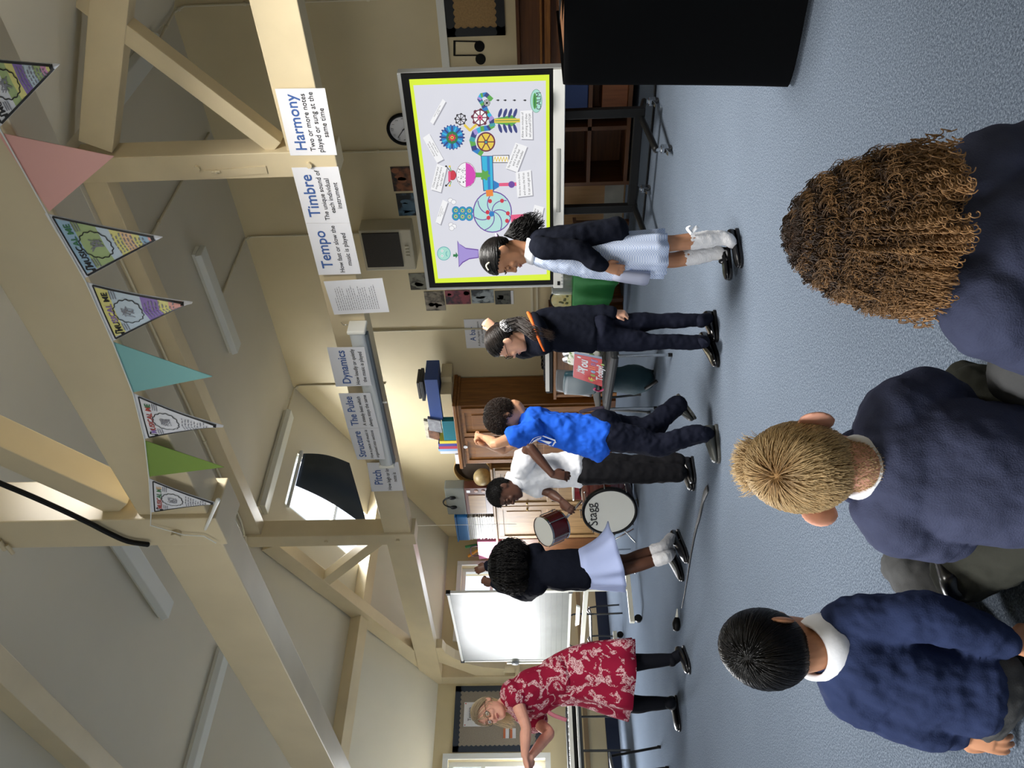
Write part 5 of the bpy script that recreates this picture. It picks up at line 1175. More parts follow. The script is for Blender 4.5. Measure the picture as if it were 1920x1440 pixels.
    def cap(h, root, m_, k=1.02, hl=None, name='hair_cap'):
        n, mm = 40, 30; vs = []; ok = []
        for j in range(mm+1):
            th = PI*j/mm
            for i in range(n):
                ph = 2*PI*i/n; d = V((math.sin(th)*math.cos(ph), math.sin(th)*math.sin(ph), math.cos(th))); p = h.on(d); ok.append(p.z > (hl or h.hl)(p.y)-0.01); vs.append(h.P(*h.on(d, k)))
        m = M(); fs = []
        for j in range(mm):
            for i in range(n):
                q = (j*n+i, (j+1)*n+i, (j+1)*n+(i+1) % n, j*n+(i+1) % n)
                if sum(ok[x] for x in q) >= 3: fs.append(q)
        o = m.add(vs, fs, 0, True).build(name, m_, root)
        md = o.modifiers.new('thick', 'SOLIDIFY'); md.thickness = 0.02*h.s; md.offset = -1
        return o
    def flow(h, n, seed, target=None, away=None, length=0.3, lift=0.06, base=1.03, steps=7, curl=0.0, hl=None, jit=0.10, gather=None, lenf=None):
        """strands running over the scalp away from a whorl, or toward a gathering point"""
        r = random.Random(seed); S = []
        for d in h.roots(n, r, hl):
            p = h.on(d); lay = base+r.uniform(0, 0.05); j = V((r.gauss(0, jit), r.gauss(0, jit), r.gauss(0, jit))); pts = [h.P(*h.on(d, base-0.02))]
            L = length*r.uniform(0.75, 1.15)*(lenf(p) if lenf else 1); ph = r.uniform(0, 6.28)
            for k in range(1, steps+1):
                nrm = V(((p.x-h.EC.x)/h.ER.x**2, (p.y-h.EC.y)/h.ER.y**2, (p.z-h.EC.z)/h.ER.z**2)).normalized()
                dv = (V(target)-p) if target else (p-V(away))
                dv = dv-nrm*dv.dot(nrm)
                if dv.length < 1e-3: dv = nrm.orthogonal()
                dv = (dv.normalized()+j).normalized(); p = p+dv*L/steps
                q = V(((p.x-h.EC.x)/h.ER.x, (p.y-h.EC.y)/h.ER.y, (p.z-h.EC.z)/h.ER.z)); q.normalize()
                kk = lay+lift*k/steps; p = h.on(q)
                w = h.P(*h.on(q, kk))
                if curl: w = w+h.X*curl*math.sin(k*1.9+ph)+h.Z*curl*math.cos(k*1.9+ph)
                pts.append(w)
                if target and (p-V(target)).length < 0.08: break
            S.append(pts)
        return S

def hand(m, w, d, n, L, curl=0.35, thumb=1, spread=0.10, tcurl=0.4):
    """w = wrist, d = toward the finger tips, n = out of the back of the hand, thumb = +1/-1 side of (n x d)"""
    w, d = V(w), V(d).normalized(); n = V(n); n = (n-d*n.dot(d)).normalized(); lat = n.cross(d).normalized()*thumb      # lat points to the thumb side
    pl = L*0.52
    m.tube([w-d*L*0.06, w+d*L*0.10, w+d*pl*0.6, w+d*pl], [(L*0.15, L*0.105), (L*0.17, L*0.11), (L*0.21, L*0.10), (L*0.21, L*0.075)], side=lat, n=14, sub=3)
    for i, (o, fl) in enumerate(((0.155, 0.42), (0.053, 0.47), (-0.05, 0.44), (-0.15, 0.34))):
        b = w+d*(pl*0.93-abs(i-1)*L*0.012)+lat*o*L; f = d+lat*(0.12*(1.2-i)*spread/0.10*0.8); f.normalize(); pts = [b]; c = curl*(1+0.08*i); ang = c*0.7
        for k, sg in enumerate((0.45, 0.30, 0.25)):
            v = f*math.cos(ang)-n*math.sin(ang); pts.append(pts[-1]+v*fl*L*sg); ang += c
        r = L*(0.056 if i < 3 else 0.048); m.tube(pts, [r*1.05, r, r*0.92, r*0.78], n=8, sub=2)
    b = w+d*L*0.10+lat*L*0.11; v0 = (d*0.62+lat*0.72-n*0.25).normalized(); v1 = (d*0.85+lat*(0.45-tcurl)-n*0.3).normalized()
    m.tube([b, b+v0*L*0.20, b+v0*L*0.20+v1*L*0.16, b+v0*L*0.20+v1*L*0.29-n*L*0.03], [L*0.085, L*0.072, L*0.062, L*0.048], n=9, sub=2)

class Fig:
    """a person whose joints are given as photo points plus a distance offset from depth D"""
    def __init__(f, label, D, foot, K, s, skin, group=None):
        f.D, f.s = D, s; f.K = {k: (f.p(*v) if len(v) == 3 else V(v[:3])) for k, v in K.items()}
        g = V(foot); f.root = thing('person', label, 'person', g, 0, group); f.skin = skin
        f.side = (f.K['sR']-f.K['sL']).normalized()
    def p(f, x, y, dd=0.0): return oD(x, y, f.D+dd)
    def head(f, F, U, s): f.h = Head(f.K['H'], F, U, s); return f.h
    def body(f, hands=(), legs=True, fem=False, vox=0.0042, ears=True, earout=0.0, neck=0.050, armk=1.0, legk=1.0):
        K, s = f.K, f.s; m = M(); f.h.add(m, ears, earout)
        nb = f.h.P(0, -0.12, -0.22); n2 = f.h.P(0, -0.05, -0.40)
        m.tube([nb, n2, K['N'], K['N'].lerp(K['C'], 0.35)], [neck*s*0.95, neck*s*0.95, neck*s*1.08, neck*s*1.15], n=16)
        hw = (K['sR']-K['sL']).length/2
        m.tube([K['P'], K['P'].lerp(K['C'], 0.5), K['C'], K['N'].lerp(K['C'], 0.30)], [(hw*0.74, hw*0.52), (hw*0.70, hw*0.5), (hw*0.82, hw*0.55), (hw*0.72, hw*0.40)], side=f.side, n=18)
        for q in 'LR':
            S_, E, W_ = K['s'+q], K['e'+q], K['w'+q]; a = armk*s
            m.tube([S_.lerp(K['N'], 0.25), S_, S_.lerp(E, 0.5), E, E.lerp(W_, 0.3), W_], [0.045*a, 0.052*a, 0.046*a, 0.038*a, 0.041*a, 0.027*a], n=12)
            if legs:
                h_, k_, a_ = K['h'+q], K['k'+q], K['a'+q]
                m.tube([h_, h_.lerp(k_, 0.5), k_, k_.lerp(a_, 0.35), a_], [0.078*s*legk, 0.068*s*legk, 0.052*s*legk, 0.054*s*legk, 0.036*s*legk], n=14)
        for (q, d, n, L, c, th) in hands:
            hand(m, K['w'+q], d, n, L, c, th)
        f.b = m.build('body', f.skin, f.root, remesh=vox, smooth=2); return f.b
    def top(f, name, m_, hem, W, Dp, sleeve=1.0, sr=(0.066, 0.058, 0.046), vox=0.008, disp=((0.016, 0.10), (0.006, 0.03)), shift=None, nk=0.075, label=None, cuff=0.0, sub=()):
        """upper garment: hem point to neck, half widths W and depths Dp at hem, waist, chest, shoulder line"""
        K, s = f.K, f.s; sh = V(shift) if shift else V((0, 0, 0)); m = M(); hem = V(hem)
        pts = [hem+sh, hem.lerp(K['C'], 0.5)+sh, K['C']+sh, K['C'].lerp(K['N'], 0.72)+sh, K['N']+sh*0.5]
        m.tube(pts, [(W[0], Dp[0]), (W[1], Dp[1]), (W[2], Dp[2]), (W[3], Dp[3]), (nk*s, nk*s)], side=f.side, n=22, pw=2.3)
        for q in 'LR':
            S_, E, W_ = K['s'+q], K['e'+q], K['w'+q]
            if sleeve == 0: continue
            pts = [S_.lerp(K['N'], 0.45)+sh*0.5, S_]; rr = [sr[0]*s*0.95, sr[0]*s]
            if sleeve >= 0.99:
                pts += [S_.lerp(E, 0.5), E, E.lerp(W_, 0.5), W_-(W_-E).normalized()*0.012]; rr += [(sr[0]+sr[1])/2*s, sr[1]*s, (sr[1]+sr[2])/2*s*1.03, sr[2]*s]
                if cuff: pts[-1:] = [W_-(W_-E).normalized()*0.05, W_-(W_-E).normalized()*0.03, W_+(W_-E).normalized()*0.0]; rr[-1:] = [sr[2]*s*1.25, sr[2]*s*1.02, sr[2]*s*0.9]
            else:
                pts += [S_.lerp(E, sleeve*0.5), S_.lerp(E, sleeve)]; rr += [(sr[0]+sr[1])/2*s, sr[1]*s*1.05]
            m.tube(pts, rr, n=14)
        return m.build(name, m_, f.root, remesh=vox, smooth=3, disp=disp, label=label)
    def trousers(f, m_, r=(0.105, 0.092, 0.078, 0.062), hipw=0.13, hipd=0.10, vox=0.008, disp=((0.018, 0.09), (0.007, 0.03)), top=None, name='trousers'):
        K, s = f.K, f.s; m = M(); tp = top if top is not None else K['P'].lerp(K['C'], 0.15)
        m.tube([tp, K['P'], K['hL'].lerp(K['hR'], 0.5)], [(hipw*0.95, hipd*0.9), (hipw, hipd), (hipw*0.98, hipd)], side=(K['hR']-K['hL']), n=20)
        for q in 'LR':
            h_, k_, a_ = K['h'+q], K['k'+q], K['a'+q]
            m.tube([h_, h_.lerp(k_, 0.5), k_, k_.lerp(a_, 0.5), a_], [r[0]*s, r[1]*s, r[2]*s, (r[2]*0.45+r[3]*0.55)*s, r[3]*s], n=16)
        return m.build(name, m_, f.root, remesh=vox, smooth=3, disp=disp)
    def skirt(f, pts, rads, m_, side=None, pleats=14, amp=0.010, name='skirt', n=84, tilt=None):
        pts = [V(p) for p in pts]; m = M(); L = len(pts); sd = V(side) if side else f.side
        for j, p in enumerate(pts):
            d = (pts[min(j+1, L-1)]-pts[max(j-1, 0)]).normalized(); a = (sd-d*sd.dot(d)).normalized(); b = d.cross(a); k = j/(L-1)
            for i in range(n):
                t = 2*PI*i/n; f_ = 1+amp/rads[j][0]*k*math.sin(t*pleats+0.7*math.sin(t*3))
                q = p+a*math.cos(t)*rads[j][0]*f_+b*math.sin(t)*rads[j][1]*f_
                if tilt: q = q+V(tilt[0])*(0.5+0.5*math.cos(t-tilt[1]))**2.5*k*k
                m.v.append(tuple(q))
        for j in range(L-1):
            for i in range(n): m.f.append((j*n+i, j*n+(i+1) % n, (j+1)*n+(i+1) % n, (j+1)*n+i)); m.mi.append(0); m.sm.append(True)
        o = m.build(name, m_, f.root); md = o.modifiers.new('s', 'SUBSURF'); md.levels = md.render_levels = 1
        md = o.modifiers.new('t', 'SOLIDIFY'); md.thickness = 0.005; return o
    def shoe(f, heel, toe, up=(0, 0, 1), w=0.038, h=0.06, m_=None, sole=None, low=False, strap=None, ank=None, am=None, ar=0.034):
        heel, toe = V(heel), V(toe); d = toe-heel; L = d.length; d.normalize(); u = V(up); u = (u-d*u.dot(d)).normalized(); a = d.cross(u)
        st = [(0.0, 0.55, 0.75), (0.04, 0.78, 0.95), (0.15, 0.88, 1.0), (0.35, 0.86, 0.95 if not low else 0.6), (0.52, 0.95, 0.74 if not low else 0.52), (0.72, 1.05, 0.58 if not low else 0.55), (0.88, 0.92, 0.48), (0.97, 0.62, 0.38), (1.0, 0.3, 0.25)]
        if ank is not None: M().tube([V(ank)+(V(ank)-heel).normalized()*0.03, V(ank), heel+d*L*0.26+u*h*0.55, heel+d*L*0.34+u*h*0.35], [ar, ar, ar*0.95, ar*0.6], n=14).build('sock', am, f.root)
        m = M(); n = 16; vs = []
        for t, kw, kh in st:
            c = heel+d*L*t
            for i in range(n):
                g = 2*PI*i/n; x, y = math.cos(g), math.sin(g); yy = (y*0.5+0.5)
                yy = yy**0.8; xx = math.copysign(abs(x)**0.7, x)*(1 if y > 0 else 1.0)
                vs.append(c+a*(xx*w*kw)+u*(0.012+yy*(h-0.012)*kh))
        m.add(vs, [(j*n+i, j*n+(i+1) % n, (j+1)*n+(i+1) % n, (j+1)*n+i) for j in range(len(st)-1) for i in range(n)]+[tuple(range(n-1, -1, -1)), tuple(range((len(st)-1)*n, len(st)*n))], 0, True)
        if strap is not None: m.tube([heel+d*L*0.42-a*w*0.95+u*0.02, heel+d*L*0.42+u*(h*0.92), heel+d*L*0.42+a*w*0.95+u*0.02], [(0.008, 0.003)]*3, side=d, n=8)
        o = m.build('shoe', m_, f.root); md = o.modifiers.new('s', 'SUBSURF'); md.levels = md.render_levels = 1
        sm = M(); vs = []
        N_ = len(st)
        for z in (0.0, 0.016):
            vs += [heel+d*L*(t*1.02-0.01)+a*w*kw*1.04+u*z for t, kw, kh in st]+[heel+d*L*(t*1.02-0.01)-a*w*kw*1.04+u*z for t, kw, kh in st[::-1]]
        k = 2*N_; sm.add(vs, [tuple(range(k-1, -1, -1)), tuple(range(k, 2*k))]+[(i, (i+1) % k, (i+1) % k+k, i+k) for i in range(k)], 0)
        sm.build('sole', sole or m_, o, bevel=0.003); return o
    def collar(f, m_, r=0.062, h=0.03, open_=0.25, up=None, tiltd=None):
        """folded shirt collar round the neck"""
        K, s = f.K, f.s; c = K['N']; ax = (f.h.P(0, -0.08, -0.3)-c).normalized(); a = (f.side-ax*f.side.dot(ax)).normalized(); b = ax.cross(a); n = 32; m = M()
        for j, (rr, hh) in enumerate(((0.94, 0.5), (0.96, 1.0), (1.04, 1.02), (1.15, 0.15), (1.18, -0.25))):
            for i in range(n): t = 2*PI*i/n; m.v.append(tuple(c+(a*math.cos(t)+b*math.sin(t))*r*s*rr+ax*h*hh))
        for j in range(4):
            for i in range(n): m.f.append((j*n+i, j*n+(i+1) % n, (j+1)*n+(i+1) % n, (j+1)*n+i)); m.mi.append(0); m.sm.append(True)
        o = m.build('collar', m_, f.root); md = o.modifiers.new('t', 'SOLIDIFY'); md.thickness = 0.004; return o
def skinmat(name, h, rough=0.5):
    m = mat(name, h, rough, var=0.06, vscale=18); b = m.node_tree.nodes['Principled BSDF']
    b.inputs['Subsurface Weight'].default_value = 0.12; b.inputs['Subsurface Radius'].default_value = (0.02, 0.008, 0.005); b.inputs['Specular IOR Level'].default_value = 0.3
    return m
def ringlets(h, prof, n, seed, turns, hr, zend, clumps=26, inner=(0.62, 1.0), npt=56, frizz=0.004, center=(0, -0.06), zs=(0.55, 0.0)):
    """corkscrew strands that follow a profile (height, radius) of the hair mass around the head"""
    r = random.Random(seed); S = []
    def R(z):
        for (z0, r0), (z1, r1) in zip(prof[:-1], prof[1:]):
            if z <= z0 and z >= z1: return r0+(r1-r0)*(z0-z)/(z0-z1)
        return prof[-1][1]
    cl = [(2*PI*i/clumps+r.uniform(-.05, .05), r.uniform(0, 0.28)) for i in range(clumps)]
    for i in range(n):
        ca, ce = cl[r.randrange(clumps)]; a0 = ca+r.gauss(0, 0.09); k = r.uniform(*inner)**0.6; z0 = zs[0]-(zs[0]-zs[1])*r.random()**2.0; z1 = zend+ce*(0.6+0.4*r.random())+ (r.uniform(0, 0.5) if r.random() < 0.3 else 0)
        if z1 > z0-0.15: z1 = z0-0.25
        ph = r.uniform(0, 6.28); pts = []; fx = r.gauss(0, frizz); fy = r.gauss(0, frizz)
        for j in range(npt):
            t = j/(npt-1); z = z0+(z1-z0)*t; rad = R(z)*(k+(1-k)*0.0); aa = a0*1.0+(ca-a0)*0.55*t
            x, y = math.cos(aa)*rad+center[0], math.sin(aa)*rad*1.02+center[1]
            w = hr*(0.35+0.65*t); g = ph+turns*2*PI*t
            p = h.P(x, y, z)+h.X*(w*math.cos(g)*abs(math.sin(aa))+fx*t)+h.Y*(w*math.cos(g)*abs(math.cos(aa))+fy*t)+h.Z*w*math.sin(g)
            p = p+(h.X*math.cos(aa)+h.Y*math.sin(aa))*w*0.8*math.sin(g*0.5+1)
            pts.append(p)
        S.append(pts)
    return S

def seam(f, garment, pts, m_, r=0.0012, dd=-0.13, name='seam'):
    """stitched seam lying on a garment"""
    P_ = [f.p(x, y, dd) for x, y in pts]; L = []
    for a, b in zip(P_[:-1], P_[1:]): L += [a.lerp(b, k/10) for k in range(10)]
    o = M().tube(L, [r]*len(L), n=6, sub=1).build(name, m_, f.root)
    md = o.modifiers.new('wrap', 'SHRINKWRAP'); md.target = garment; md.wrap_method = 'PROJECT'; md.use_project_x = md.use_project_y = True; md.use_negative_direction = True; md.use_positive_direction = True
    md.wrap_method = 'NEAREST_SURFACEPOINT'; md.wrap_mode = 'ABOVE_SURFACE'; md.offset = r*0.8
    return o
def nape(f, m_, n, rad, seed, z0=-0.66, z1=-0.22, L=0.007, ymax=-0.02):
    """short fuzz on the back of the neck, grown from the skin itself"""
    h, r = f.h, random.Random(seed); dg = bpy.context.evaluated_depsgraph_get(); ev = f.b.evaluated_get(dg); me = ev.to_mesh(); mw = f.b.matrix_world; C = []
    for v in me.vertices:
        p = h.L(v.co)
        if z0 < p.z < z1 and p.y < ymax and abs(p.x) < 0.34: C.append((v.co.copy(), v.normal.copy(), p.z))
    ev.to_mesh_clear(); S = []
    for i in range(min(n, len(C)*4)):
        p, nn, z = C[r.randrange(len(C))]; p = p+V((r.gauss(0, .0012), r.gauss(0, .0012), r.gauss(0, .0012))); d = (nn*0.35-h.Z+V((r.gauss(0, .1), r.gauss(0, .1), 0))).normalized()
        if r.random() < (z1-z)/(z1-z0)*0.55: continue
        S.append([p-nn*0.0008+d*L*k/3 for k in range(4)])
    strands('nape_hair', S, rad, m_, f.root)
# ---------------------------------------------------------------- the nine people
Rr, Aw, Zv = _r0.copy(), _f0.copy(), V((0, 0, 1))         # picture right, away from the phone, up
def mix(r=0, a=0, z=0): return (Rr*r+Aw*a+Zv*z)
sk_pale = skinmat('pale_skin', '#d9a78c'); sk_pink = skinmat('pink_skin', '#e0a690'); sk_tan = skinmat('tan_skin', '#b98565'); sk_olive = skinmat('olive_skin', '#c99776'); sk_dark = skinmat('dark_brown_skin', '#4e3328'); sk_dark2 = skinmat('deep_brown_skin', '#523426'); sk_red = skinmat('flushed_ear', '#d98a78'); sk_brown = skinmat('warm_brown_skin', '#ad7d5f')
c_navy = mat('navy_knit', '#42475f', 0.9, spec=0.1, bump=0.25, bscale=350, var=0.08, vscale=30)
c_navy2 = mat('navy_sweatshirt', '#293352', 0.9, spec=0.1, bump=0.15, bscale=300, var=0.06, vscale=20)
c_ink = mat('dark_navy_jersey', '#10131d', 0.9, spec=0.08, bump=0.12, bscale=200)
c_trs = mat('dark_navy_trousers', '#131623', 0.85, spec=0.1)
c_gry = mat('grey_school_trousers', '#4a4b4c', 0.9, spec=0.1, bump=0.12, bscale=250, var=0.06, vscale=30)
c_dgr = mat('dark_grey_trousers', '#33342f', 0.9, spec=0.1, bump=0.1, bscale=250)
c_blk = mat('black_trousers', '#17171a', 0.85, spec=0.1)
c_white = mat('white_cotton', '#e3e6ec', 0.85, spec=0.15, bump=0.08, bscale=120)
c_sock = mat('white_ribbed_sock', '#dfdfe2', 0.9, spec=0.1, bump=0.5, bscale=90, stretch=(1, 1, 6))
c_blue = mat('royal_blue_cotton', '#1f57c4', 0.85, spec=0.12, bump=0.06, bscale=150)
c_lea = mat('black_school_leather', '#0d0d10', 0.28); c_pat = mat('black_patent_leather', '#08080b', 0.1, coat=0.8); c_gs = mat('grey_worn_leather', '#3f413e', 0.4)
def gingham():
    m = mat('blue_gingham', '#aab9d6', 0.85, spec=0.1); nt = m.node_tree; b = nt.nodes['Principled BSDF']
    tc = nt.nodes.new('ShaderNodeTexCoord'); ck = nt.nodes.new('ShaderNodeTexChecker'); ck.inputs['Scale'].default_value = 170
    ck.inputs['Color1'].default_value = lin('#9fb1d6'); ck.inputs['Color2'].default_value = lin('#d3dcec'); nt.links.new(tc.outputs['Object'], ck.inputs['Vector']); nt.links.new(ck.outputs['Color'], b.inputs['Base Color']); return m
c_ging = gingham()
def floral():
    m = mat('red_floral_cotton', '#8f1836', 0.8, spec=0.12); nt = m.node_tree; b = nt.nodes['Principled BSDF']; tc = nt.nodes.new('ShaderNodeTexCoord')
    n1 = nt.nodes.new('ShaderNodeTexNoise'); n1.inputs['Scale'].default_value = 13; n1.inputs['Detail'].default_value = 1.5; n1.inputs['Distortion'].default_value = 1.2
    n2 = nt.nodes.new('ShaderNodeTexNoise'); n2.inputs['Scale'].default_value = 60; n2.inputs['Detail'].default_value = 4; n2.inputs['Distortion'].default_value = 2.0
    r1 = nt.nodes.new('ShaderNodeValToRGB'); r1.color_ramp.elements[0].position = 0.52; r1.color_ramp.elements[1].position = 0.55
    r2 = nt.nodes.new('ShaderNodeValToRGB'); r2.color_ramp.elements[0].position = 0.44; r2.color_ramp.elements[1].position = 0.52
    mu = nt.nodes.new('ShaderNodeMath'); mu.operation = 'MULTIPLY'; mx = nt.nodes.new('ShaderNodeMixRGB'); mx.inputs[1].default_value = lin('#8f1836'); mx.inputs[2].default_value = lin('#d9b3b6')
    for n in (n1, n2): nt.links.new(tc.outputs['Object'], n.inputs['Vector'])
    nt.links.new(n1.outputs['Fac'], r1.inputs[0]); nt.links.new(n2.outputs['Fac'], r2.inputs[0]); nt.links.new(r1.outputs[0], mu.inputs[0]); nt.links.new(r2.outputs[0], mu.inputs[1]); nt.links.new(mu.outputs[0], mx.inputs[0]); nt.links.new(mx.outputs[0], b.inputs['Base Color']); return m
c_flor = floral()
h_black = hairmat('black_hair', '#070708', '#1b1716', 0.35); h_dark = hairmat('dark_brown_hair', '#0d0a09', '#2e211a', 0.4); h_blond = hairmat('sandy_blond_hair', '#84653f', '#d9be90', 0.45, 0.25)
h_curl = hairmat('brown_golden_hair', '#30221a', '#a07a52', 0.4, 0.4, 0.4); h_afro = hairmat('black_afro_hair', '#060607', '#12100f', 0.5, 0.3, 0.2); h_grey = hairmat('greying_blond_hair', '#8a7a62', '#e0cd9f', 0.45, 0.2)
k_black = mat('scalp_black', '#0b0a0a', 0.6, spec=0.15); k_dark = mat('scalp_dark', '#15100d', 0.6, spec=0.15); k_blond = mat('scalp_blond', '#94734a', 0.7, spec=0.15); k_curl = mat('scalp_curl', '#2a1a12', 0.8, spec=0.1); k_grey = mat('scalp_grey', '#7f7059', 0.7, spec=0.1)
STAND, SIT = 'children whirling on their feet', 'children sitting on the carpet'

# --- girl in the checked dress
f = Fig('child in pale checked dress and navy cardigan, head bowed, before the screen', 3.9, oZ(1385, 470), dict(P=(1165, 470, 0), C=(1062, 473, 0), N=(1000, 470, 0), H=(943, 480, 0), sL=(1018, 466, -.115), eL=(1085, 470, -.155), wL=(1132, 500, -.15), sR=(1018, 474, .115), eR=(1085, 482, .15), wR=(1132, 512, .12),
    hL=(1165, 462, -.06), kL=(1262, 456, -.05), aL=(1352, 446, -.04), hR=(1165, 478, .05), kR=(1256, 488, .05), aR=(1343, 474, .05)), 0.74, sk_brown, STAND)
h = f.head(mix(-1, -.10, -.42), mix(-.25, 0, 1), 0.205)
f.body([('L', mix(-.25, 0, -1), mix(-.2, -1, 0), .125, .5, 1), ('R', mix(-.25, 0, -1), mix(-.2, 1, 0), .125, .5, -1)], earout=0.0); h.features(f.root, brow='#17100c', lip='#8d5348', closed=sk_brown)
f.top('dress_bodice', c_ging, f.p(1170, 482), (.115, .11, .112, .085), (.10, .092, .085, .06), 0, shift=mix(-.022, 0, 0), nk=.06)
f.skirt([f.p(1085, 480), f.p(1150, 477), f.p(1200, 477), f.p(1243, 476)], [(.115, .085), (.135, .105), (.145, .112), (.15, .115)], c_ging, pleats=11, amp=.012, name='dress_skirt')
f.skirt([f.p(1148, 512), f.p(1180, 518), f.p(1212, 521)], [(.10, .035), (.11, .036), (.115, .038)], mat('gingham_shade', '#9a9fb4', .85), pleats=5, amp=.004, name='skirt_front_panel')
f.top('cardigan', c_ink, f.p(1160, 455), (.135, .13, .13, .10), (.082, .085, .088, .07), 1.0, sr=(.072, .066, .05), shift=mix(.042, 0, 0), nk=.065, cuff=1)
f.collar(c_white, .075, .035)
for q, hp, tp in (('L', (1383, 432), (1393, 500)), ('R', (1358, 466), (1368, 524))):
    dd = -.04 if q == 'L' else .05
    hh_, tt = oZ(*hp), oZ(*tp)
    if q == 'R': hh_, tt = f.p(1362, 464, .05)+V((0, 0, -.012)), f.p(1372, 524, .02); hh_.z = max(hh_.z, .035); tt.z = max(tt.z, .004)
    f.shoe(hh_, tt, w=.034, h=.06, m_=c_lea, low=True, strap=1)
    k_, a_ = f.K['k'+q], f.K['a'+q]; t0 = k_.lerp(a_, .34 if q == 'L' else .30)
    so = M().tube([t0, t0.lerp(a_, .5), a_, a_+(tt-hh_).normalized()*.015+V((0, 0, -.035)), hh_.lerp(tt, .42)+V((0, 0, .028))], [.041, .042, .036, .031, .020], n=16).build('sock', c_sock, f.root, remesh=.006, smooth=2, disp=[(.008, .02)])
    if q == 'L':
        kq = t0+mix(.03, -.045, .0); M().tube([kq, kq+mix(.022, -.01, .02), kq+mix(.034, -.005, .004)], [(.010, .003)]*3, n=8).tube([kq, kq+mix(.02, -.01, -.018), kq+mix(.028, -.005, -.03)], [(.010, .003)]*3, n=8).ball(kq, .008).build('sock_bow', c_white, f.root)
h.cap(f.root, k_black)
gp = (0, -.46, -.05)
strands('hair', h.flow(2600, 21, target=gp, length=.75, lift=.02, base=1.035, steps=9, jit=.05), .0016, h_black, f.root)
bc = f.p(975, 432)
S = []; r_ = random.Random(5)
for i in range(420):
    d = V((r_.gauss(0, 1), r_.gauss(0, 1), r_.gauss(0, 1))).normalized(); p0 = h.P(*gp).lerp(bc, .3); c1 = bc+V((d.x, d.y, d.z))*.05; ph = r_.uniform(0, 6); S.append([p0.lerp(c1, t/4) for t in range(4)]+[c1+V((.011*math.cos(ph+t*.8), .011*math.sin(ph+t*.8), -.006*t+.006*math.cos(t*.8)))+mix(.003*t, 0, 0) for t in range(1, 12)])
strands('hair_bunch', S, .0018, h_afro, f.root)
M().ball(bc, .035, 14, 10).build('bunch_core', k_black, f.root)
q = h.P(-.22, .22, .45); M().tube([q, q+mix(.02, -.01, .01), q+mix(.035, -.01, -.005)], [(.006, .003)]*3, n=6).build('hair_clip', mat('pearl_clip', '#d9d3bd', .3), f.root)
q = h.P(0, -.44, -.02); M().lathe(q, bc-q, [(0, .012), (.004, .026), (.012, .027), (.018, .013)], 16).build('hair_tie', mat('lilac_scrunchie', '#b9a7cf', .7), f.root)

# --- girl in navy with the orange hood lining
f = Fig('child in dark navy hoodie with orange hood lining, one fist raised overhead', 4.34, oZ(1350, 635), dict(P=(1125, 622, 0), C=(1055, 622, 0), N=(992, 626, .0), H=(948, 640, 0), sL=(1022, 645, -.06), eL=(975, 655, .16), wL=(930, 614, .16), sR=(1020, 598, .05), eR=(1085, 590, .02), wR=(1150, 586, -.02),
    hL=(1130, 634, -.03), kL=(1228, 641, -.03), aL=(1318, 641, -.02), hR=(1130, 612, .03), kR=(1232, 602, .03), aR=(1318, 600, .02)), 0.74, sk_pale, STAND)
h = f.head(mix(-1, .25, -.22), mix(-.15, 0, 1), 0.205)
f.body([('L', mix(.5, .0, .8), mix(.2, -1, 0), .125, 1.25, 1), ('R', mix(-.1, 0, -1), mix(.6, -.6, 0), .12, .8, -1)], legk=.72); h.features(f.root, lip='#b06a62', closed=sk_pale)
M().lathe(h.P(-.14, .41, .0), h.Y, [(0, .020), (.002, .022), (.004, .020)], 18).lathe(h.P(.14, .41, .0), h.Y, [(0, .020), (.002, .022), (.004, .020)], 18).tube([h.P(-.2, .40, .01), h.P(-.34, .2, .02), h.P(-.36, -.02, .02)], [.0015]*3, n=5).tube([h.P(.2, .40, .01), h.P(.34, .2, .02), h.P(.36, -.02, .02)], [.0015]*3, n=5).build('glasses', m_blackmetal, f.root)
f.top('hoodie', c_ink, f.p(1112, 625), (.118, .11, .115, .09), (.095, .088, .092, .07), 1.0, sr=(.078, .072, .055), nk=.085, cuff=1)
f.trousers(c_trs, r=(.098, .082, .062, .05), hipw=.115, hipd=.10)
hd = M().tube([f.p(1003, 592, -.02), f.p(1012, 606, -.10), f.p(1022, 630, -.12), f.p(1026, 652, -.08)], [(.03, .02), (.045, .025), (.045, .025), (.03, .02)], n=12).build('hood', c_ink, f.root)
M().tube([f.p(992, 588, -.03), f.p(1000, 602, -.10), f.p(1012, 630, -.125), f.p(1022, 655, -.085)], [(.018, .01), (.026, .012), (.03, .012), (.02, .01)], n=10).build('hood_lining', mat('orange_lining', '#d9641c', .8), f.root)
for q, hp, tp in (('R', (1341, 584), (1347, 640)), ('L', (1332, 626), (1350, 684))): f.shoe(oZ(*hp), oZ(*tp), w=.036, h=.075, m_=c_pat, sole=m_black, ank=f.K['a'+q], am=c_trs, ar=.036)
h.cap(f.root, k_dark)
gp = (.22, -.40, .20)
strands('hair', h.flow(2600, 22, target=gp, length=.75, lift=.02, base=1.035, steps=9, jit=.06), .0016, h_dark, f.root)
q0 = f.p(948, 612, -.03); q1 = f.p(975, 606, -.06); q2 = f.p(1000, 622, -.13); q3 = f.p(1032, 630, -.145); r_ = random.Random(6); S = []
for i in range(520):
    o = V((r_.gauss(0, .014), r_.gauss(0, .014), r_.gauss(0, .014))); ph = r_.uniform(0, 6); P4 = [h.P(*gp), q0, q1, q2, q3]; pts = []
    for k in range(25):
        t = k/24*4; i0 = min(3, int(t)); u_ = t-i0; p = P4[i0].lerp(P4[i0+1], u_); pts.append(p+o*min(1, t*.8)*(1 if t < 3 else 1-.4*(t-3))+V((.006*math.sin(ph+t*3), 0, .006*math.cos(ph+t*3)))*(t/4))
    S.append(pts)
strands('ponytail', S, .0018, h_dark, f.root)
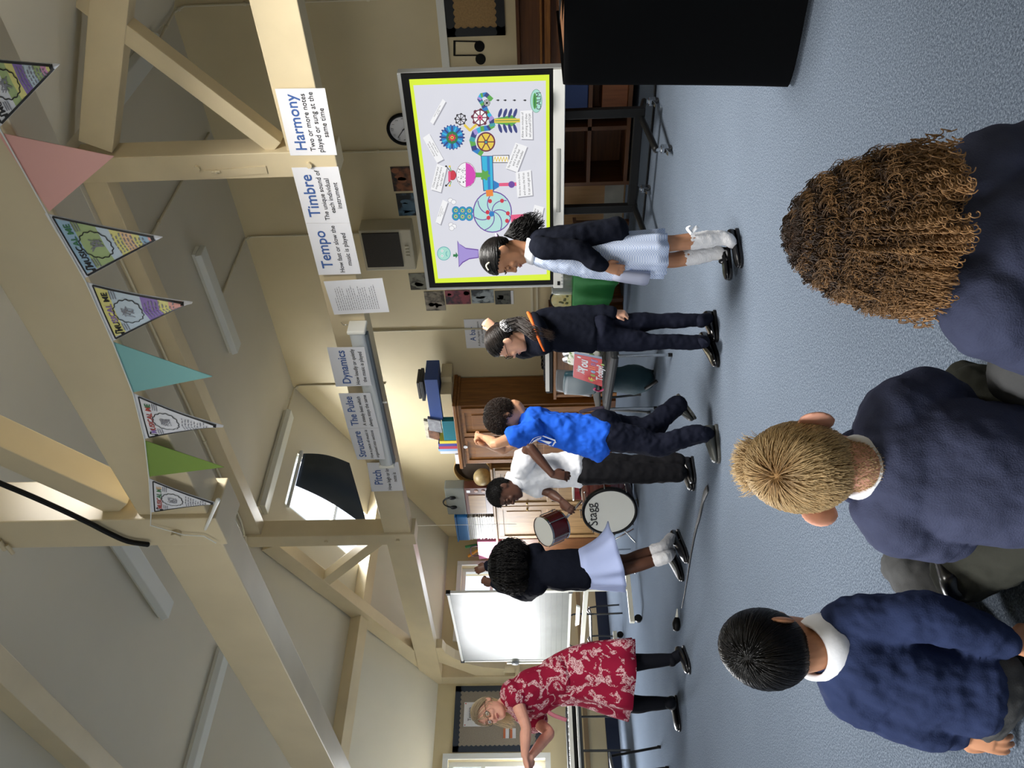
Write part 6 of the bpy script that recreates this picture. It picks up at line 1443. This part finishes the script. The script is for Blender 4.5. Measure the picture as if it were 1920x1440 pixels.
tq = f.p(950, 611, -.05); M().lathe(tq-mix(.5, -.4, -.3).normalized()*.018, mix(.5, -.4, -.3), [(0, .016), (.006, .036), (.018, .042), (.032, .036), (.04, .016)], 22).build('scrunchie', mat('dotted_scrunchie', '#121318', .7, color2='#e8e8ea', vscale=150, contrast=(.52, .56)), f.root, disp=[(.012, .02)])

# --- boy in the blue T-shirt
f = Fig('child in royal blue T-shirt running on the spot, hands clasped above the face', 4.46, oZ(1345, 830), dict(P=(1128, 805, 0), C=(1045, 806, 0), N=(981, 783, 0), H=(946, 779, .0), sL=(1002, 806, -.105), eL=(930, 832, -.16), wL=(912, 822, -.01), sR=(1005, 796, .10), eR=(945, 842, .12), wR=(914, 834, .02),
    hL=(1140, 815, -.05), kL=(1235, 833, -.06), aL=(1320, 812, -.06), hR=(1140, 802, .06), kR=(1212, 806, .05), aR=(1275, 756, .10)), 0.74, sk_olive, STAND)
h = f.head(mix(-.95, .25, -.55), mix(-.55, 0, 1), 0.205)
f.body([('L', mix(.15, .35, 1), mix(-.5, -1, 0), .125, 1.2, 1), ('R', mix(.25, -.2, 1), mix(-1, .4, 0), .125, 1.1, -1)], legk=.75); h.features(f.root)
f.top('t_shirt', c_blue, f.p(1128, 820), (.135, .125, .125, .10), (.13, .112, .098, .075), .55, sr=(.082, .085, .05), nk=.07, disp=((.045, .09), (.012, .035)))
f.trousers(c_trs, r=(.118, .102, .092, .072), hipw=.12, hipd=.115, disp=((.03, .08), (.01, .03)))
q = f.p(1016, 842, -.145); bn_ = mix(-.62, -.78, 0); bx_ = Zv.cross(bn_).normalized(); m = M()
for k, (r0, r1) in enumerate(((.062, .055),)):
    for i in range(40):
        a0, a1 = 2*PI*i/40, 2*PI*(i+1)/40; m.add([q+(bx_*math.cos(a)+Zv*math.sin(a))*rr_ for a, rr_ in ((a0, r1), (a1, r1), (a1, r0), (a0, r0))], [(0, 1, 2, 3)])
rr = random.Random(2)
for i in range(12): a = rr.uniform(0, 6.28); c0 = q+(bx_*math.cos(a)+Zv*math.sin(a))*rr.uniform(0, .035); m.add([c0+bx_*.014*rr.uniform(.4, 1)*math.cos(g)+Zv*.012*math.sin(g) for g in [2*PI*j/7 for j in range(7)]], [tuple(range(7))])
o = m.build('shirt_emblem', mat('white_print', '#dfe4ee', .7), f.root); md = o.modifiers.new('wrap', 'SHRINKWRAP'); md.target = [c for c in f.root.children if c.name.startswith('t_shirt')][0]; md.wrap_method = 'PROJECT'; md.use_project_x = md.use_project_y = True; md.use_negative_direction = True; md.offset = .003; md.wrap_mode = 'ABOVE_SURFACE'
o.modifiers.remove(md); md = o.modifiers.new('wrap', 'SHRINKWRAP'); md.target = [c for c in f.root.children if c.name.startswith('t_shirt')][0]; md.wrap_method = 'NEAREST_SURFACEPOINT'; md.offset = .004; md.wrap_mode = 'ABOVE_SURFACE'
f.shoe(oZ(1344, 797), oZ(1350, 868), w=.042, h=.085, m_=c_gs, ank=f.K['aL'], am=c_trs, ar=.04, sole=mat('grey_sole', '#3b3c3a', .6))
f.shoe(f.p(1272, 738, .12), f.p(1306, 784, .10), up=mix(-.72, 0, .6), w=.042, h=.085, m_=c_gs, ank=f.K['aR'], am=c_trs, ar=.04, sole=mat('grey_sole', ''))
h.cap(f.root, k_dark, hl=lambda y: h.hl(y)-.12 if y < 0 else h.hl(y))
strands('hair', h.flow(3400, 23, away=(0, -.30, .45), length=.26, lift=.10, base=1.05, steps=8, curl=.004, jit=.35, lenf=lambda p: 1.0 if p.z > .2 else .3, hl=lambda y: h.hl(y)-.12 if y < 0 else h.hl(y)), .0016, h_dark, f.root)

# --- boy in the white polo shirt
f = Fig('child in white polo shirt and black trousers bent forward behind the blue T-shirt', 5.13, oZ(1302, 890), dict(P=(1092, 880, 0), C=(1025, 884, 0), N=(968, 900, -.02), H=(945, 923, -.05), sL=(980, 872, -.10), eL=(992, 838, -.18), wL=(1036, 890, -.22), sR=(990, 905, .08), eR=(1032, 925, .0), wR=(1052, 938, -.08),
    hL=(1098, 884, -.05), kL=(1190, 886, -.06), aL=(1275, 888, -.05), hR=(1098, 874, .06), kR=(1190, 872, .05), aR=(1278, 866, .04)), 0.80, sk_dark, STAND)
h = f.head(mix(-.85, -.50, -.40), mix(-.35, -.1, 1), 0.205)
f.body([('L', mix(-.1, 0, -1), mix(.4, -1, 0), .14, .5, 1), ('R', mix(-.5, -.2, -.5), mix(.3, -.6, .6), .13, .4, -1)], legk=.75); h.features(f.root, lip='#5b3830', brow='#0e0a08', closed=sk_dark)
f.top('polo_shirt', c_white, f.p(1085, 878), (.13, .125, .125, .10), (.115, .10, .095, .075), .5, sr=(.085, .085, .05), nk=.075, disp=((.025, .1), (.007, .03)))
f.collar(c_white, .078, .035)
f.trousers(c_blk, r=(.112, .098, .085, .072), hipw=.12, hipd=.105, disp=((.025, .08),))
for q, hp, tp in (('R', (1299, 858), (1305, 906)), ('L', (1297, 874), (1303, 918))): f.shoe(oZ(*hp), oZ(*tp), w=.042, h=.08, m_=c_lea, ank=f.K['a'+q], am=c_blk, ar=.04)
h.cap(f.root, k_black, 1.03); strands('hair', h.flow(3000, 24, away=(0, -.3, .45), length=.05, lift=.03, base=1.035, steps=3, curl=.0015, jit=.5), .0013, h_afro, f.root)

# --- twirling girl seen from behind
f = Fig('child seen from behind in black cardigan, pale blue skirt and white socks, twirling', 5.46, oZ(1288, 1045), dict(P=(1118, 1066, 0), C=(1045, 1068, 0), N=(990, 1064, 0), H=(950, 1062, .02), sL=(1008, 1098, -.04), eL=(985, 1112, .12), wL=(925, 1092, .16), sR=(1006, 1036, .06), eR=(965, 1044, .18), wR=(914, 1062, .18),
    hL=(1128, 1074, -.04), kL=(1178, 1066, -.03), aL=(1250, 1044, -.02), hR=(1128, 1056, .04), kR=(1176, 1050, .04), aR=(1243, 1026, .04)), 0.78, sk_dark2, STAND)
h = f.head(mix(-.35, .9, -.1), mix(0, 0, 1), 0.21)
f.body([('L', mix(.2, .1, 1), mix(0, -1, .2), .13, .9, 1), ('R', mix(-.4, .1, 1), mix(.3, -1, .2), .13, .5, -1)])
f.top('cardigan', c_ink, f.p(1098, 1068), (.142, .138, .138, .105), (.115, .108, .102, .08), 1.0, sr=(.085, .076, .055), nk=.075, cuff=1)
f.skirt([f.p(1088, 1066), f.p(1120, 1062), f.p(1148, 1058), f.p(1166, 1056)], [(.13, .11), (.158, .135), (.172, .15), (.18, .16)], mat('pale_blue_cotton', '#a9b6de', .85, spec=.1), side=Rr, pleats=9, amp=.016, tilt=(mix(.10, 0, .075), 0.0))
for q, hp, tp, dd in (('R', (1272, 998), (1293, 1052), 0), ('L', (1266, 1028), (1283, 1086), 0)):
    f.shoe(oZ(*hp) if q == 'R' else oZ(*hp)+V((0, 0, .02)), oZ(*tp), w=.04, h=.07, m_=c_lea, strap=1)
    a_, k_ = f.K['a'+q], f.K['k'+q]; M().tube([a_.lerp(k_, .28), a_, a_.lerp(oZ(*hp), .6)+V((0, 0, .01))], [.047, .042, .040], n=16).build('sock', c_sock, f.root, remesh=.006, smooth=2, disp=[(.006, .02)])
h.cap(f.root, k_black)
pr_ = [(.60, .0), (.55, .30), (.42, .58), (.2, .78), (-.1, .90), (-.45, .86), (-.75, .60), (-.9, .2)]
strands('hair', ringlets(h, pr_, 1500, 31, 6, .006, -.75, 40, (.3, 1.0), 30, .01, zs=(.58, -.1)), .0024, h_afro, f.root)
m = M(); m.lathe(h.P(0, -.06, -.8), h.Z, [(0, .02), (.05*.2, .45*.2), (.35*.21, .74*.21), (.7*.21, .78*.21), (1.0*.21, .66*.21), (1.25*.21, .42*.21), (1.36*.21, .01)], 24); m.build('hair_mass', mat('afro_core', '#08080a', .9, spec=.05), f.root, disp=[(.04, .03)])

# --- teacher
f = Fig('adult in red floral dress, black tights and glasses leaning aside, hands clasped', 5.6, oZ(1285, 1290), dict(P=(1078, 1264, 0), C=(995, 1302, -.04), N=(948, 1318, -.07), H=(916, 1334, -.11), sL=(962, 1294, -.10), eL=(986, 1362, -.26), wL=(984, 1418, -.34), sR=(998, 1346, .06), eR=(1030, 1374, -.10), wR=(994, 1420, -.32),
    hL=(1095, 1250, -.04), kL=(1182, 1243, -.05), aL=(1262, 1236, -.03), hR=(1095, 1290, .0), kR=(1188, 1320, .0), aR=(1256, 1318, .0)), 0.95, sk_pink)
h = f.head(mix(-.14, -.98, -.06), mix(-.25, 0, 1), 0.225)
f.body([('L', mix(-1, -.2, -.2), mix(-.1, -.5, 1), .16, .35, -1), ('R', mix(-1, -.2, .15), mix(-.1, -.8, -.6), .16, .45, 1)], vox=.005, legk=.75); h.features(f.root, iris='#4f6672', brow='#7b6146', lip='#b0625c')
g = M()
for q in (-1, 1):
    pts = [h.P(.135*q+.105*math.cos(a), .415-.02*abs(math.cos(a)), -.005+.075*math.sin(a)) for a in [2*PI*i/20 for i in range(21)]]; g.tube(pts, [.0016]*21, n=5, sub=1); g.tube([h.P(.24*q, .40, .01), h.P(.34*q, .2, .02), h.P(.36*q, -.03, .02)], [.0016]*3, n=5)
g.tube([h.P(-.035, .42, .01), h.P(0, .435, .015), h.P(.035, .42, .01)], [.0016]*3, n=5); g.build('glasses', m_blackmetal, f.root)
f.top('dress_top', c_flor, f.p(1060, 1270), (.185, .165, .185, .15), (.14, .125, .125, .09), .28, sr=(.085, .088, .05), nk=.07, disp=((.02, .12),))
f.skirt([f.p(1035, 1282), f.p(1075, 1264), f.p(1120, 1266), f.p(1182, 1272)], [(.165, .125), (.20, .15), (.235, .18), (.27, .21)], c_flor, side=Rr, pleats=7, amp=.02, name='dress_skirt')
M().tube([f.p(1028, 1335, -.14), f.p(1040, 1342, -.15), f.p(1062, 1350, -.16)], [(.014, .004)]*3, n=6).build('dress_tie', mat('pink_tie', '#b66a78', .8), f.root)
f.trousers(mat('black_tights', '#0e1017', .8, spec=.12), r=(.09, .08, .066, .042), hipw=.14, hipd=.11, disp=(), name='tights')
for q, hp, tp in (('L', (1283, 1217), (1296, 1258)), ('R', (1268, 1306), (1277, 1370))): f.shoe(oZ(*hp), oZ(*tp), w=.045, h=.075, m_=c_lea, low=True, ank=f.K['a'+q], am=mat('black_tights', ''), ar=.040)
h.cap(f.root, k_grey, hl=lambda y: h.hl(y)+(.07 if y > .1 else 0))
S = h.flow(2000, 25, away=(0, .36, .47), length=.66, lift=.03, base=1.04, steps=8, jit=.06, hl=lambda y: h.hl(y)+(.07 if y > .1 else 0))
r_ = random.Random(4)
for s_ in S:                                             # straight ends hang to the shoulder
    q_ = h.L(s_[-1])
    if q_.z < .12 and q_.y < .16:
        p = s_[-1]; o = mix(-.10, 0, -.25)
        for k in range(1, 6): s_.append(p+(mix(-.35, 0, -1).normalized()*.028*k)+V((r_.gauss(0, .002), r_.gauss(0, .002), 0)))
strands('hair', S, .0018, h_grey, f.root)

# --- boy with glossy black hair, seated
f = Fig('child seated on the carpet in navy sweatshirt and broad white collar, propped on both hands', 1.68, oZ(1905, 1330), dict(P=(1840, 1290, 0), C=(1705, 1276, .0), N=(1545, 1213, .0), H=(1448, 1213, -.01), sR=(1598, 1164, -.01), eR=(1745, 1158, -.06), wR=(1890, 1204, -.05), sL=(1600, 1310, .0), eL=(1712, 1352, -.0), wL=(1796, 1376, .02),
    hR=(1838, 1250, .02), kR=(1700, 1058, .36), aR=(1775, 1190, .40), hL=(1838, 1328, .02), kL=(1700, 1330, .36), aL=(1740, 1240, .44)), 0.70, sk_tan, SIT)
h = f.head(mix(.24, .97, -.05), mix(.03, 0, 1), 0.196)
f.body([('R', mix(-.12, -.1, -1), mix(.5, -1, 0), .135, .25, 1), ('L', mix(-.15, -.25, -.9), mix(-.2, -1, .3), .125, .3, -1)], vox=.0034, earout=.10, legk=.8, neck=.06)
sw = f.top('sweatshirt', c_navy2, f.p(1822, 1290), (.098, .090, .092, .085), (.095, .09, .085, .07), 1.0, sr=(.076, .072, .052), nk=.08, cuff=1, vox=.006, disp=((.022, .07), (.007, .025)))
f.collar(c_white, .078, .045)
f.trousers(c_gry, r=(.10, .098, .085, .06), hipw=.098, hipd=.08, vox=.007, disp=((.02, .07), (.008, .03)))
f.shoe(f.p(1790, 1150, .36), f.p(1800, 1085, .36), up=mix(0, -.5, .8), w=.04, h=.07, m_=c_lea)
wh = (.10, -.40, .36)
h.cap(f.root, k_black, 1.03, hl=lambda y: h.hl(y)-.10 if y < .02 else h.hl(y)-.04)
strands('hair', h.flow(9000, 26, away=wh, length=.42, lift=.03, base=1.045, steps=9, jit=.05, hl=lambda y: h.hl(y)-.10 if y < .02 else h.hl(y)-.04), .00075, h_black, f.root)

# --- boy with sandy hair, seated
f = Fig('child seated in the middle of three on the carpet, navy jumper with thin white collar', 1.45, oZ(1990, 900), dict(P=(2010, 905, .03), C=(1800, 880, .0), N=(1618, 876, .0), H=(1520, 874, .0), sR=(1675, 778, .01), eR=(1748, 744, .05), wR=(1835, 805, .25), sL=(1675, 978, .0), eL=(1762, 1000, .05), wL=(1850, 950, .25),
    hR=(1990, 850, .05), kR=(1815, 728, .24), aR=(1830, 860, .40), hL=(1990, 960, .05), kL=(1800, 1075, .28), aL=(1850, 930, .40)), 0.72, sk_pink, SIT)
h = f.head(mix(.05, .98, -.22), mix(-.02, .18, 1), 0.202)
f.body([], vox=.0034, earout=.42, legk=.8, neck=.062)
jp = f.top('jumper', c_navy, f.p(1990, 900, .02), (.128, .130, .128, .105), (.105, .105, .10, .075), 1.0, sr=(.080, .076, .06), nk=.085, vox=.006, disp=((.018, .09), (.005, .03)), cuff=1)
nkp = f.K['N']; ax = (h.P(0, -.1, -.3)-nkp).normalized()
M().lathe(nkp-ax*.018, ax, [(0, .060), (.004, .070), (.014, .072), (.024, .066), (.028, .054)], 48).build('ribbed_neckband', mat('navy_rib', '#353a52', .9, spec=.1, bump=.6, bscale=160, stretch=(1, 1, .1)), f.root)
f.collar(c_white, .068, .036)
f.trousers(c_dgr, r=(.115, .10, .085, .065), hipw=.13, hipd=.11, vox=.007, disp=((.02, .07), (.008, .03)))
f.shoe(f.p(1835, 1085, .22), f.p(1778, 1058, .30), up=mix(-.4, -.5, .7), w=.04, h=.075, m_=c_lea)
nape(f, h_blond, 3600, .0005, 3, z0=-.58, L=.0045)
wh = (-.02, -.44, .34)
h.cap(f.root, k_blond, 1.015, hl=lambda y: h.hl(y)-(.20 if y < -.05 else .06))
strands('hair', h.flow(9000, 27, away=wh, length=.24, lift=.10, base=1.03, steps=8, jit=.16, hl=lambda y: h.hl(y)-(.20 if y < -.05 else .06), lenf=lambda p: 1.15 if p.z > .25 else (.75 if p.z > .05 else .32)), .00085, h_blond, f.root)
r_ = random.Random(12); S = []
for i in range(1500):                                    # tuft standing up at the front of the crown
    d = V((r_.gauss(0, .30), r_.uniform(-.05, .8), 1)).normalized(); p = h.P(*h.on(d, 1.02)); dr = (h.Z*1.0+h.Y*.35+h.X*d.x*.8+V((r_.gauss(0, .22), r_.gauss(0, .22), r_.gauss(0, .1)))).normalized(); L = r_.uniform(.016, .038)
    S.append([p+dr*L*k/4+h.X*.003*math.sin(k*.9+i) for k in range(5)])
strands('hair_tuft', S, .0009, h_blond, f.root)

# --- child with long brown ringlets, seated
f = Fig('child seated in a navy jumper nearest the black covered table, long ringlets down the back', 1.2, oZ(2050, 480), dict(P=(2150, 480, .05), C=(1960, 462, .03), N=(1800, 446, .02), H=(1632, 440, .02), sR=(1852, 318, .03), eR=(1990, 280, .04), wR=(2080, 340, .2), sL=(1845, 585, .0), eL=(1945, 640, .04), wL=(2030, 600, .2),
    hR=(2150, 420, .05), kR=(1990, 300, .3), aR=(2050, 450, .4), hL=(2150, 540, .05), kL=(1915, 700, .24), aL=(2020, 560, .4)), 0.72, sk_brown, SIT)
h = f.head(mix(-.12, .97, -.1), mix(.05, .08, 1), 0.195)
f.body([], vox=.004, legk=.8)
f.top('jumper', c_navy, f.p(2120, 480, .03), (.150, .15, .14, .11), (.115, .11, .10, .08), 1.0, sr=(.085, .08, .06), nk=.085, vox=.006, disp=((.02, .09), (.005, .03)), cuff=1)
f.trousers(c_gry, r=(.11, .10, .085, .065), hipw=.13, hipd=.11, vox=.008)
h.cap(f.root, k_curl, 1.03)
pr_ = [(.66, .03), (.60, .17), (.50, .30), (.34, .41), (.1, .51), (-.2, .59), (-.5, .65), (-.8, .68), (-1.05, .66)]
m = M(); m.lathe(h.P(0, -.06, -.50), h.Z, [(0, .01), (.01, .085), (.45*.195, .085), (.75*.195, .075), (.9*.195, .055), (1.02*.195, .01)], 28); m.build('hair_core', k_curl, f.root, disp=[(.03, .03)])
strands('hair', ringlets(h, pr_, 2600, 33, 19, .0048, -.50, 30, (.5, 1.0), 100, .010, zs=(.66, -.05)), .0011, h_curl, f.root, .7)
r_ = random.Random(14); S = []
for i in range(5000):                                    # frizz over the crown
    a = r_.uniform(0, 6.28); z = r_.uniform(-.2, .655); rad = [r1+(r0-r1)*0.5 for (z0, r0), (z1, r1) in zip(pr_[:-1], pr_[1:]) if z <= z0 and z >= z1][:1] or [.5]; rad = rad[0]*r_.uniform(.9, 1.04); p = h.P(math.cos(a)*rad, math.sin(a)*rad-.06, z); ph = r_.uniform(0, 6); dr = (h.Z*-.6+h.X*math.cos(a)*.5+h.Y*math.sin(a)*.5)
    S.append([p+dr*.004*k+h.X*.005*math.sin(ph+k*1.1)+h.Z*.005*math.cos(ph+k*1.1)+h.Y*.004*math.cos(ph*2+k) for k in range(9)])
strands('hair_frizz', S, .0007, h_curl, f.root)
